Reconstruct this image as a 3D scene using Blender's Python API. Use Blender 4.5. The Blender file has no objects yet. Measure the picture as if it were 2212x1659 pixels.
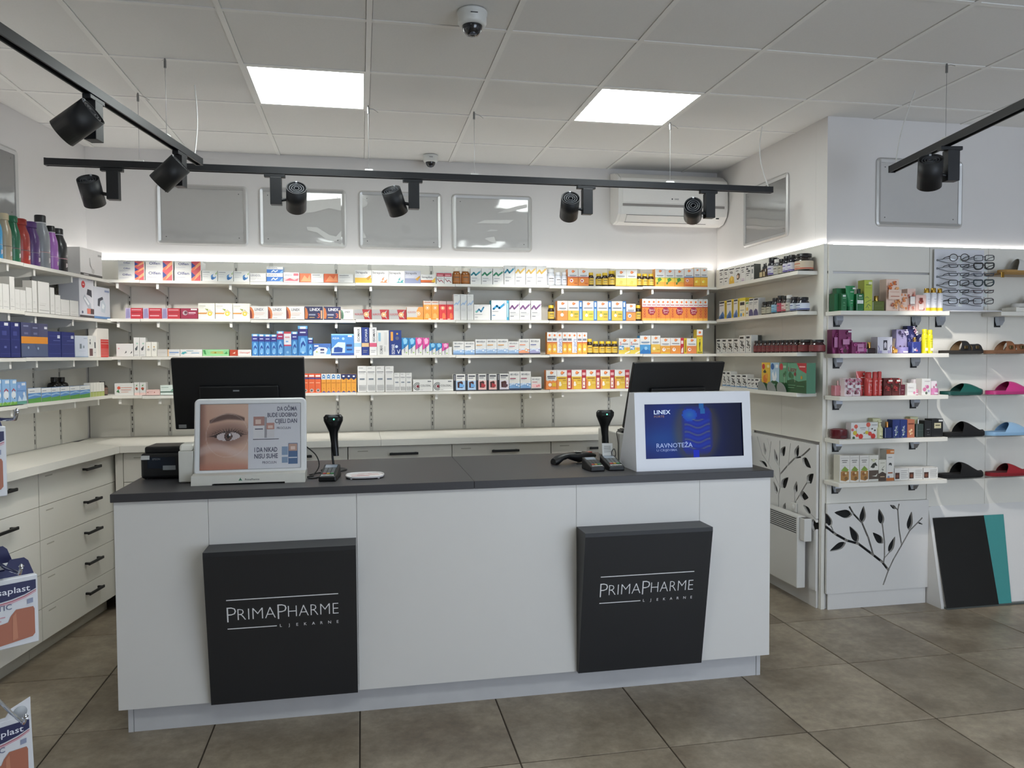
import bpy, bmesh, math, random
from mathutils import Vector, Matrix
random.seed(7)
S = bpy.context.scene
COL = S.collection
pi = math.pi

# ------------------------------------------------------------------ camera
def cam_setup():
    yaw, pitch, roll = 0.1919, -0.0363, 0.0054
    f = Vector((math.sin(yaw)*math.cos(pitch), math.cos(yaw)*math.cos(pitch), math.sin(pitch)))
    r = Vector((math.cos(yaw), -math.sin(yaw), 0.0))
    d = f.cross(r)
    r2 = math.cos(roll)*r + math.sin(roll)*d
    d2 = -math.sin(roll)*r + math.cos(roll)*d
    cd = bpy.data.cameras.new('camera'); co = bpy.data.objects.new('camera', cd); COL.objects.link(co)
    M = Matrix.Identity(4)
    for i in range(3):
        M[i][0] = r2[i]; M[i][1] = -d2[i]; M[i][2] = -f[i]
    M.translation = Vector((-0.0477, -3.353, 1.5456))
    co.matrix_world = M
    cd.sensor_width = 36.0; cd.lens = 36.0*1668.0/2212.0
    cd.clip_start = 0.05
    S.camera = co
cam_setup()

# ------------------------------------------------------------------ world, daylight, exposure
W = bpy.data.worlds.new('world'); S.world = W; W.use_nodes = True
W.node_tree.nodes['Background'].inputs[0].default_value = (0.72, 0.83, 1.0, 1)
W.node_tree.nodes['Background'].inputs[1].default_value = 1.2
S.view_settings.view_transform = 'Standard'
S.view_settings.look = 'None'
S.view_settings.exposure = 0.78
S.view_settings.gamma = 1.0
S.view_settings.use_curve_mapping = False
LAMP_PANEL = 9.2        # ceiling panels, emission strength
LAMP_STRIP = 9.5        # cove LED strips
LAMP_SPOT = 19.0        # track spots, watts
LAMP_SKY = 46.0         # daylight through the shop window, watts

def area_light(name, loc, direction, sx, sy, power, colour):
    l = bpy.data.lights.new(name, 'AREA'); l.shape = 'RECTANGLE'; l.size = sx; l.size_y = sy
    l.energy = power; l.color = colour
    o = bpy.data.objects.new(name, l); COL.objects.link(o)
    o.location = loc; o.rotation_euler = Vector(direction).to_track_quat('-Z', 'Y').to_euler()
    return o
area_light('window_daylight', (3.1, -5.10, 1.45), (0, 1, 0), 3.2, 2.3, LAMP_SKY, (0.76, 0.85, 1.0))

# ------------------------------------------------------------------ helpers
def lin(h):
    h = h.lstrip('#')
    out = []
    for i in (0, 2, 4):
        c = int(h[i:i+2], 16)/255.0
        out.append(c/12.92 if c <= 0.04045 else ((c+0.055)/1.055)**2.4)
    return (out[0], out[1], out[2], 1.0)
_lc = {}
def colr(c):
    if isinstance(c, str):
        if c not in _lc: _lc[c] = lin(c)
        return _lc[c]
    return c

MATS = {}
def mat(name, col=None, rough=0.5, metal=0.0, spec=0.5, noise=0.03, scale=40.0, bump=0.0, emit=0.0, coat=0.0):
    """node material; col None reads the colour printed on the faces (attribute Col)"""
    if name in MATS: return MATS[name]
    m = bpy.data.materials.new(name); m.use_nodes = True
    nt = m.node_tree; N = nt.nodes; L = nt.links
    b = N['Principled BSDF']
    b.inputs['Roughness'].default_value = rough; b.inputs['Metallic'].default_value = metal
    b.inputs['Specular IOR Level'].default_value = spec
    b.inputs['Coat Weight'].default_value = coat; b.inputs['Coat Roughness'].default_value = 0.08
    if col is None:
        a = N.new('ShaderNodeAttribute'); a.attribute_name = 'Col'; src = a.outputs['Color']
    else:
        a = N.new('ShaderNodeRGB'); a.outputs[0].default_value = colr(col); src = a.outputs[0]
    if noise:
        tc = N.new('ShaderNodeTexCoord'); nz = N.new('ShaderNodeTexNoise')
        nz.inputs['Scale'].default_value = scale; nz.inputs['Detail'].default_value = 3
        L.new(tc.outputs['Object'], nz.inputs['Vector'])
        mr = N.new('ShaderNodeMapRange'); mr.inputs['To Min'].default_value = 1-noise; mr.inputs['To Max'].default_value = 1+noise
        L.new(nz.outputs['Fac'], mr.inputs['Value'])
        mx = N.new('ShaderNodeMix'); mx.data_type = 'RGBA'; mx.blend_type = 'MULTIPLY'; mx.inputs['Factor'].default_value = 1
        cb = N.new('ShaderNodeCombineColor')
        for k in range(3): L.new(mr.outputs[0], cb.inputs[k])
        L.new(src, mx.inputs['A']); L.new(cb.outputs[0], mx.inputs['B']); src = mx.outputs['Result']
        if bump:
            bp = N.new('ShaderNodeBump'); bp.inputs['Strength'].default_value = bump; bp.inputs['Distance'].default_value = 0.002
            L.new(nz.outputs['Fac'], bp.inputs['Height']); L.new(bp.outputs[0], b.inputs['Normal'])
    L.new(src, b.inputs['Base Color'])
    if emit:
        L.new(src, b.inputs['Emission Color']); b.inputs['Emission Strength'].default_value = emit
    MATS[name] = m
    return m

def clear_mat(name, tint, amount, rough=0.03):
    """thin clear sheet: mostly see-through, with a reflecting surface"""
    if name in MATS: return MATS[name]
    m = bpy.data.materials.new(name); m.use_nodes = True
    nt = m.node_tree; N = nt.nodes; L = nt.links; N.clear()
    o = N.new('ShaderNodeOutputMaterial'); t = N.new('ShaderNodeBsdfTransparent'); t.inputs[0].default_value = colr(tint)
    g = N.new('ShaderNodeBsdfGlossy'); g.inputs['Roughness'].default_value = rough
    mx = N.new('ShaderNodeMixShader'); fr = N.new('ShaderNodeLayerWeight'); fr.inputs[0].default_value = 0.25
    nz = N.new('ShaderNodeTexNoise'); nz.inputs['Scale'].default_value = 3.0
    tc = N.new('ShaderNodeTexCoord'); L.new(tc.outputs['Object'], nz.inputs['Vector'])
    mu = N.new('ShaderNodeMath'); mu.operation = 'MULTIPLY_ADD'; mu.inputs[1].default_value = 0.7; mu.inputs[2].default_value = amount
    L.new(fr.outputs['Fresnel'], mu.inputs[0]); L.new(mu.outputs[0], mx.inputs[0])
    bp = N.new('ShaderNodeBump'); bp.inputs['Strength'].default_value = 0.25; bp.inputs['Distance'].default_value = 0.02
    L.new(nz.outputs['Fac'], bp.inputs['Height']); L.new(bp.outputs[0], g.inputs['Normal'])
    L.new(t.outputs[0], mx.inputs[1]); L.new(g.outputs[0], mx.inputs[2]); L.new(mx.outputs[0], o.inputs[0])
    MATS[name] = m
    return m

def emit_mat(name, col, strength):
    m = bpy.data.materials.new(name); m.use_nodes = True
    nt = m.node_tree; N = nt.nodes; N.clear()
    o = N.new('ShaderNodeOutputMaterial'); e = N.new('ShaderNodeEmission')
    e.inputs[0].default_value = colr(col); e.inputs[1].default_value = strength
    nt.links.new(e.outputs[0], o.inputs[0]); MATS[name] = m
    return m

PRINT = mat('printed_card', None, 0.5, noise=0.02)
PLAST = mat('coloured_plastic', None, 0.35, noise=0.02)
GLOSS = mat('glossy_coloured', None, 0.12, noise=0.02)
MATTE = mat('matte_coloured', None, 0.85, noise=0.04)
METAL = mat('metal_coloured', None, 0.25, metal=1.0, noise=0.03)

_txt = {}
def text_geom(s, thin=0.0):
    k = (s, thin)
    if k in _txt: return _txt[k]
    cu = bpy.data.curves.new('lettering', 'FONT'); cu.body = s; cu.size = 1.0; cu.resolution_u = 2; cu.fill_mode = 'FRONT'
    cu.offset = -thin
    ob = bpy.data.objects.new('lettering', cu); COL.objects.link(ob)
    dg = bpy.context.evaluated_depsgraph_get()
    me = bpy.data.meshes.new_from_object(ob.evaluated_get(dg))
    v = [(p.co.x, p.co.y) for p in me.vertices]; f = [tuple(q.vertices) for q in me.polygons]
    bpy.data.objects.remove(ob); bpy.data.curves.remove(cu); bpy.data.meshes.remove(me)
    x0 = min(p[0] for p in v); x1 = max(p[0] for p in v)
    _txt[k] = ([(p[0]-x0, p[1]) for p in v], f, x1-x0)
    return _txt[k]
CAP = 0.72

class MB:
    """collects shapes with a colour per face, builds them as one mesh object"""
    def __init__(self): self.v = []; self.f = []; self.c = []; self.m = []; self.s = []
    def add(self, verts, faces, c, m=0, smooth=False):
        o = len(self.v); self.v += [tuple(p) for p in verts]
        multi = isinstance(c, list)
        for i, f in enumerate(faces):
            self.f.append(tuple(o+k for k in f)); self.c.append(colr(c[i] if multi else c)); self.m.append(m); self.s.append(smooth)
        return self
    def box(self, x0, x1, y0, y1, z0, z1, c, m=0):
        v = [(x0,y0,z0),(x1,y0,z0),(x1,y1,z0),(x0,y1,z0),(x0,y0,z1),(x1,y0,z1),(x1,y1,z1),(x0,y1,z1)]
        return self.add(v, [(0,3,2,1),(4,5,6,7),(0,1,5,4),(1,2,6,5),(2,3,7,6),(3,0,4,7)], c, m)
    def rbox(self, x0, x1, y0, y1, z0, z1, c, b=0.004, seg=2, m=0, T=None, taper=None):
        bm = bmesh.new(); bmesh.ops.create_cube(bm, size=1)
        for p in bm.verts:
            p.co.x = x0 + (p.co.x+.5)*(x1-x0); p.co.y = y0 + (p.co.y+.5)*(y1-y0); p.co.z = z0 + (p.co.z+.5)*(z1-z0)
        if taper: 
            for p in bm.verts: p.co = Vector(taper(p.co.x, p.co.y, p.co.z))
        bmesh.ops.bevel(bm, geom=list(bm.edges), offset=b, segments=seg, affect='EDGES', profile=0.5)
        if T is not None: bmesh.ops.transform(bm, matrix=T, verts=bm.verts)
        bm.verts.index_update()
        self.add([p.co for p in bm.verts], [[q.index for q in f.verts] for f in bm.faces], c, m, False); bm.free()
        return self
    def prism(self, pts, vec, c, m=0, smooth=False):
        n = len(pts); vec = Vector(vec); a = [Vector(p) for p in pts]; b = [p+vec for p in a]
        self.add(a+b, [tuple(range(n))[::-1], tuple(range(n, 2*n))], c, m)
        self.add(a+b, [(i, (i+1) % n, n+(i+1) % n, n+i) for i in range(n)], c, m, smooth)
        return self
    def lathe(self, prof, c, n=20, org=(0,0,0), T=None, m=0, smooth=True):
        v = []; f = []; cs = []; k = len(prof)
        for p in prof:
            for j in range(n):
                a = 2*pi*j/n; v.append(Vector((p[0]*math.cos(a), p[0]*math.sin(a), p[1])))
        for i in range(k-1):
            for j in range(n):
                f.append((i*n+j, i*n+(j+1) % n, (i+1)*n+(j+1) % n, (i+1)*n+j)); cs.append(prof[i][2] if len(prof[i]) > 2 else c)
        o = Vector(org)
        if T is not None: v = [T @ p for p in v]
        v = [p+o for p in v]
        self.add(v, f, cs, m, smooth)
        if prof[0][0] > 1e-5: self.add(v[:n], [tuple(range(n))[::-1]], c, m)
        if prof[-1][0] > 1e-5: self.add(v[-n:], [tuple(range(n))], prof[-1][2] if len(prof[-1]) > 2 else c, m)
        return self
    def tube(self, pts, r, c, n=8, closed=False, m=0):
        P = [Vector(p) for p in pts]; k = len(P); v = []; f = []
        up = Vector((0.13, 0.31, 1.0)).normalized()
        for i in range(k):
            if closed: t = P[(i+1) % k]-P[i-1]
            else: t = P[min(i+1, k-1)]-P[max(i-1, 0)]
            t.normalize(); a = t.cross(up)
            if a.length < 1e-3: a = t.cross(Vector((1, 0, 0)))
            a.normalize(); b = t.cross(a)
            rr = r[i] if isinstance(r, (list, tuple)) else r
            for j in range(n):
                q = 2*pi*j/n; v.append(P[i] + a*(rr*math.cos(q)) + b*(rr*math.sin(q)))
        for i in range(k if closed else k-1):
            for j in range(n):
                i2 = (i+1) % k
                f.append((i*n+j, i*n+(j+1) % n, i2*n+(j+1) % n, i2*n+j))
        self.add(v, f, c, m, True)
        if not closed:
            self.add(v[:n], [tuple(range(n))], c, m); self.add(v[-n:], [tuple(range(n))], c, m)
        return self
    def text(self, s, org, right, up, h, c, align='L', width=None, thin=-0.008, m=0):
        v, f, w = text_geom(s, thin); k = h/CAP; kx = k
        if width: kx = min(k*1.25, width/w) if w*k < width else width/w
        if width and w*k > width: k = min(k, 1.6*width/w)
        R = Vector(right).normalized(); U = Vector(up).normalized(); o = Vector(org)
        sh = {'L': 0, 'C': -w*kx/2, 'R': -w*kx}[align]
        return self.add([o + R*(p[0]*kx+sh) + U*(p[1]*k) for p in v], f, c, m)
    def xf(self, M, i0=0):
        self.v[i0:] = [tuple(M @ Vector(p)) for p in self.v[i0:]]; return self
    def mesh(self, name, mats):
        me = bpy.data.meshes.new(name); me.from_pydata(self.v, [], self.f)
        if not isinstance(mats, (list, tuple)): mats = [mats]
        for q in mats: me.materials.append(q)
        at = me.color_attributes.new('Col', 'FLOAT_COLOR', 'CORNER')
        buf = []
        for f, c in zip(self.f, self.c): buf.extend(list(c)*len(f))
        at.data.foreach_set('color', buf)
        me.polygons.foreach_set('material_index', self.m); me.polygons.foreach_set('use_smooth', self.s)
        me.update()
        return me
    def build(self, name, mats, parent=None, loc=None, rz=0.0):
        o = bpy.data.objects.new(name, self.mesh(name, mats)); COL.objects.link(o)
        if parent is not None: o.parent = parent
        if loc is not None: o.location = loc
        if rz: o.rotation_euler = (0, 0, rz)
        return o

def tag(o, label, cat, group=None):
    o['label'] = label; o['category'] = cat
    if group: o['group'] = group
    return o
def struct(o): o['kind'] = 'structure'; return o
def empty(name, loc=(0,0,0), rz=0.0, parent=None):
    o = bpy.data.objects.new(name, None); o.empty_display_size = 0.05; COL.objects.link(o)
    o.location = loc; o.rotation_euler = (0, 0, rz)
    if parent is not None: o.parent = parent
    return o
def link(name, me, parent=None, loc=(0,0,0), rz=0.0):
    o = bpy.data.objects.new(name, me); COL.objects.link(o); o.location = loc
    if rz: o.rotation_euler = (0, 0, rz)
    if parent is not None: o.parent = parent
    return o
def dup(root, loc, rz, label=None):
    r = root.copy(); COL.objects.link(r); r.location = loc; r.rotation_euler = (0, 0, rz)
    if label: r['label'] = label
    for ch in list(root.children):
        c = ch.copy(); COL.objects.link(c); c.parent = r
        for g in ch.children:
            q = g.copy(); COL.objects.link(q); q.parent = c
    return r
def rrect(w, h, r, n=5):
    """rounded rectangle outline centred on 0,0"""
    out = []
    for cx, cy, a0 in ((w/2-r, h/2-r, 0), (-w/2+r, h/2-r, pi/2), (-w/2+r, -h/2+r, pi), (w/2-r, -h/2+r, 1.5*pi)):
        for i in range(n+1):
            a = a0 + pi/2*i/n; out.append((cx+r*math.cos(a), cy+r*math.sin(a)))
    return out

# ================================================================== the setting
H = 2.955
YB = 2.30            # back wall
XR = 2.687           # return wall on the right
YC = 0.83            # front of the projecting wall on the right
LD = Vector((0.163, 0.9866, 0)); LN = Vector((0.9866, -0.163, 0)); L0 = Vector((-1.93, 1.80, 0)); LRZ = math.atan2(LD.y, LD.x)
def lw(s, v, z=0.0): p = L0 + LD*s + LN*v; return Vector((p.x, p.y, z))

PAINT = mat('wall_paint', '#dbd8d6', 0.75, noise=0.02, scale=6, bump=0.05)
LAMI = mat('white_laminate', '#e4e1d8', 0.38, noise=0.012, scale=14)
LAMIW = mat('counter_laminate', '#dddbd8', 0.30, noise=0.012, scale=14)
DARKL = mat('dark_laminate', '#3b3a3d', 0.45, noise=0.06, scale=120, bump=0.05)
BLACKL = mat('black_sign_laminate', '#26272a', 0.42, noise=0.05, scale=120)
TILEC = mat('ceiling_board', '#e0dfdc', 0.9, noise=0.035, scale=150, bump=0.15)
BARM = mat('ceiling_bar', '#e6e5e1', 0.5, noise=0.01)
BLKM = mat('black_powder_coat', '#121418', 0.5, noise=0.05)
CHROME = mat('chrome', '#d8dce2', 0.12, metal=1.0, noise=0.02)
ALU = mat('brushed_aluminium', '#c9c9c9', 0.32, metal=1.0, noise=0.03)
BLKP = mat('black_plastic', '#0d0e10', 0.42, noise=0.05)

def stone_mat():
    m = bpy.data.materials.new('stone_tile'); m.use_nodes = True
    N = m.node_tree.nodes; L = m.node_tree.links; b = N['Principled BSDF']
    tc = N.new('ShaderNodeTexCoord'); oi = N.new('ShaderNodeObjectInfo')
    ad = N.new('ShaderNodeVectorMath'); ad.operation = 'MULTIPLY_ADD'; ad.inputs[1].default_value = (1, 1, 1)
    cb = N.new('ShaderNodeCombineXYZ'); ml = N.new('ShaderNodeMath'); ml.operation = 'MULTIPLY'; ml.inputs[1].default_value = 37.0
    L.new(oi.outputs['Random'], ml.inputs[0])
    for k in range(3): L.new(ml.outputs[0], cb.inputs[k])
    L.new(tc.outputs['Object'], ad.inputs[0]); L.new(cb.outputs[0], ad.inputs[2])
    n1 = N.new('ShaderNodeTexNoise'); n1.inputs['Scale'].default_value = 3.2; n1.inputs['Detail'].default_value = 6; n1.inputs['Roughness'].default_value = 0.62
    n2 = N.new('ShaderNodeTexNoise'); n2.inputs['Scale'].default_value = 26; n2.inputs['Detail'].default_value = 5; n2.inputs['Roughness'].default_value = 0.7
    L.new(ad.outputs[0], n1.inputs['Vector']); L.new(ad.outputs[0], n2.inputs['Vector'])
    r1 = N.new('ShaderNodeValToRGB'); r1.color_ramp.elements[0].position = 0.33; r1.color_ramp.elements[1].position = 0.68
    r1.color_ramp.elements[0].color = colr('#7a6d5d'); r1.color_ramp.elements[1].color = colr('#a69a88')
    r2 = N.new('ShaderNodeValToRGB'); r2.color_ramp.elements[0].position = 0.35; r2.color_ramp.elements[1].position = 0.72
    r2.color_ramp.elements[0].color = (0.80, 0.79, 0.77, 1); r2.color_ramp.elements[1].color = (1.18, 1.18, 1.17, 1)
    L.new(n1.outputs['Fac'], r1.inputs[0]); L.new(n2.outputs['Fac'], r2.inputs[0])
    mx = N.new('ShaderNodeMix'); mx.data_type = 'RGBA'; mx.blend_type = 'MULTIPLY'; mx.inputs['Factor'].default_value = 1
    L.new(r1.outputs[0], mx.inputs['A']); L.new(r2.outputs[0], mx.inputs['B'])
    mr = N.new('ShaderNodeMapRange'); mr.inputs['To Min'].default_value = 0.9; mr.inputs['To Max'].default_value = 1.08
    L.new(oi.outputs['Random'], mr.inputs[0])
    hs = N.new('ShaderNodeHueSaturation'); L.new(mr.outputs[0], hs.inputs['Value']); L.new(mx.outputs['Result'], hs.inputs['Color'])
    L.new(hs.outputs[0], b.inputs['Base Color'])
    ro = N.new('ShaderNodeMapRange'); ro.inputs['To Min'].default_value = 0.30; ro.inputs['To Max'].default_value = 0.5
    L.new(n2.outputs['Fac'], ro.inputs[0]); L.new(ro.outputs[0], b.inputs['Roughness'])
    bp = N.new('ShaderNodeBump'); bp.inputs['Strength'].default_value = 0.06; bp.inputs['Distance'].default_value = 0.002
    L.new(n2.outputs['Fac'], bp.inputs['Height']); L.new(bp.outputs[0], b.inputs['Normal'])
    MATS['stone_tile'] = m; return m
STONE = stone_mat()

# ---- floor: dark grout bed and 60 cm stone tiles
fl = MB().box(-3.4, 5.3, -5.3, 2.45, -0.05, -0.004, '#3d342a').build('floor', mat('grout', '#3d342a', 0.9)); struct(fl)
tm = MB()
bmv = 0.297
tm.prism([(-bmv,-bmv,-0.02),(bmv,-bmv,-0.02),(bmv,bmv,-0.02),(-bmv,bmv,-0.02)], (0,0,0.0185), '#99907f')
tm.add([(-bmv,-bmv,-0.0015),(bmv,-bmv,-0.0015),(bmv,bmv,-0.0015),(-bmv,bmv,-0.0015),(-bmv+.002,-bmv+.002,0),(bmv-.002,-bmv+.002,0),(bmv-.002,bmv-.002,0),(-bmv+.002,bmv-.002,0)],
       [(4,5,6,7),(0,1,5,4),(1,2,6,5),(2,3,7,6),(3,0,4,7)], '#99907f')
tm = tm.mesh('floor_tile', STONE)
for i in range(-9, 5):
    for j in range(-10, 4):
        x = 2.326+0.6*(i+.5); y = 0.669+0.6*(j+.5)
        if x < -3.3 or x > 5.2 or y > 2.3 or y < -5.2: continue
        link('floor_tile', tm, fl, (x, y, 0))

# ---- ceiling: white bars and mineral boards, two lit panels in view and their fellows behind
PANELS = [(-1, 1), (2, 1), (-1, -4), (2, -4)]
ce = MB().box(-3.4, 5.3, -5.3, 2.45, H+0.03, H+0.08, '#bbbbbb').build('ceiling', PAINT); struct(ce)
cm = MB(); q = 0.2862
cm.prism([(-q,-q,0.004),(q,-q,0.004),(q,q,0.004),(-q,q,0.004)], (0,0,0.016), '#d0cfcc')
cm = cm.mesh('ceiling_tile', TILEC)
for i in range(-6, 9):
    for j in range(-9, 4):
        x = 0.6*(i+.5); y = 0.6*(j+.5)
        if (i, j) in PANELS or y > 2.2 and False: continue
        if x > 5.2 or x < -3.3 or y < -5.2: continue
        link('ceiling_tile', cm, ce, (x, y, H))
for i in range(-5, 9):
    MB().box(0.6*i-.012, 0.6*i+.012, -5.2, 2.32, H, H+0.03, '#d6d5d0').build('main_bar', BARM, ce)
for j in range(-8, 4):
    MB().box(-3.3, 5.2, 0.6*j-.012, 0.6*j+.012, H+.0008, H+0.03, '#d6d5d0').build('cross_bar', BARM, ce)
EMP = emit_mat('panel_diffuser', (0.93, 1.0, 0.98, 1), LAMP_PANEL)
pl_frame = MB(); 
for a in ((-.288,.288,-.288,-.278),(-.288,.288,.278,.288),(-.288,-.278,-.278,.278),(.278,.288,-.278,.278)):
    pl_frame.box(a[0],a[1],a[2],a[3],0.001,0.02,'#e8e8e6')
pl_frame = pl_frame.mesh('frame', BARM)
pl_diff = MB().box(-.278,.278,-.278,.278,0.004,0.012,'#ffffff').mesh('diffuser', EMP)
PLAB = {(-1,1): 'square lit ceiling panel on the left, above the counter', (2,1): 'square lit ceiling panel on the right, towards the air conditioner',
 (-1,-4): 'lit ceiling panel outside the picture, above the viewer on the left', (2,-4): 'lit ceiling panel outside the picture, above the viewer on the right'}
for k, (i, j) in enumerate(PANELS):
    t = empty('ceiling_light', (0.6*(i+.5), 0.6*(j+.5), H))
    tag(t, PLAB[(i, j)], 'ceiling light', 'square ceiling panel lights')
    link('frame', pl_frame, t); link('diffuser', pl_diff, t)

# ---- walls
def wall(name, pts, vec): return struct(MB().prism(pts, vec, '#d8d5d1').build(name, PAINT))
wall('wall_back', [(-2.6,YB,0),(XR+.2,YB,0),(XR+.2,YB,H+.02),(-2.6,YB,H+.02)], (0,.12,0))
a = lw(-8.2, 0); b = lw(0.62, 0)
wall('wall_left', [(a.x,a.y,0),(b.x,b.y,0),(b.x,b.y,H+.02),(a.x,a.y,H+.02)], tuple(-LN*.12))
struct(MB().box(XR, XR+.4, YC+.131, YB-.001, 0, H+.02, '#d8d5d1').build('wall_right', PAINT))
struct(MB().box(XR, 5.3, YC+.012, YC+.13, 0, H+.02, '#d8d5d1').build('wall_front_right', PAINT))
struct(MB().box(5.2, 5.3, -5.3, YC+.02, 0, H+.02, '#d8d5d1').build('wall_far_right', PAINT))
wr = MB()
for a in ((-3.6,1.4,0,H),(4.8,5.3,0,H),(1.4,4.8,0,.25),(1.4,4.8,2.65,H)): wr.box(a[0],a[1],-5.3,-5.2,a[2],a[3],'#d8d5d1')
struct(wr.build('wall_rear', PAINT))
w1 = struct(empty('window_1', (3.1,-5.25,0.25)))
wf = MB()
for a in ((-1.7,-1.64,0,2.4),(1.64,1.7,0,2.4),(-.03,.03,0,2.4),(-1.7,1.7,0,.06),(-1.7,1.7,2.34,2.4)): wf.box(a[0],a[1],-.03,.03,a[2],a[3],'#55585c')
wf.build('window_frame', mat('window_frame', '#55585c', .4), w1)
MB().box(-1.64,1.64,-.004,.004,.06,2.34,'#ffffff').build('pane', clear_mat('window_glass','#f4f8f8',.05), w1)

# ================================================================== shelving on the back, left and right walls
PANEL_TOP = 2.205
WT = 1.013
STRIP = emit_mat('led_strip', (1.0, 0.97, 0.93, 1), LAMP_STRIP)
SLOT = '#4c4a46'
def upright_mesh(z0, z1):
    """slotted steel rail, centred on x=0, front at y=0 towards -y"""
    m = MB().box(-.011,.011,-.002,.018,z0,z1,'#c9c7bf')
    z = z0+.03; k = 0
    while z < z1-.05:
        hgt = .028 if k % 2 == 0 else .010
        m.box(-.0035,.0035,-.0026,-.0018,z,z+hgt,SLOT); z += hgt+.020; k += 1
    return m.mesh('upright', mat('painted_steel', None, .4))
UPM = upright_mesh(WT, PANEL_TOP)
def bracket_mesh(depth):
    """sheet-metal shelf bracket below a shelf; x centred, from the wall y=0 to -depth"""
    m = MB().prism([(-.0015,0,0),(-.0015,-depth+.02,0),(-.0015,-depth+.02,-.036),(-.0015,-depth+.045,-.040),(-.0015,0,-.062)], (.003,0,0), '#dcdad3')
    m.box(-.008,.008,-depth+.017,-depth+.02,-.036,0,'#e4e2dc')
    m.box(-.008,.008,-depth+.02,0,-.002,0,'#e4e2dc')
    return m.mesh('bracket', mat('painted_steel', None, .4))

def shelving(name, label, O, rz, s0, s1, ups, zs, depth, joints, panel_v=.03, brk=True, led=True, cut=None):
    """wall-mounted run: local x along the wall, -y out of the wall; returns the root"""
    t = empty(name, O, rz); tag(t, label, 'shelving')
    edges = [s0]+[u for u in ups]+[s1]
    for i in range(len(edges)-1):
        a = edges[i]+(.012 if i else 0); b = edges[i+1]-(.012 if i < len(edges)-2 else 0)
        MB().box(a, b, -panel_v, -.004, WT+.001, PANEL_TOP, '#d8d5ca').build('back_panel', LAMI, t)
    for u in ups: link('upright', UPM, t, (u, -panel_v+.004, 0))
    bm_ = bracket_mesh(depth-panel_v-.004) if brk else None
    j = [s0]+joints+[s1]
    for z in zs:
        for i in range(len(j)-1):
            jog = (.0015, -.002, .002, 0, -.0015, .001)[(i+int(z*10)) % 6]
            a, b = j[i]+.001, j[i+1]-.001
            pts = [(a,-panel_v-.0035),(b,-panel_v-.0035),(b,-depth),(a,-depth)]
            if cut and i == len(j)-2: pts = [(a,-panel_v-.0035),(b,-panel_v-.0035),(b,-depth),(a,-depth)]
            sh = MB().prism([(p[0],p[1],z-.009+jog) for p in pts], (0,0,.018), '#e3e1da').build('shelf', LAMI, t)
            if brk:
                for u in ups:
                    if a < u < b: link('bracket', bm_, sh, (u+.004, -panel_v-.004, z-.0092+jog))
    if led:
        MB().box(s0+.02, s1-.02, -panel_v+.006, -.008, PANEL_TOP+.0005, PANEL_TOP+.005, '#ffffff').build('led_strip', STRIP, t)
    return t

BACK_UPS = [-1.581,-1.341,-0.893,-0.659,-0.218,0.014,0.453,0.686,1.121,1.358,1.795,2.035,2.469]
shelving('wall_shelving', 'long four-tier white wall shelving along the back wall', (0, YB, 0), 0, -1.845, 2.655, BACK_UPS,
         (2.035,1.787,1.545,1.294), .32, [-1.44,-.764,-.084,.593,1.261,1.958])
shelving('wall_shelving', 'four-tier white wall shelving along the left wall', tuple(L0), LRZ, -2.6, .40, [-2.15,-1.92,-1.47,-1.24,-.79,-.56,-.19,.082],
         (2.034,1.782,1.541,1.298), .28, [-1.36,-.68])
# bare right-wall run: shelves fixed straight to the boards
def right_run():
    t = empty('wall_shelving', (XR, 0, 0), -pi/2); tag(t, 'four-tier white corner shelving on the short right wall', 'shelving')
    for a, b in ((-2.268,-1.951),(-1.949,-1.301),(-1.299,-.86)):
        MB().box(a, b, -.02, -.002, WT+.001, PANEL_TOP, '#d8d5ca').build('back_panel', LAMI, t)
    MB().box(-.859,-.832,-.024,-.001,0.0,PANEL_TOP,'#d8d5ca').build('end_post', LAMI, t)
    for z in (2.038,1.796,1.546,1.300):
        pts = [(-1.978,-.021),(-.900,-.021),(-.900,-.152),(-.905,-.155),(-1.978,-.155)]
        MB().prism([(p[0],p[1],z-.011) for p in pts],(0,0,.022),'#e3e1da').build('shelf', LAMI, t)
    MB().box(-2.25,-.84,-.018,-.006,PANEL_TOP+.0005,PANEL_TOP+.005,'#ffffff').build('led_strip', STRIP, t)
right_run()

# ================================================================== worktops and drawer cabinets
HANDLE = None
def handle_mesh(L_):
    m = MB().rbox(-L_/2,L_/2,-.034,-.024,-.008,.008,'#17181a',b=.003)
    for s in (-1,1): m.box(s*(L_/2-.016)-.006,s*(L_/2-.016)+.006,-.026,0,-.006,.006,'#17181a')
    return m.mesh('handle', mat('black_handle', '#17181a', .45))
HM = handle_mesh(.185); HML = handle_mesh(.165)
def cabinet(name, label, O, rz, w, depth, drawers, hm, first_low=None):
    """drawer cabinet: local x 0..w, front at y=0 towards -y"""
    t = empty(name, O, rz); tag(t, label, 'cabinet', 'white drawer cabinets')
    MB().box(.001,w-.001,.019,depth,.09,.972,'#d8d5ca').build('body', LAMI, t)
    MB().box(.001,w-.001,.07,depth-.02,.0,.0895,'#c9c6bb').build('plinth', mat('plinth_laminate','#bdb9ac',.45), t)
    for i in range(len(drawers)-1):
        z1, z0 = drawers[i]-.0015, drawers[i+1]+.0015
        d = MB().box(.002,w-.002,0,.018,z0,z1,'#dddacf').build('drawer', LAMI, t)
        link('handle', hm, d, (w*.5+.02 if hm is HM else w*.62, 0, z1-.048 if i == 0 else (z0+z1)/2+.03))
        MB().box(.06,.125,-.0006,.0005,z1-.032,z1-.026,'#b9b5a8').build('label_slot', mat('label_slot','#b4b0a4',.5), d)
    return t
DZ = [.968,.790,.614,.439,.265,.095]
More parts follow.
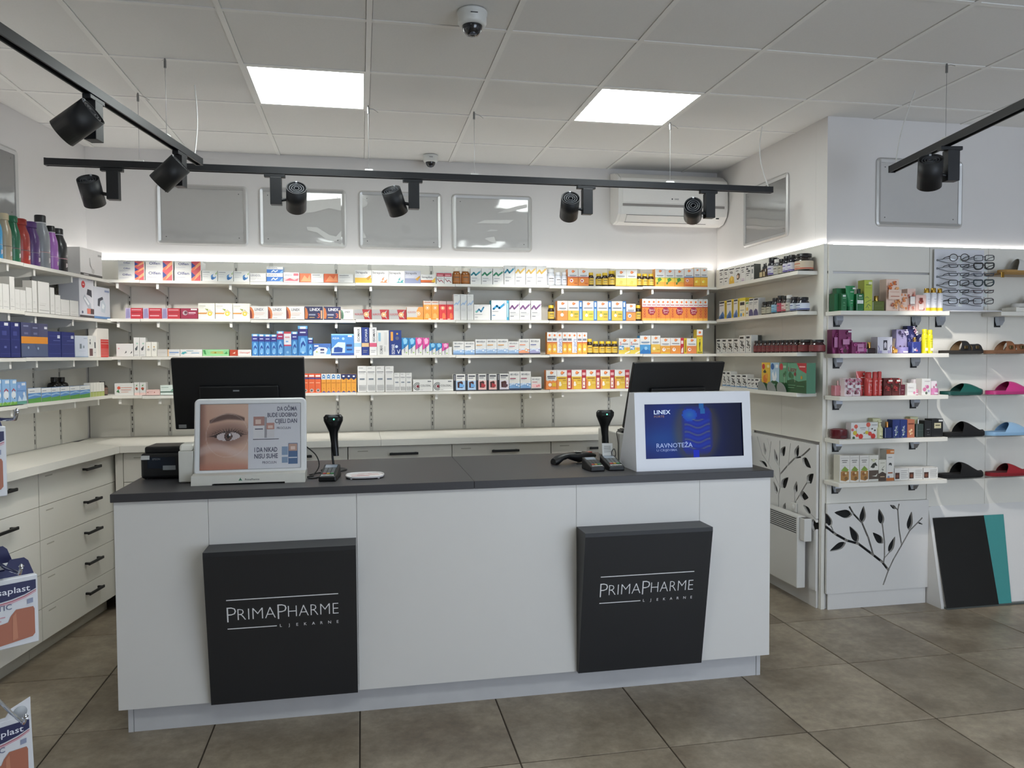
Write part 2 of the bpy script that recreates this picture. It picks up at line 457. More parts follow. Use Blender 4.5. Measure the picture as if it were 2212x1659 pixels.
names = ['leftmost back drawer cabinet beside the corner','second back drawer cabinet, behind the left monitor','third back drawer cabinet, right of the left barcode scanner','fourth back drawer cabinet, behind the middle of the counter','fifth back drawer cabinet, behind the right barcode scanner','rightmost back drawer cabinet behind the right monitor']
for i, x in enumerate((-1.480,-.811,-.141,.528,1.199,1.868)):
    cabinet('drawer_cabinet', names[i], (x, 1.69, 0), 0, .668, .58, DZ, HM)
MB().box(-1.525,-1.482,1.69,1.72,.09,.972,'#d8d5ca').build('corner_filler', LAMI)
tag(bpy.data.objects['corner_filler'], 'narrow white filler strip in the left corner between cabinets', 'filler strip')
p = lw(-.80, .395); cabinet('drawer_cabinet', 'left-wall drawer cabinet next to the counter, with five drawers', (p.x, p.y, 0), LRZ, .80, .36, DZ, HML)
p = lw(-1.602, .395); cabinet('drawer_cabinet', 'left-wall drawer cabinet cut off by the picture edge', (p.x, p.y, 0), LRZ, .80, .36, DZ, HML)
p = lw(-2.404, .395); cabinet('drawer_cabinet', 'left-wall drawer cabinet nearest the viewer, outside the picture', (p.x, p.y, 0), LRZ, .80, .36, DZ, HML)
# worktops
q1 = lw(.02,.445); 
c0 = Vector((-1.487, 1.655))      # inner corner of the worktop
bl = lw(.47,.004)
tag(MB().prism([(bl.x+.01,YB-.032,.973),(.066,YB-.032,.973),(.066,1.655,.973),(c0.x,c0.y,.973),(-1.83,2.0,.973)],(0,0,.04),'#dddbd2').build('worktop', LAMI), 'white worktop on the left half of the back cabinets', 'worktop')
tag(MB().prism([(.068,YB-.032,.973),(XR-.022,YB-.032,.973),(XR-.022,1.655,.973),(.068,1.655,.973)],(0,0,.04),'#dddbd2').build('worktop', LAMI), 'white worktop on the right half of the back cabinets', 'worktop')
e0 = lw(-2.42,.44); e1 = lw(-2.42,.032); e2 = lw(.20,.032)
tag(MB().prism([(e1.x,e1.y,.973),(e0.x,e0.y,.973),(c0.x-.0015,c0.y-.001,.973),(-1.8315,1.9985,.973),(e2.x,e2.y,.973)],(0,0,.04),'#dddbd2').build('worktop', LAMI), 'white worktop on the left-wall cabinets', 'worktop')

# ================================================================== track lights
def rot_to(axis, spin=0.0):
    """matrix taking +z to axis"""
    return Vector(axis).normalized().to_track_quat('Z', 'Y').to_matrix().to_4x4() @ Matrix.Rotation(spin, 4, 'Z')
def track(label, a, b, z, wires, cable=None):
    """suspended black track from a to b (xy), top at z"""
    a = Vector((a[0], a[1], 0)); b = Vector((b[0], b[1], 0)); L_ = (b-a).length; rz = math.atan2(b.y-a.y, b.x-a.x)
    t = empty('light_track', (a.x, a.y, z), rz); tag(t, label, 'light track', 'black suspended light tracks')
    m = MB()
    m.box(0,L_,-.018,.018,-.006,0,'#16181c'); m.box(0,L_,-.018,-.011,-.036,-.0055,'#16181c'); m.box(0,L_,.011,.018,-.036,-.0055,'#16181c')
    m.box(.002,L_-.002,-.011,.011,-.02,-.0055,'#0a0b0d')
    m.build('rail', BLKM, t)
    for s in (0, L_): MB().box(s-.004,s+.004,-.019,.019,-.037,.0005,'#16181c').build('end_cap', BLKM, t)
    for s in wires:
        w = MB().tube([(s,0,.012),(s,0,H-z-.02)],.0011,'#8c8c8c',6).build('wire', mat('steel_wire','#8a8a8a',.35,metal=.8), t)
        MB().box(s-.022,s+.022,-.012,.012,0.0006,.010,'#d8d8d4').build('clamp', BARM, w)
        mm = MB().lathe([(.006,H-z-.045),(.006,H-z-.012),(.004,H-z-.001)],'#9a9a9a',10,(s,0,0))
        mm.tube([(s+.004,0,H-z-.012),(s+.03,.004,H-z-.018),(s+.055,.01,H-z-.032)],.0012,'#8c8c8c',6); mm.build('ceiling_grip', mat('steel_wire','#8a8a8a',.35,metal=.8), w)
    if cable:
        s, ex, ey = cable
        pts = []
        for i in range(13):
            f = i/12; bend = math.sin(f*pi)*-.035
            pts.append((s+ex*f+bend, ey*f, .0+(H-z)*f))
        MB().tube(pts,.0035,'#d6d6d2',8).build('power_cable', mat('white_cable','#d3d3cf',.5), t)
    return t
SPOTC = None
def spot(label, xy, z, rz, side, axis, target, power, roll=0.0, cone=62):
    """black track spot: adaptor, driver box, tilting can with concentric cooling rings; axis = light direction"""
    t = empty('track_spot', (xy[0], xy[1], z), 0); tag(t, label, 'spotlight', 'black track spotlights')
    c = '#121418'; A = Matrix.Rotation(rz, 4, 'Z')
    MB().rbox(-.062,.050,-.016,.016,-.056,-.037,c,b=.003).xf(A).build('adaptor', BLKM, t)
    MB().rbox(-.030,.030,-.024,.024,-.205,-.056,c,b=.002).xf(A).build('driver_box', BLKM, t)
    off = A @ Vector((side*.108, -.004, -.165))
    arm = MB().tube([A @ Vector((side*.028,-.004,-.178)), A @ Vector((side*.062,-.004,-.172))],.009,c,10); arm.build('pivot', BLKM, t)
    T = Matrix.Translation(off) @ rot_to(-Vector(axis), roll)
    can = MB()
    R_ = .055; Lc = .072
    can.lathe([(R_-.004,-Lc+.004),(R_,-Lc),(R_,Lc),(R_-.004,Lc),(R_-.004,Lc-.02),(.0,Lc-.02)],c,28)
    can.xf(T); cn = can.build('can', BLKM, t)
    rg = MB()
    for r in (.040,.028,.016): rg.lathe([(r,Lc-.019),(r,Lc-.003),(r-.004,Lc-.003),(r-.004,Lc-.019)],'#2a2d33',24)
    rg.box(-.005,.005,R_-.006,R_+.001,Lc-.012,Lc+.0006,'#b9bcc0')
    rg.xf(T); rg.build('cooling_ring', mat('dark_grey_coated', None, .45), cn)
    MB().lathe([(R_-.004,-Lc+.006),(0,-Lc+.012)],'#fff4e0',24).xf(T).build('lens', emit_mat('spot_lens_%d' % len(MATS), (1,.95,.86,1), 3.0) if power else mat('unlit_lens','#cfcabf',.2), cn)
    if power:
        l = bpy.data.lights.new('spot_lamp','SPOT'); l.energy = power; l.spot_size = math.radians(cone); l.spot_blend = .5; l.shadow_soft_size = .03; l.color = (1,.96,.91)
        o = bpy.data.objects.new('spot_lamp', l); COL.objects.link(o); o.parent = t
        p0 = Vector((xy[0], xy[1], z)) + off; d = (Vector(target)-p0).normalized()
        o.location = off + d*(Lc+.035); o.rotation_euler = d.to_track_quat('-Z','Y').to_euler()
    return t
ZT = 2.59
track('long black light track hanging parallel to the back wall', (-1.655,1.11), (2.475,1.11), ZT, [.455,1.66,2.26,3.46], (4.11,-.055,-.02))
track('black light track running towards the viewer at upper left', (-.872,.972), (-1.42,-2.2), ZT, [.40,2.2], (.06,-.02,.0))
track('black light track at upper right edge of the picture', (2.862,.50), (2.34,-2.2), ZT, [.53,2.3], (.04,.10,.05))
def down(th, az): return Vector((math.sin(th)*math.sin(az), math.sin(th)*math.cos(az), -math.cos(th)))   # th from vertical, az from the y axis
BS = [(-1.33,-1,.66,.06),(-.50,1,.86,-.10),(.255,-1,.66,.55),(1.28,-1,.92,.16),(2.06,-1,1.24,.40)]
BL = ['leftmost spotlight on the long back track','second spotlight from left on the long back track, rings showing','third spotlight from left on the long back track','fourth spotlight from left on the back track, before the air conditioner','rightmost spotlight on the long back track, before the air conditioner']
for i, (x, sd, th, ln) in enumerate(BS):
    ax = down(th, ln)
    spot(BL[i], (x,1.11), ZT, 0, sd, ax, (x+(-.1 if i else .1),2.2,1.45), LAMP_SPOT)
lrz = math.atan2(-3.172,-.548)
spot('larger near spotlight on the upper left track', (-1.055,-.08), ZT, lrz, 1, Vector((-.80,.12,-.58)), (-1.95,.2,1.3), LAMP_SPOT*.7)
spot('spotlight at the far end of the upper left track', (-.915,.72), ZT, lrz, 1, Vector((-.72,.1,-.68)), (-1.8,1.2,1.4), LAMP_SPOT*.7)
spot('spotlight on the upper right track, before the poster frame', (2.785,-.03), ZT, math.atan2(-2.7,-.522)+pi*.52, -1, Vector((.36,.50,-.80)), (3.80,.83,.90), LAMP_SPOT*2.0, 0.0, 46)

# ================================================================== dome cameras
def dome(label, x, y, sc):
    t = empty('dome_camera', (x,y,H)); tag(t, label, 'security camera', 'white dome security cameras')
    k = sc
    MB().lathe([(.058*k,0),(.060*k,-.004),(.060*k,-.012*k),(.0565*k,-.014*k),(.0565*k,-.045*k),(.050*k,-.056*k),(.040*k,-.056*k)],'#d5d6d2',36).build('housing', mat('white_plastic','#d5d6d2',.4,noise=.01), t)
    MB().lathe([(.040*k,-.050*k),(.040*k,-.058*k),(.0385*k,-.066*k),(.034*k,-.078*k),(.024*k,-.090*k),(.010*k,-.096*k),(0,-.097*k)],'#20222a',32).build('dome', mat('smoked_dome','#14161c',.08,noise=0,coat=.6), t)
    MB().lathe([(.015*k,-.088*k),(.015*k,-.097*k),(.011*k,-.0985*k),(0,-.0985*k)],'#3a3d48',16,(0,-.012*k,.004*k)).build('lens', mat('lens_grey','#4a4e58',.15), t)
    MB().box(-.014*k,.014*k,-.0572*k,-.0562*k,-.026*k,-.022*k,'#3a3a3a').build('maker_mark', mat('mark_ink','#474747',.5), t)
dome('white dome camera on the ceiling near the picture top', .414, -.165, 1.04)
dome('small far dome camera on the ceiling by the back wall', .443, 2.13, .86)

# ================================================================== air conditioner
def aircon():
    t = empty('air_conditioner', (1.815, YB-.002, 2.525)); tag(t, 'white wall-mounted air conditioner above the shelves', 'air conditioner')
    w = .862
    prof = [(0,.03),(-.06,.0),(-.135,.012),(-.190,.060),(-.205,.120),(-.205,.290),(-.190,.325),(-.12,.372),(0,.395)]
    wht = mat('aircon_plastic', '#dcdad6', .35, noise=.01)
    MB().prism([(.02,p[0],p[1]) for p in prof],(w-.04,0,0),'#dddbd7').build('body', wht, t)
    for s in (0,1):
        x = 0 if s == 0 else w-.02
        pr = [(p[0]*.985,p[1]+(.003 if p[1] < .1 else -.003)) for p in prof]
        MB().prism([(x,p[0],p[1]) for p in pr],(.02,0,0),'#cfcdc9').build('end_cap', wht, t)
    MB().box(.03,w-.03,-.2085,-.2045,.145,.266,'#e2e0dd').build('front_panel', mat('aircon_gloss','#e2e0dd',.15,noise=.005), t)
    MB().box(.03,w-.03,-.2090,-.2040,.118,.136,'#8d8a88').build('grey_strip', mat('aircon_strip','#8a8583',.3), t)
    def slope(s, f): return (-.1352-.055*f-.0015, .012+.048*f-.0012)
    lo = slope(0,.06); hi = slope(0,.98)
    fl_ = MB().prism([(.07,lo[0],lo[1]),(w-.16,lo[0],lo[1]),(w-.16,hi[0],hi[1]),(.07,hi[0],hi[1])],(0,-.003,-.002),'#e4e2df').build('louvre', wht, t)
    m = MB(); 
    for f in (.04,1.0):
        q = slope(0,f); m.box(.062,w-.152,q[0]-.004,q[0]-.002,q[1]-.0045,q[1]-.001,'#6f6d6b')
    m.build('louvre_gap', mat('gap_grey','#6f6d6b',.7), fl_)
    tx = MB().text('GREE',(w*.52,-.2094,.172),(1,0,0),(0,0,1),.011,'#4b4b52','C'); tx.lathe([(.006,0),(0,.0005)],'#4b4b52',12,(w*.52-.034,-.2090,.1775),Matrix.Rotation(pi/2,4,'X')); tx.build('maker_mark', PRINT, t)
    MB().box(w-.085,w-.062,-.182,-.176,.045,.060,'#2a2a2e').build('receiver', BLKP, t)
aircon()

# ================================================================== poster frames
def poster(label, O, rz, w=.594, h=.412, marks=()):
    """snap frame: local x to the right, z up, -y out of the wall, origin at lower left"""
    t = empty('poster_frame', O, rz); tag(t, label, 'poster frame', 'empty silver poster frames')
    fm = MB(); 
    out = [(p[0]+w/2, p[1]+h/2) for p in rrect(w,h,.028,6)]; inn = [(p[0]+w/2, p[1]+h/2) for p in rrect(w-.056,h-.056,.004,6)]
    mid = [(p[0]+w/2, p[1]+h/2) for p in rrect(w-.022,h-.022,.018,6)]
    n = len(out); rings = [[(p[0],-.001,p[1]) for p in out],[(p[0],-.010,p[1]) for p in out],[(p[0],-.016,p[1]) for p in mid],[(p[0],-.010,p[1]) for p in inn],[(p[0],-.004,p[1]) for p in inn]]
    for a, b in zip(rings, rings[1:]):
        fm.add(a+b, [(i,(i+1) % n,n+(i+1) % n,n+i) for i in range(n)], '#c9c9c8', 0, True)
    fm.build('frame', mat('frame_aluminium','#cacac9',.38,metal=.75,noise=.02), t)
    MB().box(.012,w-.012,-.004,-.0005,.012,h-.012,'#b4b1ad').build('backing', mat('grey_backing','#dcd9d5',.6), t)
    sh = MB().box(.024,w-.024,-.0068,-.0058,.024,h-.024,'#ffffff').build('clear_sheet', clear_mat('poster_sheet','#fbfbfb',.03,.06), t)
    sc = MB()
    for u in (.06,w-.06):
        for v in (.055,h-.055): sc.lathe([(.0035,0),(.0035,.0015),(0,.002)],'#55524e',8,(u,-.0045,v),Matrix.Rotation(pi/2,4,'X'))
    sc.build('screw', mat('screw_grey','#5a5754',.5), t)
    for mk in marks:
        MB().prism([(p[0]*w,-.0074,p[1]*h) for p in mk],(0,-.0004,0),'#d5d4d0').build('paper_scrap', mat('white_paper','#dcdbd7',.6), t)
    return t
zb = 2.317
yw = YB-.0005
poster('leftmost empty silver poster frame on the back wall', (-1.405,yw,zb), 0)
poster('second poster frame from left on back wall, large white scraps inside', (-.738,yw,zb), 0, marks=(
  [(.50,.58),(.62,.60),(.80,.68),(.94,.64),(.94,.86),(.85,.84),(.70,.82),(.50,.78)], [(.54,.35),(.66,.35),(.80,.22),(.88,.20),(.94,.30),(.94,.17),(.86,.12),(.78,.13),(.66,.26),(.55,.29)], [(.64,.13),(.80,.10),(.90,.09),(.92,.04),(.88,.02),(.86,.06),(.66,.09)]))
poster('third poster frame from left on back wall, two small scraps', (-.058,yw,zb), 0, marks=([(.05,.70),(.05,.88),(.08,.84),(.11,.78),(.10,.74)],[(.05,.18),(.05,.31),(.09,.19)]))
poster('rightmost poster frame on back wall, four torn white scraps', (.612,yw,zb), 0, marks=(
  [(.56,.68),(.70,.70),(.94,.80),(.94,.86),(.82,.82),(.66,.75)],[(.30,.49),(.70,.50),(.77,.57),(.40,.55)],[(.42,.35),(.55,.36),(.57,.38),(.48,.39)],[(.40,.22),(.47,.17),(.55,.14),(.52,.26),(.43,.24)]))
poster('narrow-looking poster frame on the short right wall', (XR-.0005,1.852,zb), -pi/2)
poster('poster frame on the right projecting wall, partly behind a spotlight', (3.010,YC+.0115,zb), 0)
p = lw(-.842,0.0005); poster('poster frame on the left wall, cut off by the picture edge', (p.x,p.y,zb), LRZ)

# ================================================================== service counter
CX0, CX1 = -1.045, 1.855
def counter():
    t = empty('service_counter', (0,0,0)); tag(t, 'white pharmacy service counter with dark grey top and black signs', 'counter')
    for a, b in ((CX0,.4275),(.4285,CX1)):
        MB().rbox(a,b,-.028,.825,.966,1.0,'#3b3a3d',b=.0015,seg=1).build('countertop', DARKL, t)
    J = [CX0+.008,-.676,-.077,.894,1.488,CX1-.008]
    for i in range(5):
        MB().box(J[i]+.0008,J[i+1]-.0008,-.012,.006,.112,.966,'#dddbd8').build('front_panel', LAMIW, t)
    for x in (CX0+.008,CX1-.026):
        MB().box(x,x+.018,.0065,.78,.112,.966,'#dddbd8').build('end_panel', LAMIW, t)
    MB().box(CX0+.03,CX1-.03,.40,.418,.112,.9655,'#dddbd8').build('inner_panel', LAMIW, t)
    MB().box(-.990,1.800,.030,.048,0,.1115,'#c4c4c6').build('plinth', mat('plinth_concrete','#c3c3c5',.5,noise=.10,scale=9), t)
    for x in (-1.012,1.802):
        MB().box(x,x+.020,.028,.72,0,.1115,'#cfcfd0').build('plinth_end', mat('plinth_concrete','#c3c3c5',.5,noise=.10,scale=9), t)
    for x0, n in ((-.675,'left'),(.895,'right')):
        w = .594
        s = MB()
        s.add([(x0,-.0125,.112),(x0+w,-.0125,.112),(x0+w,-.0125,.774),(x0,-.0125,.774),(x0,-.036,.112),(x0+w,-.036,.112),(x0+w,-.150,.756),(x0,-.150,.756),(x0,-.150,.774),(x0+w,-.150,.774)],
              [(0,1,2,3),(4,5,6,7),(7,6,9,8),(8,9,2,3),(0,1,5,4),(0,4,7,8,3),(1,5,6,9,2)],'#26272a')
        so = s.build('sign_box', BLACKL, t); so['label'] = 'black wedge-shaped sign box with white lettering'
        U = Vector((0,-.114,.644)).normalized(); o = Vector((x0,-.0362,.112)); nn = Vector((0,-.644,-.114)).normalized()*.0006
        def P(u, d): return o + Vector((u,0,0)) + U*d + nn
        m = MB()
        wh = '#e8e8ea'
        def ln(u0,u1,d,th): m.add([P(u0,d),P(u1,d),P(u1,d+th),P(u0,d+th)],[(0,1,2,3)],wh)
        ln(.080,.520,.462,.004); ln(.080,.272,.336,.004)
        m.text('P',P(.080,.366),(1,0,0),U,.072,wh,width=.036,thin=.020)
        m.text('RIMA',P(.121,.374),(1,0,0),U,.053,wh,width=.148,thin=.018)
        m.text('P',P(.277,.366),(1,0,0),U,.072,wh,width=.036,thin=.020)
        m.text('HARME',P(.318,.374),(1,0,0),U,.053,wh,width=.202,thin=.018)
        for k, ch in enumerate('LJEKARNE'): m.text(ch,P(.288+k*.0325,.332),(1,0,0),U,.013,wh,'C')
        m.build('sign_lettering', mat('white_lettering','#e8e8ea',.5), so)
counter()

# ================================================================== things on the counter
ZC = 1.0
def paint_grid(m, P00, PU, PV, fn, nu, nv, mi=0):
    """flat printed or displayed picture as a fine grid; fn(u,v) gives sRGB 0..1"""
    o = Vector(P00); a = Vector(PU); b = Vector(PV); v = []; f = []; c = []
    for j in range(nv+1):
        for i in range(nu+1): v.append(o + a*(i/nu) + b*(j/nv))
    for j in range(nv):
        for i in range(nu):
            k = j*(nu+1)+i; f.append((k,k+1,k+nu+2,k+nu+1))
            rgb = fn((i+.5)/nu,(j+.5)/nv)
            c.append(tuple(max(0,min(1,x))**2.2 for x in rgb)+(1.0,))
    m.add(v,f,c,mi)
def mixc(a,b,t): t = max(0,min(1,t)); return tuple(x+(y-x)*t for x, y in zip(a,b))
def sst(a,b,x): t = max(0,min(1,(x-a)/(b-a))); return t*t*(3-2*t)
def eye_ad(u, v):
    """advert picture: brow, eye and cheek on the left half, pale ground on the right"""
    if u > .475: 
        return mixc((.90,.90,.92),(.84,.84,.87),v*.5+abs(u-.8))
    U = u/.475
    c = mixc((.80,.62,.54),(.88,.74,.66),sst(.1,.8,U*.6+v*.4))
    c = mixc(c,(.55,.40,.36),sst(.16,.0,U)*.8)
    by = .72+.10*math.sin((U-.15)*2.7)-.12*max(0,U-.55); bt = .035+.03*math.sin(max(0,min(1,(U-.18)/.75))*pi)
    if .20 < U < .92: c = mixc(c,(.36,.27,.26),sst(bt,bt*.35,abs(v-by))*.85)
    ex, ey = (U-.58)/.27, (v-.50-.03*(U-.58))/.085
    r = math.hypot(ex*.95, ey*1.2 if ey < 0 else ey)
    c = mixc(c,(.46,.34,.32),sst(2.3,.9,math.hypot(ex*.9,(ey-.4)*.8))*.55)
    if ey > .15 and .80 < r < 1.75 and math.sin(math.atan2(ey,ex)*38) > -.2: c = mixc(c,(.20,.15,.15),sst(1.75,.9,r)*.8)
    if r < .86:
        c = (.84,.79,.79); ir = math.hypot((U-.58)/.085,(v-.505)/.070)
        if ir < 1: c = mixc((.46,.35,.32),(.28,.22,.22),sst(.6,1,ir))
        if ir < .42: c = (.08,.07,.08)
        if math.hypot((U-.61)/.022,(v-.53)/.018) < 1: c = (.95,.95,.97)
        c = mixc(c,(.35,.26,.25),sst(.55,.95,ey)*.7)
    elif ey > -.1 and r < 1.06: c = mixc((.20,.14,.14),c,sst(.88,1.08,r))
    cy = .24+.06*math.sin(U*5)
    c = mixc(c,(.90,.82,.80),sst(.10,.02,abs(v-cy-.04))*.55)
    c = mixc(c,(.78,.50,.42),sst(.16,.0,v)*.7)
    rr = math.hypot((U-.56)/.44,(v-.52)/.33)
    c = mixc(c,(.95,.90,.88),sst(.03,.0,abs(rr-1))*.35)
    return c
def ad_display():
    t = empty('advert_display', (-.5325,.17,ZC)); tag(t, 'light grey counter display with an eye advert on the left', 'display stand')
    gw = '#dcdcd8'
    T = Matrix.Translation(Vector((0,.012,.030))) @ Matrix.Rotation(math.radians(-9),4,'X')
    w, h = .474, .338
    m = MB(); pts = [(p[0],0,p[1]+h/2) for p in rrect(w,h,.022,6)]; m.prism(pts,(0,.022,0),gw)
    inn = [(p[0],-.006,p[1]+h/2) for p in rrect(w-.012,h-.012,.018,6)]; n = len(pts)
    m.add(pts+inn,[(i,(i+1) % n,n+(i+1) % n,n+i) for i in range(n)],gw,0,True)
    i2 = [(p[0],-.006,p[1]+h/2) for p in rrect(w-.046,h-.046,.004,6)]
    m.add(inn+i2,[(i,(i+1) % n,n+(i+1) % n,n+i) for i in range(n)],gw)
    m.xf(T).build('frame', mat('pale_grey_plastic','#e0e1e2',.35,noise=.01), t)
    g = MB(); pw, ph = w-.050, h-.050; x0 = -pw/2; z0 = .025
    paint_grid(g,(x0,-.003,z0),(pw,0,0),(0,0,ph),eye_ad,110,80)
    nv = '#4a4c66'
    def P(u,v): return (x0+u*pw,-.0034,z0+v*ph)
    for k, (s_, wd) in enumerate((('DA OČIMA',.20),('BUDE UDOBNO',.30),('CIJELI DAN',.225))):
        g.text(s_,P(.965,.885-.095*k),(1,0,0),(0,0,1),.066*ph,nv,'R',width=wd*pw,thin=-.02)
    g.text('PROCULIN',P(.76,.60),(1,0,0),(0,0,1),.036*ph,nv,'L',width=.14*pw)
    for k, (s_, wd) in enumerate((('I DA NIKAD',.23),('NISU SUHE',.235))):
        g.text(s_,P(.535,.255-.098*k),(1,0,0),(0,0,1),.072*ph,nv,'L',width=wd*pw,thin=-.02)
    g.text('PROCULIN',P(.615,.075),(1,0,0),(0,0,1),.038*ph,nv,'L',width=.14*pw)
    def r(u0,v0,u1,v1,c,k=1): g.add([(P(u0,v0)[0],-.0034-.0003*k,P(u0,v0)[2]),(P(u1,v0)[0],-.0034-.0003*k,P(u0,v0)[2]),(P(u1,v1)[0],-.0034-.0003*k,P(u1,v1)[2]),(P(u0,v1)[0],-.0034-.0003*k,P(u1,v1)[2])],[(0,1,2,3)],c)
    r(.525,.46,.635,.80,'#e6e4e6'); r(.525,.66,.635,.80,'#b98e86',2); r(.545,.685,.60,.755,'#e8cfc4',3); r(.635,.47,.66,.79,'#a9a6ac',2); r(.54,.60,.62,.615,'#55526a',2)
    r(.655,.47,.735,.70,'#dedbdd',2); r(.655,.60,.735,.70,'#c8958a',3); r(.67,.615,.72,.66,'#e8cfc4',4); r(.52,.445,.78,.455,'#4a4552',2)
    r(.81,.08,.87,.33,'#8fa6c2'); r(.81,.17,.87,.20,'#dfe3ea',2); r(.875,.06,.97,.38,'#56749c'); r(.88,.26,.965,.37,'#c9a596',2); r(.90,.28,.945,.33,'#ecd6cc',3); r(.88,.15,.965,.165,'#e5e8ee',2)
    g.xf(T).build('poster', PRINT, t)
    MB().box(-pw/2-.001,pw/2+.001,-.0058,-.0050,z0-.001,z0+ph+.001,'#ffffff').xf(T).build('clear_cover', clear_mat('display_cover','#fcfcfc',.02,.05), t)
    b = MB()
    prof = [(-.0455,.0),(-.058,.0),(-.050,.040),(-.006,.044),(.10,.040),(.11,0)]
    for a, c in ((-.235,-.150),(.150,.235)): b.prism([(a,p[0],p[1]) for p in prof],(c-a,0,0),'#d6d4cd')
    b.prism([(-.1499,p[0],p[1]) for p in ((-.057,.006),(-.050,.040),(-.006,.044),(.10,.040),(.105,.006))],(.2998,0,0),'#d6d4cd')
    bo = b.build('base', mat('cream_plastic','#d2d0c8',.4), t)
    lg = MB(); 
    lg.text('PrimaPharme',(-.015,-.0562,.0165),(1,0,0),(0,.2,1),.008,'#54575a','L')
    for k in range(3):
        a = pi/2+k*2*pi/3; lg.add([Vector((-.034,-.0562,.0205))+Vector((math.cos(a+d)*q,0,math.sin(a+d)*q)) for d, q in ((0,.009),(.8,.004),(2.1,.002),(-.8,.004))],[(0,1,2,3)],'#3c7a5e')
    lg.build('base_logo', PRINT, bo)
    tag_ = t
ad_display()

def monitor(label, x, y, z, yaw, tilt, w, h, mark, zb=1.0):
    """flat monitor seen from behind: local -y is its back"""
    t = empty('monitor', (x,y,zb), yaw); tag(t, label, 'monitor', 'black monitors on the counter')
    T = Matrix.Translation(Vector((0,0,z-zb))) @ Matrix.Rotation(tilt,4,'X')
    MB().rbox(-w/2,w/2,-.012,.012,-h/2,h/2,'#0e0f11',b=.005,seg=2).xf(T).build('panel', BLKP, t)
    MB().rbox(-w*.30,w*.30,-.030,-.0121,-h*.38,h*.12,'#0c0d0f',b=.006).xf(T).build('rear_cover', BLKP, t)
    MB().box(-w/2+.008,w/2-.008,.0121,.0130,-h/2+.02,h/2-.008,'#1a2230').xf(T).build('screen', mat('screen_glass','#0a0d12',.12), t)
    MB().rbox(-.022,.022,.020,.045,.006,z-zb,'#101113',b=.004).build('stand_neck', BLKP, t)
    MB().rbox(-.11,.11,-.04,.13,.0,.008,'#101113',b=.003).build('stand_foot', BLKP, t)
    g = MB().box(-.028,.0,-.0312,-.0302,.015,.022,'#8c9094'); 
    g.box(mark[0],mark[0]+.034,-.0128,-.0121,mark[1],mark[1]+.017,'#9a9c9e') if mark else None
    g.xf(T).build('sticker', PRINT, t)
    return t
monitor('large black monitor seen from behind, above the eye advert', -.617, .50, 1.377, 0.0, math.radians(12), .598, .345, (-.283,-.165))
monitor('black monitor seen from behind, above the white screen housing', 1.592, .53, 1.338, math.radians(17), math.radians(15), .610, .355, None, ZC+.1505)

def printer():
    t = empty('receipt_printer', (-1.026,.34,ZC), math.radians(-2)); tag(t, 'black receipt printer at the left end of the counter', 'printer')
    MB().rbox(0,.180,0,.195,.003,.118,'#101113',b=.014,seg=3).build('body', BLKP, t)
    MB().rbox(.012,.168,.02,.18,.112,.146,'#15161a',b=.010,seg=3).build('lid', BLKP, t)
    MB().box(.03,.15,-.0015,.001,.05,.10,'#1c2733').build('front_panel', mat('printer_glass','#16202c',.12), t)
    MB().box(.004,.040,-.0025,.0005,.090,.108,'#cfcfcc').build('white_sticker', PRINT, t)
    MB().box(.096,.150,-.0030,.0005,.042,.062,'#8f9498').build('grey_sticker', PRINT, t)
    MB().text('EPSON',(.052,-.0020,.088),(1,0,0),(0,0,1),.008,'#777b80').build('maker_mark', PRINT, t)
    for x, y in ((.02,.02),(.16,.02),(.02,.175),(.16,.175)): MB().lathe([(.008,0),(.008,.004)],'#0a0a0a',10,(x,y,0)).build('foot', BLKP, t)
printer()
def psu():
    t = empty('drawer_box', (-.835,.20,ZC)); tag(t, 'narrow white box between the black printer and eye advert', 'box')
    MB().rbox(0,.062,0,.20,.004,.140,'#d8d5cc',b=.004).build('body', mat('cream_plastic','#d2d0c8',.4), t)
    MB().rbox(.001,.061,-.001,.12,.1405,.168,'#d8d5cc',b=.010,taper=lambda x,y,z:(x,y+(.03 if z > .15 and y < .05 else 0),z)).build('cover', mat('cream_plastic','#d2d0c8',.4), t)
    MB().box(.008,.054,.01,.18,0,.004,'#8a8880').build('foot', mat('grey_foot','#8a8880',.6), t)
psu()

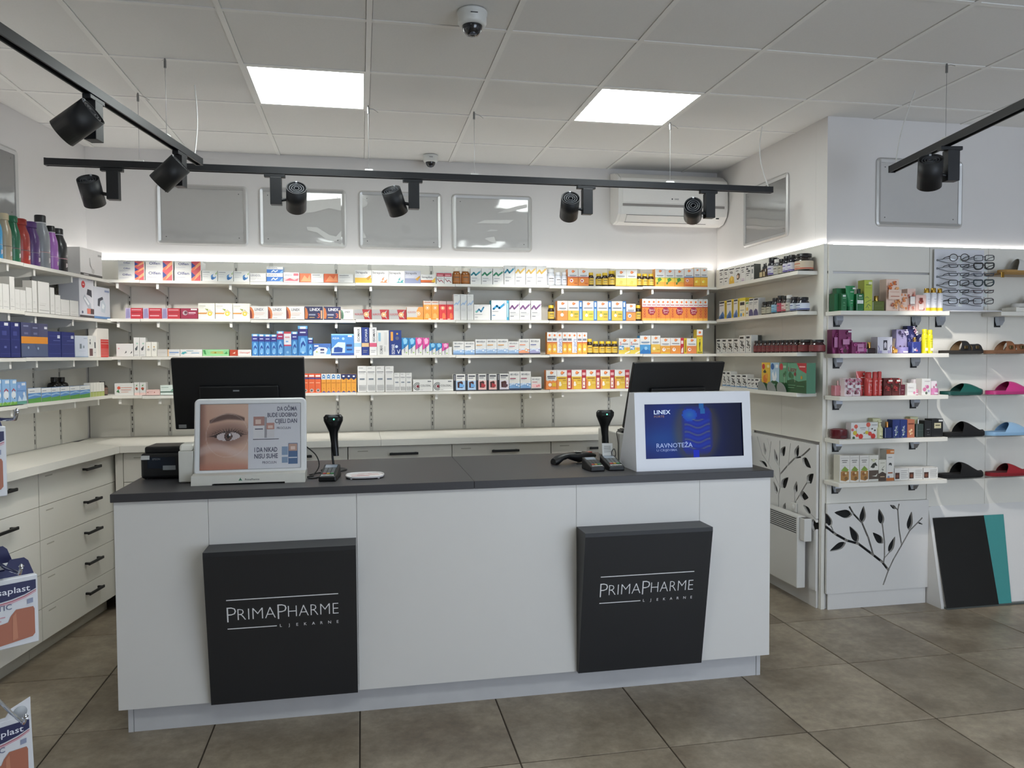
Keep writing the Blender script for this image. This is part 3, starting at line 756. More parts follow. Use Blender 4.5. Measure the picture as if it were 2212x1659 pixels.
def scanner(label, x, y, rz, led):
    t = empty('barcode_scanner', (x,y,ZC), rz); tag(t, label, 'barcode scanner', 'black barcode scanners on stands')
    c = '#0c0d0f'
    MB().lathe([(.062,0),(.062,.006),(.050,.012),(.016,.020),(0,.021)],c,28).build('stand_base', BLKP, t)
    MB().tube([(0,.0,.015),(-.006,.004,.06),(-.008,.010,.12),(-.004,.018,.19)],.0055,c,10).build('gooseneck', BLKP, t)
    h = MB()
    secs = [((.010,.004,.070),.014,.012),((.006,.006,.11),.016,.013),((.002,.006,.15),.018,.015),((0,.004,.185),.021,.018),((0,-.004,.215),.034,.026),((0,-.012,.240),.045,.030),((0,-.014,.258),.046,.024),((0,-.010,.270),.036,.012)]
    v = []; f = []; n = 16
    for (cx,cy,cz), rx, ry in secs:
        for j in range(n): a = 2*pi*j/n; v.append((cx+rx*math.cos(a),cy+ry*math.sin(a),cz))
    for i in range(len(secs)-1):
        for j in range(n): f.append((i*n+j,i*n+(j+1) % n,(i+1)*n+(j+1) % n,(i+1)*n+j))
    h.add(v,f,c,0,True); h.add(v[:n],[tuple(range(n))],c); h.add(v[-n:],[tuple(range(n))],c)
    ho = h.build('scanner_body', mat('scanner_plastic','#0d0f10',.30,noise=.03), t)
    MB().rbox(-.024,.024,-.0475,-.036,.238,.258,'#1b2a26',b=.004).build('scan_window', mat('scan_glass','#16221f',.08), ho)
    MB().lathe([(.0035,0),(0,.002)],'#38e08a',10,(.004,-.0476,.250),Matrix.Rotation(pi/2,4,'X')).build('status_light', emit_mat('scanner_led_%d' % len(MATS),(.1,.9,.45,1),2.5), ho)
    MB().box(-.022,.022,-.0445,-.040,.2605,.2635,'#7d8588').build('maker_mark', PRINT, ho)
    return t
scanner('black barcode scanner on a stand, between advert and coin tray', -.185, .44, 0.0, 1)
scanner('black barcode scanner on a stand, left of the white screen', 1.160, .40, math.radians(-8), 1)

def terminal(label, x, y, rz, w, L_, paper=False, dark=0):
    t = empty('card_terminal', (x,y,ZC), rz); tag(t, label, 'card terminal', 'black card payment terminals')
    c = '#16181b'
    tp = lambda X,Y,Z: (X*(.92 if Z > .02 else 1), Y, Z*(.55+.75*Y/L_) if Z > .02 else Z)
    MB().rbox(-w/2,w/2,0,L_,.0,.042,c,b=.005,seg=2,taper=tp).build('body', BLKP, t)
    def Z(Y): return .042*(.55+.75*Y/L_)+.0012
    def quad(m,u0,u1,y0,y1,c,dz=0): m.add([(u0*w/2,y0*L_,Z(y0*L_)+dz),(u1*w/2,y0*L_,Z(y0*L_)+dz),(u1*w/2,y1*L_,Z(y1*L_)+dz),(u0*w/2,y1*L_,Z(y1*L_)+dz)],[(0,1,2,3)],c)
    sc = MB(); quad(sc,-.66,.66,.68,.92,'#8b95a2'); sc.build('screen', mat('lcd_grey',None,.15), t)
    cols = {0:['#b8392f','#c9a233','#2f8a4a']}
    for r in range(5):
        for k in range(3):
            u = -.60+.43*k; y0 = .16+.10*r
            cc = cols[0][k] if r == 0 else '#6d7378' if not dark else '#3d4247'
            q = MB(); quad(q,u,u+.34,y0,y0+.075,cc,.0012); quad(q,u,u+.34,y0,y0+.075,cc,.0002); q.build('key', PLAST, t)
    b = MB(); quad(b,-.70,.70,.03,.10,'#d4d4d4',.0006); b.text('PBZ CARD',(-.60*w/2,.045*L_,Z(.045*L_)+.0010),(1,0,0),(0,1,.2),.006,'#44484c',width=.58*w); b.build('bank_sticker', PRINT, t)
    if paper:
        pp = MB().add([(-.026,L_*.93,.050),(.026,L_*.93,.050),(.027,L_*.99,.112),(-.027,L_*.97,.114),(-.026,L_*.93+.0006,.050),(.026,L_*.93+.0006,.050),(.027,L_*.99+.0006,.112),(-.027,L_*.97+.0006,.114)],[(0,1,2,3),(4,5,6,7),(0,1,5,4),(1,2,6,5),(2,3,7,6),(3,0,4,7)],'#dcdcd8')
        for k in range(4): pp.add([(-.018,L_*.945-.0006,.070+.009*k),(.016,L_*.945-.0006,.070+.009*k),(.016,L_*.945-.0006,.073+.009*k),(-.018,L_*.945-.0006,.073+.009*k)],[(0,1,2,3)],'#9a9a98')
        pp.build('paper_slip', PRINT, t)
    return t
terminal('black card terminal with coloured keys, left of the coin tray', -.203, .105, math.radians(-6), .078, .165)
terminal('smaller dark card terminal at right, left of the paper-slip terminal', 1.036, .118, math.radians(4), .074, .125, dark=1)
terminal('black card terminal with a white paper slip, beside white screen', 1.130, .122, math.radians(-2), .080, .165, paper=True)

def coin_tray():
    t = empty('coin_tray', (-.040,.20,ZC)); tag(t, 'clear oval coin tray with red and white print', 'coin tray')
    def oval(a,b): return [(a*math.copysign(abs(math.cos(q))**.6,math.cos(q)), b*math.copysign(abs(math.sin(q))**.75,math.sin(q))) for q in [2*pi*i/40 for i in range(40)]]
    MB().prism([(p[0],p[1],.0045) for p in oval(.084,.070)],(0,0,.004),'#e4e0e0').build('insert', PRINT, t)
    pr = MB()
    for k, (a,b,c,d) in enumerate(((-.06,-.030,.02,-.018),(-.035,-.006,.065,.004),(-.065,.014,-.005,.022),(.015,.026,.06,.036),(-.03,.042,.03,.050))):
        pr.add([(a,b,.0090),(c,b+.004,.0090),(c,d,.0090),(a,d-.003,.0090)],[(0,1,2,3)],'#b8444c')
    pr.build('print', PRINT, t)
    rim = MB(); rim.tube([(p[0],p[1],.0105) for p in oval(.084,.070)],.003,'#e9e6e6',8,True)
    rim.build('rim', mat('clear_rim','#e6e4e4',.12), t)
    for x in (-.06,.06):
        for y in (-.052,.05): MB().lathe([(.005,0),(.005,.0044)],'#dedede',10,(x,y,0)).build('foot', mat('clear_rim','#e6e4e4',.12), t)
coin_tray()

def gut_screen(u, v):
    c = mixc((.03,.06,.22),(.05,.13,.36),sst(.75,.0,abs(u-.25)+.35*abs(v-.35)))
    c = mixc(c,(.05,.25,.45),sst(.35,.0,math.hypot(u-.16,v-.35))*.45)
    c = mixc(c,(.03,.05,.14),sst(.62,1.0,u))
    d = math.hypot((u-.53)/.185,(v-.50)/.50)
    c = mixc(c,(.32,.26,.12),sst(1.55,1.0,d)*.42*(1 if v < .9 else .5))
    tor = max(0,1-max(abs(u-.535)/.165,abs(v-.50)/.47)**6)
    if d < 1.06: c = mixc(c,(.03,.09,.50),tor*.75)
    st = math.hypot((u-.46)/.075,(v-.79)/.115)
    if st < 1: c = mixc((.12,.30,.50),(.07,.20,.52),st)
    if abs(u-.59+.03*(v-.9)*3) < .024 and v > .80: c = (.10,.28,.48)
    if .15 < v < .72 and abs(u-.535) < .135:
        q = math.sin(v*46+math.sin(u*26)*1.6)
        c = mixc(c,(.36,.38,.26),max(0,q)**3*.5); c = mixc(c,(.06,.22,.52),max(0,-q)*.4)
    if abs(u-.52) < .03 and v < .14: c = (.04,.12,.55)
    return c
def screen_housing():
    t = empty('digital_display', (1.508,.10,ZC), math.radians(1.2)); tag(t, 'white wedge-shaped housing with a dark blue advert screen', 'display screen')
    w, h = .596, .368
    wm = mat('white_gloss_housing','#dfe0e6',.25,noise=.006)
    A, B, Cc, D = (-.022,0),(.010,h),(.075,h),(.215,0)
    s = MB(); bz = .050
    def F(u,v): q = -.022+.032*v; return (u*w-w/2, q, v*h)
    pl, pr_, pb, pt = .082,.926,.155,.852
    fr = [F(0,0),F(1,0),F(1,1),F(0,1)]; inn = [F(pl,pb),F(pr_,pb),F(pr_,pt),F(pl,pt)]
    s.add(fr+inn,[(0,1,5,4),(1,2,6,5),(2,3,7,6),(3,0,4,7)],'#dfe0e6')
    for sx in (-w/2,w/2): s.add([(sx,p[0],p[1]) for p in (A,B,Cc,D)],[(0,1,2,3)],'#dfe0e6')
    s.add([(-w/2,.010,h),(w/2,.010,h),(w/2,.075,h),(-w/2,.075,h),(-w/2,.215,0),(w/2,.215,0),(-w/2,-.022,0),(w/2,-.022,0)],[(0,1,2,3),(3,2,5,4),(4,5,7,6)],'#dfe0e6')
    s.build('housing', wm, t)
    bz_ = MB(); dpt = Vector((0,.008,-.0007))
    i2 = [Vector(p)+dpt for p in inn]; bz_.add([Vector(p) for p in inn]+i2,[(0,1,5,4),(1,2,6,5),(2,3,7,6),(3,0,4,7)],'#17181c'); bz_.build('bezel', BLKP, t)
    d = MB(); p0 = i2[0]; paint_grid(d,p0,i2[1]-p0,i2[3]-p0,gut_screen,84,52)
    U = (i2[3]-p0); R_ = (i2[1]-p0); nn = R_.cross(U).normalized()*.0006
    def Q(u,v): return p0+R_*u+U*v+nn
    d.text('LINEX',Q(.100,.815),R_,U,.076*U.length,'#b9c6e2','L',width=.165*R_.length)
    d.text('FORTE',Q(.100,.752),R_,U,.040*U.length,'#6e5a4a','L',width=.12*R_.length)
    d.text('RAVNOTEŽA',Q(.115,.195),R_,U,.085*U.length,'#7f8db0','L',width=.365*R_.length)
    d.text('U CRIJEVIMA',Q(.115,.130),R_,U,.042*U.length,'#6d7aa0','L',width=.21*R_.length)
    d.build('screen', mat('lit_screen',None,.30,spec=.12,noise=0,emit=.5), t)
screen_housing()

def white_unit():
    t = empty('till_box', (1.335,.375,ZC)); tag(t, 'white box behind the white screen housing, keypad on top', 'box')
    MB().rbox(-.105,.42,0,.36,.004,.150,'#dcdbd6',b=.006).build('body', mat('cream_plastic','#d2d0c8',.4), t)
    MB().box(-.085,.40,.02,.34,0,.004,'#7a7a78').build('foot', mat('grey_foot','#8a8880',.6), t)
    k = empty('keypad', (1.245,.385,ZC+.1503), math.radians(-4)); tag(k, 'flat black keypad lying on the white box by the right monitor', 'keypad')
    MB().rbox(0,.17,0,.085,0,.014,'#101215',b=.004).build('case', BLKP, k)
    for r in range(3):
        for c in range(6): MB().rbox(.010+.0255*c,.030+.0255*c,.010+.024*r,.030+.024*r,.0142,.0185,'#191b1f',b=.0015,seg=1).build('key', BLKP, k)
white_unit()

def handset():
    t = empty('desk_phone', (.985,.42,ZC), math.radians(20)); tag(t, 'black arched handset device lying left of the right scanner', 'handset')
    secs = [(-.105,.012,.024,.020),(-.085,.020,.030,.024),(-.055,.034,.028,.017),(-.02,.040,.026,.015),(.015,.034,.030,.022),(.05,.028,.036,.027),(.085,.032,.034,.024),(.12,.036,.026,.014),(.15,.030,.018,.010)]
    v = []; f = []; n = 14
    for x, z, ry, rz_ in secs:
        for j in range(n): a = 2*pi*j/n; v.append((x,ry*math.cos(a),max(.001,z+rz_*math.sin(a))))
    for i in range(len(secs)-1):
        for j in range(n): f.append((i*n+j,i*n+(j+1) % n,(i+1)*n+(j+1) % n,(i+1)*n+j))
    m = MB().add(v,f,'#0e0f11',0,True); m.add(v[:n],[tuple(range(n))],'#0e0f11'); m.add(v[-n:],[tuple(range(n))],'#0e0f11'); m.build('body', BLKP, t)
    g = MB().add([(.022,-.020,.0575),(.058,-.020,.0562),(.060,.006,.0585),(.024,.006,.0598)],[(0,1,2,3)],'#c9c9c6')
    for k in range(3): g.add([(.026+.011*k,-.014,.0588),(.033+.011*k,-.014,.0584),(.033+.011*k,-.004,.0600),(.026+.011*k,-.004,.0604)],[(0,1,2,3)],'#3a3a3c')
    g.build('sticker', PRINT, t)
    MB().rbox(.10,.13,-.012,.012,.046,.052,'#a04038',b=.002).build('red_key', PLAST, t)
handset()

def cable(name, label, pts, r=.0028):
    """smooth cable through points"""
    P = [Vector(p) for p in pts]; out = []
    for i in range(len(P)-1):
        p0 = P[max(i-1,0)]; p1 = P[i]; p2 = P[i+1]; p3 = P[min(i+2,len(P)-1)]
        for k in range(6):
            s = k/6; out.append(.5*((2*p1)+(p2-p0)*s+(2*p0-5*p1+4*p2-p3)*s*s+(3*p1-p0-3*p2+p3)*s**3))
    out.append(P[-1])
    tag(MB().tube(out,r,'#101113',8).build(name, mat('cable_black','#101113',.5)), label, 'cable', 'black cables on the counter')
cable('cable','black cable looping right of the eye advert',[(-.31,.36,1.13),(-.262,.33,1.09),(-.248,.32,1.04),(-.275,.28,1.004),(-.30,.24,1.0035),(-.27,.26,1.004)])
cable('cable','black cable curling on the countertop beside the left card terminal',[(-.29,.20,1.003),(-.255,.20,1.0035),(-.222,.29,1.003),(-.25,.36,1.003),(-.29,.30,1.0035)])
cable('cable','black cable rising behind the white narrow box at left',[(-.835,.46,1.02),(-.832,.45,1.10),(-.815,.45,1.16),(-.79,.45,1.20),(-.775,.46,1.235)])
cable('cable','thin black cable hanging from the keypad at right',[(1.236,.42,1.158),(1.224,.40,1.150),(1.219,.362,1.10),(1.217,.355,1.05),(1.219,.35,1.004),(1.222,.33,1.003)],.002)
cable('cable','black cable loop right of the paper-slip card terminal',[(1.150,.29,1.005),(1.175,.275,1.05),(1.168,.27,1.085),(1.155,.27,1.07),(1.165,.275,1.03),(1.185,.27,1.004)],.002)
cable('cable','black cables tangled under the right barcode scanner',[(1.00,.36,1.004),(1.04,.33,1.01),(1.075,.31,1.02),(1.06,.29,1.010),(1.03,.32,1.006),(1.09,.34,1.012),(1.115,.32,1.004)],.0025)
LEAF_COLUMN = ([([(3.07, 0.135), (3.104, 0.222), (3.137, 0.286), (3.193, 0.372), (3.248, 0.459), (3.304, 0.507), (3.333, 0.533)], 0.0063), ([(3.104, 0.222), (3.06, 0.275), (2.999, 0.321), (2.896, 0.396), (2.819, 0.419), (2.743, 0.461), (2.684, 0.506)], 0.0106), ([(2.999, 0.321), (2.964, 0.427), (2.92, 0.521), (2.86, 0.581), (2.834, 0.623)], 0.0078), ([(3.07, 0.271), (3.075, 0.305), (3.074, 0.398), (3.058, 0.507)], 0.0063), ([(3.075, 0.298), (3.111, 0.334)], 0.0042), ([(3.193, 0.372), (3.174, 0.47), (3.163, 0.591), (3.171, 0.625)], 0.0063), ([(3.163, 0.591), (3.133, 0.618)], 0.0056), ([(3.304, 0.507), (3.333, 0.495)], 0.0063), ([(2.725, 0.485), (2.711, 0.512)], 0.0042)], [((2.713, 0.508), (2.679, 0.594), 0.0324), ((2.853, 0.574), (2.732, 0.594), 0.0437), ((2.92, 0.521), (2.929, 0.626), 0.0367), ((2.894, 0.406), (2.835, 0.506), 0.0409), ((2.811, 0.406), (2.703, 0.36), 0.0367), ((3.058, 0.505), (3.034, 0.604), 0.0367), ((3.065, 0.389), (2.993, 0.46), 0.0381), ((3.106, 0.328), (3.147, 0.428), 0.0338), ((3.241, 0.461), (3.259, 0.577), 0.0353), ((3.152, 0.599), (3.108, 0.624), 0.0183)])
LEAF_RETURN = ([([(-1.288, 0.536), (-1.29, 0.621), (-1.272, 0.674), (-1.276, 0.757), (-1.285, 0.822), (-1.279, 0.976)], 0.0063), ([(-1.273, 0.757), (-1.185, 0.827), (-1.098, 0.888), (-1.027, 0.906), (-0.932, 0.967)], 0.0085), ([(-1.272, 0.67), (-1.355, 0.753), (-1.42, 0.808), (-1.504, 0.861), (-1.574, 0.975)], 0.0056), ([(-1.42, 0.808), (-1.389, 0.96)], 0.0042), ([(-1.402, 0.916), (-1.439, 0.976)], 0.0035), ([(-1.174, 0.839), (-1.15, 0.974)], 0.0035), ([(-1.111, 0.566), (-1.08, 0.618), (-1.038, 0.666), (-0.956, 0.758)], 0.0071), ([(-1.097, 0.587), (-1.095, 0.664)], 0.0049), ([(-1.284, 0.805), (-1.316, 0.834)], 0.0035), ([(-0.846, 0.539), (-0.919, 0.57)], 0.0035)], [((-1.462, 0.86), (-1.485, 0.946), 0.0183), ((-1.313, 0.825), (-1.349, 0.918), 0.0212), ((-1.265, 0.881), (-1.21, 0.951), 0.031), ((-1.095, 0.894), (-1.054, 0.976), 0.0282), ((-1.016, 0.894), (-0.917, 0.849), 0.0324), ((-1.259, 0.673), (-1.172, 0.754), 0.0324), ((-1.308, 0.62), (-1.354, 0.699), 0.0226), ((-0.961, 0.753), (-0.889, 0.819), 0.0324), ((-1.095, 0.662), (-1.074, 0.745), 0.024), ((-1.041, 0.665), (-0.941, 0.663), 0.0324), ((-0.916, 0.569), (-1.002, 0.605), 0.0226), ((-0.911, 0.5), (-0.843, 0.511), 0.0395), ((-1.436, 0.786), (-1.541, 0.813), 0.0197), ((-1.227, 0.529), (-1.205, 0.583), 0.0183)])

# ================================================================== projecting wall on the right: boards with leaf cut-outs
def stroke_poly(pts, w):
    out = []
    for a, b in zip(pts, pts[1:]):
        d = Vector((b[0]-a[0], b[1]-a[1])); d.normalize(); n_ = Vector((-d.y, d.x))*w/2; e = d*w*.35
        out.append([(a[0]-e.x+n_.x,a[1]-e.y+n_.y),(b[0]+e.x+n_.x,b[1]+e.y+n_.y),(b[0]+e.x-n_.x,b[1]+e.y-n_.y),(a[0]-e.x-n_.x,a[1]-e.y-n_.y)])
    return out
def leaf_poly(b, t, w):
    b = Vector(b); t = Vector(t); d = t-b; n_ = Vector((-d.y,d.x)).normalized()*w/2; up = []; dn = []
    for i in range(1, 9):
        f = i/9; k = math.sin(f**.8*pi)**.8*(1.0+.12*math.sin(f*6))
        up.append(b+d*f+n_*k); dn.append(b+d*f-n_*k)
    return [tuple(b)]+[tuple(p) for p in up]+[tuple(t)]+[tuple(p) for p in dn[::-1]]
def cut_panel(name, parent, x0, x1, z0, z1, thick, art, wk=1.0):
    """board in the local xz plane (front at y=0, back at +thick) with the art cut right through"""
    base = MB().box(x0,x1,0,thick,z0,z1,'#dddbd6').build(name, LAMIW, parent)
    cut = MB()
    for pts, w in art[0]:
        for q in stroke_poly(pts, w*1.4): cut.prism([(p[0],-.01,p[1]) for p in q],(0,thick+.02,0),'#dddbd6')
    for b, t, w in art[1]: cut.prism([(p[0],-.0103,p[1]) for p in leaf_poly(b,t,w*wk*1.08)],(0,thick+.0206,0),'#dddbd6')
    co = cut.build('cutter', LAMIW, parent)
    bm = bmesh.new(); bm.from_mesh(co.data); bmesh.ops.recalc_face_normals(bm, faces=bm.faces); bm.to_mesh(co.data); bm.free()
    md = base.modifiers.new('cut','BOOLEAN'); md.operation = 'DIFFERENCE'; md.object = co; md.solver = 'EXACT'; md.use_self = True
    dg = bpy.context.evaluated_depsgraph_get(); me = bpy.data.meshes.new_from_object(base.evaluated_get(dg))
    base.modifiers.remove(md); old = base.data; base.data = me; me.name = name
    bpy.data.objects.remove(co)
    return base
tb = empty('leaf_panel', (0,YC-.022,0)); tag(tb, 'low white board with dark leaf cut-outs under the cosmetics shelves', 'wall panel', 'white boards with leaf cut-outs')
cut_panel('board', tb, XR-.002, 3.378, .100, .645, .016, LEAF_COLUMN)
MB().box(XR+.004,3.372,.0165,.020,.104,.641,'#121212').build('dark_backing', mat('dark_recess','#0c0c0d',.8), tb)
MB().box(XR+.014,3.372,.010,.020,.0,.0995,'#d4d2cc').build('plinth', LAMIW, tb)
ta = empty('leaf_panel', (XR-.043,0,0), -pi/2); tag(ta, 'white board with leaf cut-outs behind the wall heater', 'wall panel', 'white boards with leaf cut-outs')
cut_panel('board', ta, -1.650, -.860, .105, .998, .016, LEAF_RETURN, 1.6)
MB().box(-1.645,-.866,.0165,.020,.110,.994,'#121212').build('dark_backing', mat('dark_recess','#0c0c0d',.8), ta)
MB().box(-1.648,-.862,.006,.0195,.0,.1045,'#cfcdc7').build('plinth', LAMIW, ta)

# upper boards of the projecting wall
tc_ = empty('cosmetics_shelving', (0,YC+.011,0)); tag(tc_, 'white five-tier cosmetics shelving on the right projecting wall', 'shelving')
for z0, z1 in ((.646,2.028),(2.042,2.200)):
    MB().box(XR+.0005,3.373,-.016,-.001,z0,z1,'#cfcdc6').build('back_board', LAMI, tc_)
MB().box(XR+.001,3.373,-.008,-.001,2.0285,2.0415,'#6a6a6a').build('slat_groove', ALU, tc_)
MB().box(XR+.0005,XR+.028,-.022,-.0165,.646,2.200,'#cfcdc6').build('corner_strip', LAMI, tc_)
MB().box(2.70,3.372,-.009,-.004,2.2005,2.2018,'#ffffff').build('led_strip', STRIP, tc_)
def clamp_mesh():
    m = MB()
    m.add([(-.021,-.030,0),(.021,-.030,0),(.020,-.032,-.026),(.011,-.024,-.052),(-.011,-.024,-.052),(-.020,-.032,-.026),(-.021,0,0),(.021,0,0),(.020,0,-.026),(.013,0,-.056),(-.013,0,-.056),(-.020,0,-.026)],
          [(0,1,2,5),(5,2,3,4),(0,6,7,1),(1,7,8,2),(2,8,9,3),(0,5,11,6),(5,4,10,11),(4,3,9,10)],'#aab4c4')
    return m.mesh('clamp_bracket', mat('clamp_chrome','#b9c0cc',.28,metal=1.0,noise=.03))
CLM = clamp_mesh()
CLP = MB().box(-.022,.022,-.003,-.0005,-.064,-.002,'#15171a').mesh('clamp_plate', BLKP)
PZ = (1.785,1.536,1.287,1.034,.781)
for k, z in enumerate(PZ):
    x1 = 3.388
    sh = MB().rbox(2.668,x1,-.171,-.0225,z-.012,z+.012,'#e0ded8',b=.001,seg=1).build('shelf', LAMI, tc_)
    for x in (2.745,3.270):
        c = link('clamp_bracket', CLM, sh, (x,-.0225,z-.0122)); link('clamp_plate', CLP, sh, (x,-.0165,z-.0122))

# ---- slipper wall
ts = empty('slipper_display', (0,YC+.011,0)); tag(ts, 'white slipper display wall with thin clear ledges at right edge', 'display wall')
for i, (a, b) in enumerate(((3.376,3.79),(3.792,4.40),(4.402,5.10))):
    MB().box(a,b,-.016,-.001,.60,2.200,'#cfcdc6').build('back_board', LAMI, ts)
MB().box(3.378,5.05,-.009,-.004,2.2005,2.2018,'#ffffff').build('led_strip', STRIP, ts)
MB().prism([(3.3785,-.0165,0),(3.3785,-.150,0),(3.3785,-.150,.012),(3.3785,-.030,.60),(3.3785,-.0165,.60)],(.0195,0,0),'#d9d7d2').build('end_board', LAMIW, ts)
sh = MB().rbox(3.745,5.05,-.171,-.0225,PZ[0]-.012,PZ[0]+.012,'#e0ded8',b=.001,seg=1).build('shelf', LAMI, ts)
for x in (3.86,4.5): link('clamp_bracket', CLM, sh, (x,-.0225,PZ[0]-.0122)); link('clamp_plate', CLP, sh, (x,-.0165,PZ[0]-.0122))
link('clamp_bracket', CLM, ts, (3.44,-.0225,PZ[0]-.0122)); link('clamp_plate', CLP, ts, (3.44,-.0165,PZ[0]-.0122))
for z in (1.539,1.290,1.037,.785):
    for x0, x1 in ((3.405,3.715),(3.725,4.035)):
        led = MB().rbox(x0,x1,-.150,-.0165,z,z+.004,'#d5d8d8',b=.001,seg=1)
        led.build('clear_ledge', clear_mat('acrylic','#f6f8f8',.04,.05), ts)
lb = MB().add([(3.40,-.018,.60),(5.1,-.018,.60),(5.1,-.150,.012),(3.40,-.150,.012),(3.40,-.004,.60),(5.1,-.004,.60),(5.1,-.136,.012),(3.40,-.136,.012)],[(0,1,2,3),(4,5,6,7),(0,1,5,4),(2,3,7,6),(0,3,7,4),(1,2,6,5)],'#dad8d2').build('sloping_board', LAMIW, ts)
MB().box(3.40,5.1,-.170,-.1365,0,.0118,'#5d6360').build('floor_rail', mat('rail_grey','#565c59',.3), ts)
# leaning mirror, the dark room's reflection put into its base colour; teal strip
tm_ = empty('mirror', (3.392,YC-.160,.0125)); tag(tm_, 'dark leaning mirror with a teal strip along its right side', 'mirror')
def slab(m, u0, u1, v0, v1, th, c, lean=.128, hgt=.520, sk=.0):
    def P(u,v,o): return (u+sk*v, lean*v+o*-.97, hgt*v+o*-.24)
    q = [P(u0,v0,0),P(u1,v0,0),P(u1,v1,0),P(u0,v1,0),P(u0,v0,th),P(u1,v0,th),P(u1,v1,th),P(u0,v1,th)]
    m.add(q,[(0,1,2,3),(4,5,6,7),(0,1,5,4),(1,2,6,5),(2,3,7,6),(3,0,4,7)],c); return m
slab(MB(),0.005,.368,0,1,.005,'#0a0c0c').build('glass', mat('mirror_dark_reflection','#060808',.06,noise=0), tm_)
MB().add([(.3685,-.0005,.0),(.462,-.0005,0),(.515,.1275,.52),(.3685,.1275,.52),(.3685,.0035,.0),(.462,.0035,0),(.515,.1315,.52),(.3685,.1315,.52)],[(0,1,2,3),(4,5,6,7),(0,1,5,4),(1,2,6,5),(2,3,7,6),(3,0,4,7)],'#4b9c9a').build('teal_strip', mat('teal_film','#3f8f8e',.25), tm_)

# ---- convector heater
th = empty('wall_heater', (XR-.044,.935,.105), -pi/2); tag(th, 'white wall-mounted convector heater with slotted top at right', 'heater')
wm = mat('heater_enamel','#d8d6d1',.35,noise=.01)
MB().rbox(-.78,0,-.078,-.020,.0,.445,'#d8d6d1',b=.006).build('body', wm, th)
for k in range(8):
    MB().box(-.76,-.012,-.0788,-.0776,.340+.0125*k,.3455+.0125*k,'#3a3a3a').build('slot', mat('slot_dark','#2c2c2c',.7), th)
MB().rbox(.001,.052,-.062,-.012,.30,.440,'#d0cec9',b=.004).build('control_box', wm, th)
MB().box(.006,.048,-.058,-.016,.4402,.4420,'#8b8984').build('vent', mat('gap_grey','#6f6d6b',.7), th)
MB().box(-.70,-.06,-.0195,-.001,.05,.40,'#c9c7c2').build('wall_bracket', wm, th)
tz = empty('wall_socket', (XR-.0435,1.09,.575), -pi/2); tag(tz, 'small white wall socket above the heater', 'socket')
MB().rbox(-.03,.03,-.012,0,-.03,.03,'#dedcd6',b=.004).build('plate', wm, tz); MB().lathe([(.018,0),(.016,.003),(.0,.003)],'#c9c7c0',16,(0,-.0125,0),Matrix.Rotation(pi/2,4,'X')).build('socket_well', wm, tz)

# ================================================================== slippers
def slipper_mesh(style, L_, Wd, hgt, c_up, c_sole, c_in):
    """toe towards +x, sole on z=0, length L_"""
    so = MB(); up = MB(); inn = MB(); n = 26
    def half(f):   # outline half width along the length, heel 0 .. toe 1
        return Wd/2*(.80*min(1,(f/.10)**.5) if f < .10 else .80+.20*sst(.1,.70,f)) * (1 if f < .80 else max(.02,1-((f-.80)/.2)**2)**.5)
    st = .022
    prof = [(i/n) for i in range(n+1)]
    lo = [(f*L_, half(max(f,.004))) for f in prof]
    out = [(x,-y) for x, y in lo]+[(x,y) for x, y in lo[::-1]]
    def rise(x): f = x/L_; return .010*max(0,(f-.82)/.18)**2
    a = [(x,y,0.0+rise(x)) for x, y in out]; b = [(x,y*1.02,st*.55+rise(x)) for x, y in out]; c = [(x,y*.97,st+rise(x)) for x, y in out]; m_ = len(out)
    so.add(a,[tuple(range(m_))],c_sole)
    so.add(a+b,[(i,(i+1) % m_,m_+(i+1) % m_,m_+i) for i in range(m_)],c_sole,0,True)
    so.add(b+c,[(i,(i+1) % m_,m_+(i+1) % m_,m_+i) for i in range(m_)],c_sole,0,True)
    inn.add([(p[0],p[1],p[2]+.0004) for p in c],[tuple(range(m_))],c_in)
    def strip(f0,f1,top,slope,k=14):
        v = []; fa = []; q = 14
        for i in range(k+1):
            f = f0+(f1-f0)*i/k; hw = half(f)*1.0
            for j in range(q+1):
                an = pi*j/q; t_ = top(f)
                xx = f*L_ + slope*max(0,math.sin(an))*(1-i/k)
                v.append((xx, -hw*math.cos(an)*(1.0-.06*math.sin(an)), st*.8+rise(f*L_)+t_*math.sin(an)**.75))
        for i in range(k):
            for j in range(q): fa.append((i*(q+1)+j,i*(q+1)+j+1,(i+1)*(q+1)+j+1,(i+1)*(q+1)+j))
        up.add(v,fa,c_up,0,True)
        v2 = [(p[0],p[1]*.94,p[2]-.0035) for p in v]; inn.add(v2,fa,c_in,0,True)
    if style == 'mule':
        strip(.36,.995,lambda f: hgt*(1-sst(.36,1.02,f)*.86)*(.92 if f > .9 else 1), .035)
    elif style == 'clog':
        strip(.34,.995,lambda f: hgt*(1-max(0,(f-.42)/.58)**1.7*.84), .055)
        v = []
    else:   # two-strap sandal
        strip(.36,.60,lambda f: hgt*.98, .035, 8); strip(.63,.90,lambda f: hgt*.66, .012, 8)
    return so, up, inn
def slipper(label, x, z, y, style, c_up, c_sole, c_in, L_=.275, Wd=.098, hgt=.062, rz=0.0, matr=None, grp='slippers on the clear ledges'):
    so, up, inn = slipper_mesh(style, L_, Wd, hgt, c_up, c_sole, c_in)
    t = empty('slipper', (x,y,z), rz); tag(t, label, 'slipper', grp)
    mm = matr or MATTE
    so.build('sole', mm, t); up.build('upper', mm, t); inn.build('insole', MATTE, t)
    if style == 'sandal':
        for f in (.48,.75): MB().rbox(f*L_-.012,f*L_+.012,-Wd*.5-.004,-Wd*.5+.002,.030,.050,'#6b5a40',b=.002).build('buckle', METAL, t)
    if style == 'clog':
        MB().rbox(.50*L_,.54*L_,-Wd*.40,-Wd*.36,hgt*.62,hgt*.74,c_in,b=.001,seg=1).build('emblem', mm, t)
    return t
ys = YC-.075
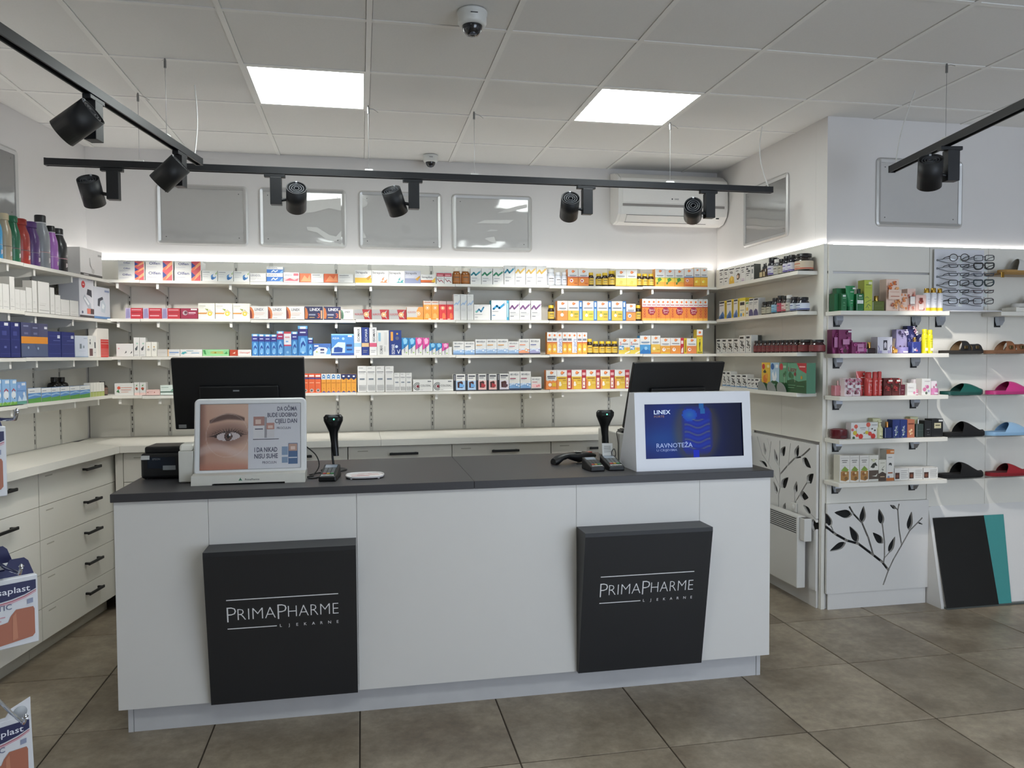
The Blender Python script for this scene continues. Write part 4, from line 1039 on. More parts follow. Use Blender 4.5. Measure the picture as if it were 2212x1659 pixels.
slipper('black felt sandal with cork insole on the top ledge', 3.395, 1.5432, ys, 'sandal', '#141416', '#2b2723', '#8d7556', .290, .100, .064)
slipper('brown leather sandal on the top ledge', 3.712, 1.5432, ys, 'sandal', '#7a4f34', '#6a4a34', '#9a7456', .290, .100, .062)
slipper('dark green clog on the second ledge', 3.408, 1.2942, ys, 'clog', '#14574e', '#0f4740', '#0d3c36', .280, .098, .052, matr=PLAST)
slipper('hot pink clog on the second ledge', 3.728, 1.2942, ys, 'clog', '#c2367e', '#b03070', '#8f2459', .280, .098, .060, matr=PLAST)
slipper('black closed mule on the third ledge', 3.420, 1.0412, ys, 'mule', '#0c0c0e', '#0a0a0b', '#0a0a0b', .285, .100, .072)
slipper('light blue clog on the third ledge', 3.728, 1.0412, ys, 'clog', '#93b7d6', '#86abca', '#6f93b4', .290, .098, .060, matr=PLAST)
slipper('black closed mule on the lowest ledge', 3.405, .7892, ys, 'mule', '#0b0b0d', '#09090a', '#09090a', .295, .100, .074)
slipper('red closed mule on the lowest ledge', 3.738, .7892, ys, 'mule', '#8e1722', '#7c121c', '#4a0c12', .290, .098, .056)
# shelf platform and sandals at the picture's right edge
tp_ = empty('shoe_plinth', (3.86,YC-.150,PZ[0]+.0125)); tag(tp_, 'low white platform on the top shelf at right edge', 'platform')
MB().rbox(0,.34,0,.11,0,.028,'#d6d4ce',b=.003).build('platform', LAMI, tp_)
for x in (.03,.31): MB().rbox(x-.012,x+.012,.02,.09,.0285,.031,'#cfcdc7',b=.001,seg=1).build('pad', LAMI, tp_)
slipper('white strappy sandal on the low white platform', 3.885, PZ[0]+.0125+.0315, YC-.092, 'sandal', '#cfccc6', '#c9c6c0', '#b9b4aa', .270, .088, .052)
tq = empty('shoe_bracket', (3.762,YC-.006,2.035)); tag(tq, 'brown wooden shoe rest projecting from the wall at right', 'shoe rest')
MB().rbox(0,.40,-.13,0,-.012,.0,'#9a7a4c',b=.003).build('rest', mat('tan_wood','#96733f',.4,noise=.12,scale=12), tq)
MB().rbox(-.004,.018,-.135,-.1305,-.030,.004,'#a8823f',b=.002).build('brass_end', METAL, tq)
slipper('white perforated sandal on the wooden shoe rest', 3.80, 2.0352, YC-.075, 'mule', '#d2d0cc', '#b08a52', '#b9b4aa', .270, .092, .075)

# ================================================================== reading-glasses rack
tg = empty('glasses_rack', (3.392,YC-.006,PZ[0]+.013)); tag(tg, 'white reading-glasses rack standing on the top shelf', 'display rack')
RW = .348
MB().box(0,RW,-.020,-.014,0,.385,'#d8dadd').build('back_board', mat('white_gloss_housing','#dfe0e6',.25,noise=.006), tg)
tr = MB().add([(.005,-.150,0),(RW+.012,-.150,0),(RW+.012,-.150,.004),(.005,-.150,.004),(.005,-.0205,0),(RW+.012,-.0205,0),(RW+.012,-.0205,.004),(.005,-.0205,.004)],[(0,1,2,3),(4,5,6,7),(3,2,6,7),(0,1,5,4),(0,3,7,4),(1,2,6,5)],'#d3d4d6').build('tray', mat('white_gloss_housing','#dfe0e6',.25,noise=.006), tg)
MB().box(RW*.98,RW*.98+.024,-.013,-.003,.02,.352,'#7c7f82').build('side_rail', ALU, tg)
ROWS = [.318,.268,.217,.166,.116,.062]
for r, z in enumerate(ROWS):
    for x in (.018,.195):
        a = MB().tube([(x,-.0205,z),(x+.02,-.06,z+.004),(x+.028,-.10,z+.004)],.0022,'#8b8f94',6)
        a.tube([(x,-.0205,z),(x+.05,-.050,z-.020),(x+.075,-.09,z-.026)],.0022,'#8b8f94',6)
        a.build('arm', mat('rack_steel','#8b8f94',.35,metal=.8), tg)
        MB().lathe([(.007,0),(.006,.004),(0,.005)],'#9a9ea2',12,(x,-.0205,z),Matrix.Rotation(pi/2,4,'X')).build('knob', mat('rack_steel','#8b8f94',.35,metal=.8), tg)
LENS = clear_mat('lens_glass','#f2f6f6',.06,.02)
def glasses(label, x, z, style, c, c2):
    """pair of glasses facing -y, bridge at the origin"""
    t = empty('reading_glasses', (x, YC-.118, PZ[0]+.013+z)); tag(t, label, 'glasses', 'reading glasses on the rack')
    t.rotation_euler = (0,0,math.radians(-14))
    def rim(cx):
        pts = []
        for i in range(22):
            a = 2*pi*i/22; ca, sa = math.cos(a), math.sin(a)
            if style == 'round': px, pz = .0235*ca, .021*sa
            elif style == 'rect': px, pz = .026*math.copysign(abs(ca)**.45,ca), .0165*math.copysign(abs(sa)**.5,sa)
            elif style == 'cat': px, pz = .027*math.copysign(abs(ca)**.65,ca), .019*math.copysign(abs(sa)**.7,sa)+(.006*abs(ca) if sa > 0 else .002)
            else: px, pz = .025*math.copysign(abs(ca)**.5,ca), .0075*math.copysign(abs(sa)**.6,sa)
            if style == 'cat' and sa < 0: px *= 1-.25*abs(sa)
            pts.append((cx+px, -.002*abs(px)/.02, pz))
        return pts
    f = MB(); rr = .0040 if style == 'cat' else .0024
    for s in (-1,1): f.tube(rim(s*.0325), rr, c, 6, True)
    f.tube([(-.010,0,.005),(0,-.002,.008),(.010,0,.005)],.0022,c,6)
    for s in (-1,1): f.box(s*.058-.004,s*.058+.004,-.002,.004,.004,.010,c)
    f.build('frame', PLAST, t)
    for s in (-1,1): MB().add([(p[0],p[1]+.0005,p[2]) for p in rim(s*.0325)],[tuple(range(22))],'#ffffff').build('lens', LENS, t)
    for s in (-1,1): MB().tube([(s*.060,.003,.007),(s*.061,.045,.006),(s*.059,.082,-.002)],.0024,c2,6).build('temple', PLAST, t)
    MB().add([(.005,.004,-.006),(.028,.012,-.010),(.026,.012,-.034),(.002,.004,-.030)],[(0,1,2,3)],'#cfd6d4').build('tag', PRINT, t)
    return t
GL = [('round brown reading glasses, top left of the rack','round','#2c2624','#1c1a1a'),('thin rectangular reading glasses, top right of the rack','rect','#3a3d42','#22252a'),
 ('slim folded dark glasses, second row left of the rack','slim','#26282c','#1a1c20'),('thick black cat-eye glasses, second row right of the rack','cat','#0e0e10','#0c0c0e'),
 ('slim grey glasses, third row left of the rack','slim','#34383e','#1a1c20'),('slim blue-tinted glasses, third row right of the rack','slim','#2a3448','#1a1c20'),
 ('black rectangular glasses, fourth row left of the rack','rect','#141416','#101012'),('dark teal cat-eye glasses, fourth row right of the rack','cat','#1e3338','#141a1c'),
 ('slim black glasses, fifth row left of the rack','slim','#1b1c20','#141416'),('slim dark red glasses, fifth row right of the rack','slim','#3a2024','#1a1214'),
 ('large black sunglasses with price tag, bottom left of the rack','rect','#121214','#101012'),('brown rectangular glasses, bottom right of the rack','rect','#3a2a2e','#1c1618')]
for i, g in enumerate(GL):
    r = i//2; cx = 3.482 if i % 2 == 0 else 3.655
    glasses(g[0], cx, ROWS[r]+.006-(.004 if r == 5 else 0), g[1], g[2], g[3])

# ================================================================== hanging plaster packs at the left picture edge
HA = math.radians(37); HR = Vector((math.cos(HA),math.sin(HA),0)); HN = Vector((math.sin(HA),-math.cos(HA),0))
hp0 = Vector((-.605,-1.892,0)) - HR*.05
tr_ = empty('hook_rack', tuple(hp0-HN*.15), HA); tag(tr_, 'chrome hook display stand at the left picture edge', 'display rack')
# local x along the face, -y outwards
MB().box(-.30,-.02,.0,.018,.03,1.60,'#c9cbcd').build('back_plate', mat('grey_plate','#bfc1c3',.4), tr_)
MB().rbox(-.34,.02,-.16,.16,.0,.03,'#9a9c9e',b=.004).build('foot', mat('grey_plate','#bfc1c3',.4), tr_)
def hook(z, dx):
    m = MB().tube([(-.03+dx,.0,z-.02),(-.03+dx,-.01,z-.006),(dx,-.05,z),(dx,-.17,z),(dx,-.235,z+.004),(dx,-.245,z+.016)],.0030,'#c9ced6',8)
    m.lathe([(.0,-.0045),(.0045,0),(0,.0045)],'#c9ced6',10,(dx,-.245,z+.018))
    m.build('hook', CHROME, tr_)
def pack(label, z, off, back, kind, tilt=0.0):
    """hanging blister card: local x along the face, z up, front towards -y; top edge of the card at z"""
    P0 = hp0 + HR*off - HN*back
    t = empty('plaster_pack', (P0.x,P0.y,z), HA); tag(t, label, 'plaster pack', 'hanging plaster packs at the left edge')
    w, h = .100, .118
    W_, NV, RD, BR, GR = '#d3d4d8', '#191c4c', '#b02c44', '#a5644c', '#5e6480'
    if kind == 'card':
        b = MB().rbox(-w/2,w/2,0,.016,-h,0,W_,b=.0012,seg=1); b.build('box', PRINT, t)
        hd = MB().prism([(p[0],.012,p[1]) for p in ((-w/2,0),(w/2-.002,0),(w/2-.010,.024),(w/2-.016,.030),(.012,.030),(.004,.012),(-.004,.012),(-.012,.030),(-w/2+.016,.030),(-w/2,.020))],(0,.0015,0),NV); hd.build('hang_tab', PRINT, t)
    else:
        b = MB(); b.add([(-w/2,0,0),(w/2,0,0),(w/2+.004,0,-h-.03),(-w/2-.003,0,-h-.03),(-w/2,.003,0),(w/2,.003,0),(w/2+.004,.014,-h-.03),(-w/2-.003,.014,-h-.03)],[(0,1,2,3),(4,5,6,7),(0,1,5,4),(1,2,6,5),(2,3,7,6),(3,0,4,7)],W_)
        b.build('pouch', PRINT, t)
        hd = MB().prism([(p[0],.0005,p[1]) for p in ((-w/2,0),(w/2,0),(w/2,.030),(w/2-.03,.018),(.012,.006),(-.012,.006),(-w/2,.02))],(0,.0015,0),W_); hd.lathe([(.011,0),(.011,.0005),(0,.0006)],'#9fa3a8',16,(w/2-.016,.0004,.008),Matrix.Rotation(pi/2,4,'X')); hd.build('hang_tab', PRINT, t)
    g = MB(); Y = -.0006
    def poly(pts, c, k=0): g.add([(p[0]*w-w/2, Y-.0003*k, -h*(1-p[1])) for p in pts],[tuple(range(len(pts)))],c)
    poly([(.04,.93),(.97,.93),(.97,.80),(.80,.74),(.60,.70),(.40,.68),(.20,.69),(.04,.72)],NV)
    for kk in range(2):
        d = .022*kk
        poly([(.04,.70-d),(.20,.668-d),(.40,.658-d),(.60,.678-d),(.80,.718-d),(.97,.782-d),(.97,.772-d),(.80,.706-d),(.60,.666-d),(.40,.646-d),(.20,.656-d),(.04,.69-d)],RD if kk == 0 else '#cf8a98',1)
    g.text('Hansaplast',(-w*.40,Y-.0006,-h*.215),(1,0,0),(0,0,1),.0105,'#e4e4ee',width=.80*w)
    g.text('ELASTIC',(-w*.40,Y-.0003,-h*.440),(1,0,0),(0,0,1),.0095,GR,width=.50*w)
    for kk in range(3): poly([(.06,.47-.05*kk),(.50-.06*kk,.47-.05*kk),(.50-.06*kk,.455-.05*kk),(.06,.455-.05*kk)],'#c98d98')
    poly([(.34,.05),(.34,.30),(.38,.36),(.54,.38),(.58,.46),(.66,.54),(.92,.54),(.94,.50),(.94,.14),(.90,.10)],BR,1)
    poly([(.60,.10),(.61,.45),(.66,.50),(.68,.12)],'#b87a5e',2)
    poly([(.10+.09*math.cos(a),.20+.08*math.sin(a)) for a in [2*pi*i/16 for i in range(16)]],'#8b93ae',1); poly([(.10+.045*math.cos(a),.20+.04*math.sin(a)) for a in [2*pi*i/16 for i in range(16)]],'#343a5c',2)
    poly([(.83,.66),(.92,.67),(.92,.60),(.83,.59)],'#8990a8',1)
    g.build('print', PRINT, t)
    return t
for z in (1.445,1.195,.950): hook(z, .0)
pack('plaster pack hanging topmost at the left edge', 1.432, -.041, .0, 'card')
pack('plaster pack with navy banner hanging in the middle, left edge', 1.172, .0, .0, 'card')
pack('plaster pack hidden behind the middle one, navy tab showing', 1.190, -.022, .035, 'card')
pack('white plaster pouch hanging lowest at the left edge', .931, -.016, .0, 'pouch')
pack('white plaster pouch behind the lowest one, left edge', .945, -.055, .030, 'pouch')
PRODUCTS = [
 ('B1', 'tablet_box', 'olfen', 0.12, 0, 'box', 'stacked painkiller boxes on the top back shelf', [
  (-1.572, 0.159, 0.049, 0, 'bottom of three flat boxes stacked far left on top back shelf'),
  (-1.571, 0.159, 0.037, 0.048, 'middle of three flat boxes stacked far left on top back shelf'),
  (-1.571, 0.158, 0.036, 0.084, 'topmost of three flat boxes stacked far left on top back shelf'),
 ]),
 ('B1', 'tablet_box', 'olfen', 0.14, 0, 'box', 'stacked painkiller boxes on the top back shelf', [
  (-1.409, 0.167, 0.067, 0, 'lower large arrow-print box in middle stack, left end of top back shelf'),
  (-1.407, 0.167, 0.062, 0.066, 'upper large arrow-print box in middle stack, left end of top back shelf'),
 ]),
 ('B1', 'tablet_box', 'olfen', 0.14, 0, 'box', 'stacked painkiller boxes on the top back shelf', [
  (-1.233, 0.164, 0.068, 0, 'lower large arrow-print box in right stack, left end of top back shelf'),
  (-1.231, 0.164, 0.059, 0.067, 'upper large arrow-print box in right stack, left end of top back shelf'),
 ]),
 ('B1', 'medicine_box', 'swirl', 0.1, 0, 'box', 'white boxes with blue swirl', [
  (-1.064, 0.095, 0.067, 0, 'leftmost of 3 white boxes with blue swirl on top back shelf'),
  (-0.966, 0.097, 0.067, 0, 'second from left of 3 white boxes with blue swirl on top back shelf'),
  (-0.867, 0.098, 0.066, 0, 'rightmost of 3 white boxes with blue swirl on top back shelf'),
 ]),
 ('B1', 'tablet_box', 'lekgrey', 0.1, 0, 'box', '', [
  (-0.766, 0.103, 0.056, 0, 'flat white and grey tablet box on top back shelf'),
 ]),
 ('B1', 'tablet_box', 'lekblue', 0.1, 0, 'box', 'blue tablet boxes stacked in pair', [
  (-0.66, 0.105, 0.055, 0, 'lower of two stacked blue and white tablet boxes on top back shelf'),
  (-0.659, 0.105, 0.045, 0.055, 'upper of two stacked blue and white tablet boxes on top back shelf'),
 ]),
 ('B1', 'tablet_box', 'lekpink', 0.1, 0, 'box', '', [
  (-0.552, 0.101, 0.064, 0, 'flat white and pink tablet box on top back shelf'),
 ]),
 ('B1', 'medicine_box', 'orwhite', 0.1, 0, 'box', 'boxes half orange half white', [
  (-0.448, 0.155, 0.058, 0, 'left of two boxes half orange half white on top back shelf'),
  (-0.291, 0.193, 0.058, 0, 'right of two boxes half orange half white on top back shelf'),
 ]),
 ('B1', 'lozenge_box', 'strep_y', 0.06, 0, 'box', '', [
  (-0.086, 0.11, 0.086, 0, 'lozenge box with yellow lower band on top back shelf'),
 ]),
 ('B1', 'lozenge_box', 'strep_o', 0.06, 0, 'box', '', [
  (0.027, 0.111, 0.085, 0, 'white lozenge box with orange swirl on top back shelf'),
 ]),
 ('B1', 'lozenge_box', 'strep_t', 0.06, 0, 'box', '', [
  (0.139, 0.109, 0.085, 0, 'white lozenge box with teal swirl on top back shelf'),
 ]),
 ('B1', 'lozenge_box', 'strep_s', 0.06, 0, 'box', '', [
  (0.249, 0.107, 0.086, 0, 'silver grey lozenge box on top back shelf'),
 ]),
 ('B1', 'lozenge_box', 'strepl', 0.06, 0, 'box', '', [
  (0.357, 0.102, 0.063, 0, 'low lozenge box with orange stripe on top back shelf'),
 ]),
 ('B1', 'medicine_box', 'redwhite', 0.06, 0, 'box', 'small white boxes with red top', [
  (0.466, 0.052, 0.082, 0, 'left of two small white boxes with red top on top back shelf'),
  (0.52, 0.051, 0.082, 0, 'right of two small white boxes with red top on top back shelf'),
 ]),
 ('B1', 'pill_bottle', 'amber', 0.0, 0, 'bottle', 'amber jars with brown labels', [
  (0.578, 0.059, 0.112, 0, 'left of two amber jars with brown labels on top back shelf'),
  (0.639, 0.061, 0.112, 0, 'right of two amber jars with brown labels on top back shelf'),
 ]),
 ('B1', 'supplement_box', 'N_teal', 0.07, 0, 'box', '', [
  (0.703, 0.075, 0.111, 0, 'white box with teal zigzag capsule on top back shelf'),
 ]),
 ('B1', 'supplement_box', 'N_green', 0.07, 0, 'box', 'white boxes with green zigzag capsule', [
  (0.78, 0.078, 0.111, 0, 'left of two white boxes with green zigzag capsule on top back shelf'),
  (0.861, 0.077, 0.111, 0, 'right of two white boxes with green zigzag capsule on top back shelf'),
 ]),
 ('B1', 'supplement_box', 'N_teal2', 0.07, 0, 'box', '', [
  (0.941, 0.077, 0.136, 0, 'taller white box with blue zigzag capsule on top back shelf'),
 ]),
 ('B1', 'supplement_box', 'N_yellow', 0.07, 0, 'box', 'white boxes with yellow zigzag capsule', [
  (1.019, 0.075, 0.137, 0, 'leftmost of 3 white boxes with yellow zigzag capsule on top back shelf'),
  (1.096, 0.075, 0.136, 0, 'second from left of 3 white boxes with yellow zigzag capsule on top back shelf'),
  (1.172, 0.077, 0.136, 0, 'rightmost of 3 white boxes with yellow zigzag capsule on top back shelf'),
 ]),
 ('B1', 'pill_bottle', 'whiteb', 0.0, 0, 'bottle', 'white pill bottles', [
  (1.254, 0.058, 0.114, 0, 'leftmost of 3 white pill bottles on top back shelf'),
  (1.313, 0.044, 0.094, 0, 'second from left of 3 white pill bottles on top back shelf'),
  (1.359, 0.04, 0.095, 0, 'rightmost of 3 white pill bottles on top back shelf'),
 ]),
 ('B1', 'supplement_box', 'ow_red', 0.06, 0, 'box', 'orange boxes with white top', [
  (1.402, 0.076, 0.117, 0, 'left of two orange boxes with white top on top back shelf'),
  (1.48, 0.077, 0.117, 0, 'right of two orange boxes with white top on top back shelf'),
 ]),
 ('B1', 'pill_bottle', 'brown', 0.0, 0, 'bottle', '', [
  (1.558, 0.042, 0.095, 0, 'lone brown pill bottle beside orange boxes on top back shelf'),
 ]),
 ('B1', 'pill_bottle', 'brown', 0.0, 0, 'bottle', 'brown yellow-capped pill bottles of rising height', [
  (1.615, 0.045, 0.088, 0, 'leftmost of 3 brown yellow-capped pill bottles of rising height on top back shelf'),
  (1.661, 0.046, 0.095, 0, 'second from left of 3 brown yellow-capped pill bottles of rising height on top back shelf'),
  (1.71, 0.049, 0.11, 0, 'rightmost of 3 brown yellow-capped pill bottles of rising height on top back shelf'),
 ]),
 ('B1', 'supplement_box', 'ow_lemon', 0.06, 0, 'box', 'pale yellow boxes with white top', [
  (1.76, 0.08, 0.115, 0, 'left of two pale yellow boxes with white top on top back shelf'),
  (1.841, 0.08, 0.116, 0, 'right of two pale yellow boxes with white top on top back shelf'),
 ]),
 ('B1', 'pill_bottle', 'brown', 0.0, 0, 'bottle', 'equal brown yellow-capped pill bottles', [
  (1.922, 0.041, 0.094, 0, 'leftmost of 3 equal brown yellow-capped pill bottles on top back shelf'),
  (1.965, 0.045, 0.093, 0, 'second from left of 3 equal brown yellow-capped pill bottles on top back shelf'),
  (2.012, 0.045, 0.093, 0, 'rightmost of 3 equal brown yellow-capped pill bottles on top back shelf'),
 ]),
 ('B1', 'supplement_box', 'ow_ginkgo', 0.06, 0, 'box', 'boxes with green leaf on orange', [
  (2.061, 0.074, 0.131, 0, 'leftmost of 3 boxes with green leaf on orange on top back shelf'),
  (2.136, 0.075, 0.13, 0, 'second from left of 3 boxes with green leaf on orange on top back shelf'),
  (2.212, 0.073, 0.13, 0, 'rightmost of 3 boxes with green leaf on orange on top back shelf'),
 ]),
 ('B1', 'supplement_box', 'ow_multi', 0.06, 0, 'box', '', [
  (2.286, 0.074, 0.136, 0, 'orange box with blue line below white top on top back shelf'),
 ]),
 ('B1', 'supplement_box', 'ow_fruit', 0.06, 0, 'box', 'narrow boxes with yellow fruit', [
  (2.363, 0.051, 0.144, 0, 'left of two narrow boxes with yellow fruit on top back shelf'),
  (2.415, 0.055, 0.144, 0, 'right of two narrow boxes with yellow fruit on top back shelf'),
 ]),
 ('B2', 'tablet_box', 'redlav', 0.09, 0, 'box', 'red boxes with lavender end', [
  (-1.534, 0.104, 0.069, 0, 'leftmost of 3 red boxes with lavender end on second back shelf'),
  (-1.428, 0.113, 0.069, 0, 'second from left of 3 red boxes with lavender end on second back shelf'),
  (-1.314, 0.111, 0.069, 0, 'rightmost of 3 red boxes with lavender end on second back shelf'),
 ]),
 ('B2', 'tablet_box', 'crimson', 0.09, 0, 'box', '', [
  (-1.2, 0.105, 0.069, 0, 'crimson box with grey picture on second back shelf'),
 ]),
 ('B2', 'medicine_box', 'olive', 0.07, 0, 'box', 'cream boxes with yellow oil motif', [
  (-1.092, 0.103, 0.103, 0, 'leftmost of 3 cream boxes with yellow oil motif on second back shelf'),
  (-0.986, 0.107, 0.103, 0, 'second from left of 3 cream boxes with yellow oil motif on second back shelf'),
  (-0.876, 0.106, 0.103, 0, 'rightmost of 3 cream boxes with yellow oil motif on second back shelf'),
 ]),
 ('B2', 'probiotic_box', 'linex', 0.07, 0, 'box', 'white boxes with orange arc', [
  (-0.769, 0.114, 0.085, 0, 'leftmost of 3 white boxes with orange arc on second back shelf'),
  (-0.653, 0.115, 0.085, 0, 'second from left of 3 white boxes with orange arc on second back shelf'),
  (-0.535, 0.114, 0.085, 0, 'rightmost of 3 white boxes with orange arc on second back shelf'),
 ]),
 ('B2', 'probiotic_box', 'linexd', 0.07, 0, 'box', 'dark navy boxes with orange figure', [
  (-0.418, 0.115, 0.086, 0, 'left of two dark navy boxes with orange figure on second back shelf'),
  (-0.296, 0.112, 0.086, 0, 'right of two dark navy boxes with orange figure on second back shelf'),
 ]),
 ('B2', 'probiotic_box', 'linexg', 0.07, 0, 'box', '', [
  (-0.181, 0.081, 0.068, 0, 'small white box with green arc on second back shelf'),
 ]),
 ('B2', 'tablet_box', 'target', 0.08, 0, 'box', 'silver and red boxes with round target', [
  (-0.095, 0.117, 0.069, 0, 'leftmost of 3 silver and red boxes with round target on second back shelf'),
  (0.023, 0.115, 0.068, 0, 'second from left of 3 silver and red boxes with round target on second back shelf'),
  (0.139, 0.117, 0.068, 0, 'rightmost of 3 silver and red boxes with round target on second back shelf'),
 ]),
 ('B2', 'tablet_box', 'targeto', 0.08, 0, 'box', '', [
  (0.259, 0.113, 0.087, 0, 'flat orange and white box with target on second back shelf'),
 ]),
 ('B2', 'syrup_box', 'tall_o', 0.06, 0, 'box', 'tall orange boxes with target', [
  (0.374, 0.054, 0.13, 0, 'left of two tall orange boxes with target on second back shelf'),
  (0.429, 0.05, 0.13, 0, 'right of two tall orange boxes with target on second back shelf'),
 ]),
 ('B2', 'syrup_box', 'tall_r', 0.06, 0, 'box', 'tall red boxes with target', [
  (0.481, 0.052, 0.129, 0, 'left of two tall red boxes with target on second back shelf'),
  (0.535, 0.047, 0.129, 0, 'right of two tall red boxes with target on second back shelf'),
 ]),
 ('B2', 'supplement_box', 'N_pale', 0.06, 0, 'box', 'tall white boxes with pale blue capsule', [
  (0.583, 0.047, 0.178, 0, 'leftmost of 3 tall white boxes with pale blue capsule on second back shelf'),
  (0.632, 0.044, 0.178, 0, 'second from left of 3 tall white boxes with pale blue capsule on second back shelf'),
  (0.678, 0.045, 0.177, 0, 'rightmost of 3 tall white boxes with pale blue capsule on second back shelf'),
 ]),
 ('B2', 'supplement_box', 'N_wide', 0.06, 0, 'box', '', [
  (0.725, 0.117, 0.107, 0, 'wide low white box with teal capsule on second back shelf'),
 ]),
 ('B2', 'supplement_box', 'N_big', 0.08, 0, 'box', '', [
  (0.848, 0.124, 0.138, 0, 'large white box with bright blue capsule on second back shelf'),
 ]),
 ('B2', 'supplement_box', 'N_purple', 0.07, 0, 'box', 'white boxes with purple zigzag capsule', [
  (0.975, 0.075, 0.138, 0, 'leftmost of 3 white boxes with purple zigzag capsule on second back shelf'),
  (1.051, 0.078, 0.138, 0, 'second from left of 3 white boxes with purple zigzag capsule on second back shelf'),
  (1.132, 0.075, 0.138, 0, 'rightmost of 3 white boxes with purple zigzag capsule on second back shelf'),
 ]),
 ('B2', 'pill_bottle', 'brown', 0.0, 0, 'bottle', '', [
  (1.26, 0.047, 0.107, 0, 'lone brown pill bottle between box groups on second back shelf'),
 ]),
 ('B2', 'supplement_box', 'ow_white', 0.06, 0, 'box', '', [
  (1.324, 0.077, 0.138, 0, 'orange box with white top beside brown bottle on second back shelf'),
 ]),
 ('B2', 'supplement_box', 'ow_bluestripe', 0.06, 0, 'box', 'yellow boxes with blue end stripe', [
  (1.402, 0.108, 0.138, 0, 'leftmost of 4 yellow boxes with blue end stripe on second back shelf'),
  (1.512, 0.107, 0.138, 0, 'second from left of 4 yellow boxes with blue end stripe on second back shelf'),
  (1.62, 0.107, 0.138, 0, 'third from left of 4 yellow boxes with blue end stripe on second back shelf'),
  (1.729, 0.108, 0.139, 0, 'rightmost of 4 yellow boxes with blue end stripe on second back shelf'),
 ]),
 ('B2', 'supplement_box', 'ow_mag', 0.06, 0, 'box', '', [
  (1.839, 0.072, 0.121, 0, 'small white and orange box with circle on second back shelf'),
 ]),
 ('B2', 'pill_bottle', 'brown', 0.0, 0, 'bottle', '', [
  (1.913, 0.045, 0.112, 0, 'lone brown pill bottle beside red-orange packs on second back shelf'),
 ]),
 ('B2', 'three_pack', 'ddd', 0.05, 0, 'pack', 'orange triple packs with red badge', [
  (1.96, 0.108, 0.158, 0, 'leftmost of 4 orange triple packs with red badge on second back shelf'),
  (2.069, 0.107, 0.158, 0, 'second from left of 4 orange triple packs with red badge on second back shelf'),
  (2.177, 0.107, 0.158, 0, 'third from left of 4 orange triple packs with red badge on second back shelf'),
  (2.285, 0.11, 0.158, 0, 'rightmost of 4 orange triple packs with red badge on second back shelf'),
 ]),
 ('B2', 'carton', 'dddone', 0.05, 0, 'box', 'single narrow orange cartons', [
  (2.396, 0.037, 0.158, 0, 'left of two single narrow orange cartons on second back shelf'),
  (2.434, 0.038, 0.159, 0, 'right of two single narrow orange cartons on second back shelf'),
 ]),
 ('B3', 'dropper_box', 'minih', 0.05, 0, 'box', '', [
  (-1.593, 0.102, 0.082, 0, 'low white box with two dark drops on third back shelf'),
 ]),
 ('B3', 'dropper_box', 'minidrop', 0.05, 0, 'box', 'tall white boxes with dark drop', [
  (-1.489, 0.035, 0.122, 0, 'left of two tall white boxes with dark drop on third back shelf'),
  (-1.453, 0.036, 0.121, 0, 'right of two tall white boxes with dark drop on third back shelf'),
 ]),
 ('B3', 'dropper_box', 'miniseed', 0.05, 0, 'box', 'cream boxes with brown seed', [
  (-1.416, 0.032, 0.092, 0, 'left of two cream boxes with brown seed on third back shelf'),
  (-1.383, 0.034, 0.092, 0, 'right of two cream boxes with brown seed on third back shelf'),
 ]),
 ('B3', 'tablet_box', 'plainlow', 0.08, 0, 'box', '', [
  (-1.348, 0.062, 0.045, 0, 'plain low greyish box on third back shelf'),
 ]),
 ('B3', 'tablet_box', 'bluetext', 0.05, 0, 'box', '', [
  (-1.285, 0.075, 0.044, 0, 'flat white box with blue lettering on third back shelf'),
 ]),
 ('B3', 'tablet_box', 'tealtext', 0.05, 0, 'box', '', [
  (-1.208, 0.136, 0.044, 0, 'flat white box with teal splash on third back shelf'),
 ]),
 ('B3', 'tablet_box', 'greenflat', 0.05, 0, 'box', '', [
  (-1.07, 0.164, 0.043, 0, 'flat green box on third back shelf'),
 ]),
 ('B3', 'tablet_box', 'redwflat', 0.05, 0, 'box', '', [
  (-0.901, 0.136, 0.04, 0, 'flat white box with red end on third back shelf'),
 ]),
 ('B3', 'spray_box', 'aqua', 0.05, 0, 'box', 'short blue nasal spray boxes', [
  (-0.761, 0.041, 0.144, 0, 'leftmost of 4 short blue nasal spray boxes on third back shelf'),
  (-0.718, 0.037, 0.143, 0, 'second from left of 4 short blue nasal spray boxes on third back shelf'),
  (-0.68, 0.039, 0.142, 0, 'third from left of 4 short blue nasal spray boxes on third back shelf'),
  (-0.64, 0.038, 0.141, 0, 'rightmost of 4 short blue nasal spray boxes on third back shelf'),
 ]),
 ('B3', 'spray_box', 'aqua2', 0.05, 0, 'box', '', [
  (-0.601, 0.044, 0.163, 0, 'blue spray box with crimson top on third back shelf'),
 ]),
 ('B3', 'spray_box', 'aquaw', 0.05, 0, 'box', '', [
  (-0.556, 0.047, 0.159, 0, 'spray box with white upper half on third back shelf'),
 ]),
 ('B3', 'spray_box', 'aqua', 0.05, 0, 'box', '', [
  (-0.508, 0.041, 0.16, 0, 'medium blue spray box left of tallest one on third back shelf'),
 ]),
 ('B3', 'spray_box', 'aqua3', 0.06, 0, 'box', '', [
  (-0.465, 0.063, 0.198, 0, 'tallest blue spray box on third back shelf'),
 ]),
 ('B3', 'spray_box', 'aqua', 0.05, 0, 'box', '', [
  (-0.401, 0.032, 0.118, 0, 'smallest narrow blue spray box on third back shelf'),
 ]),
 ('B3', 'kit_box', 'aqualow', 0.08, 0, 'box', '', [
  (-0.367, 0.116, 0.08, 0, 'low wide blue and white kit box on third back shelf'),
 ]),
 ('B3', 'kit_box', 'aquabig', 0.1, 0, 'box', '', [
  (-0.248, 0.149, 0.144, 0, 'large blue kit box on third back shelf'),
 ]),
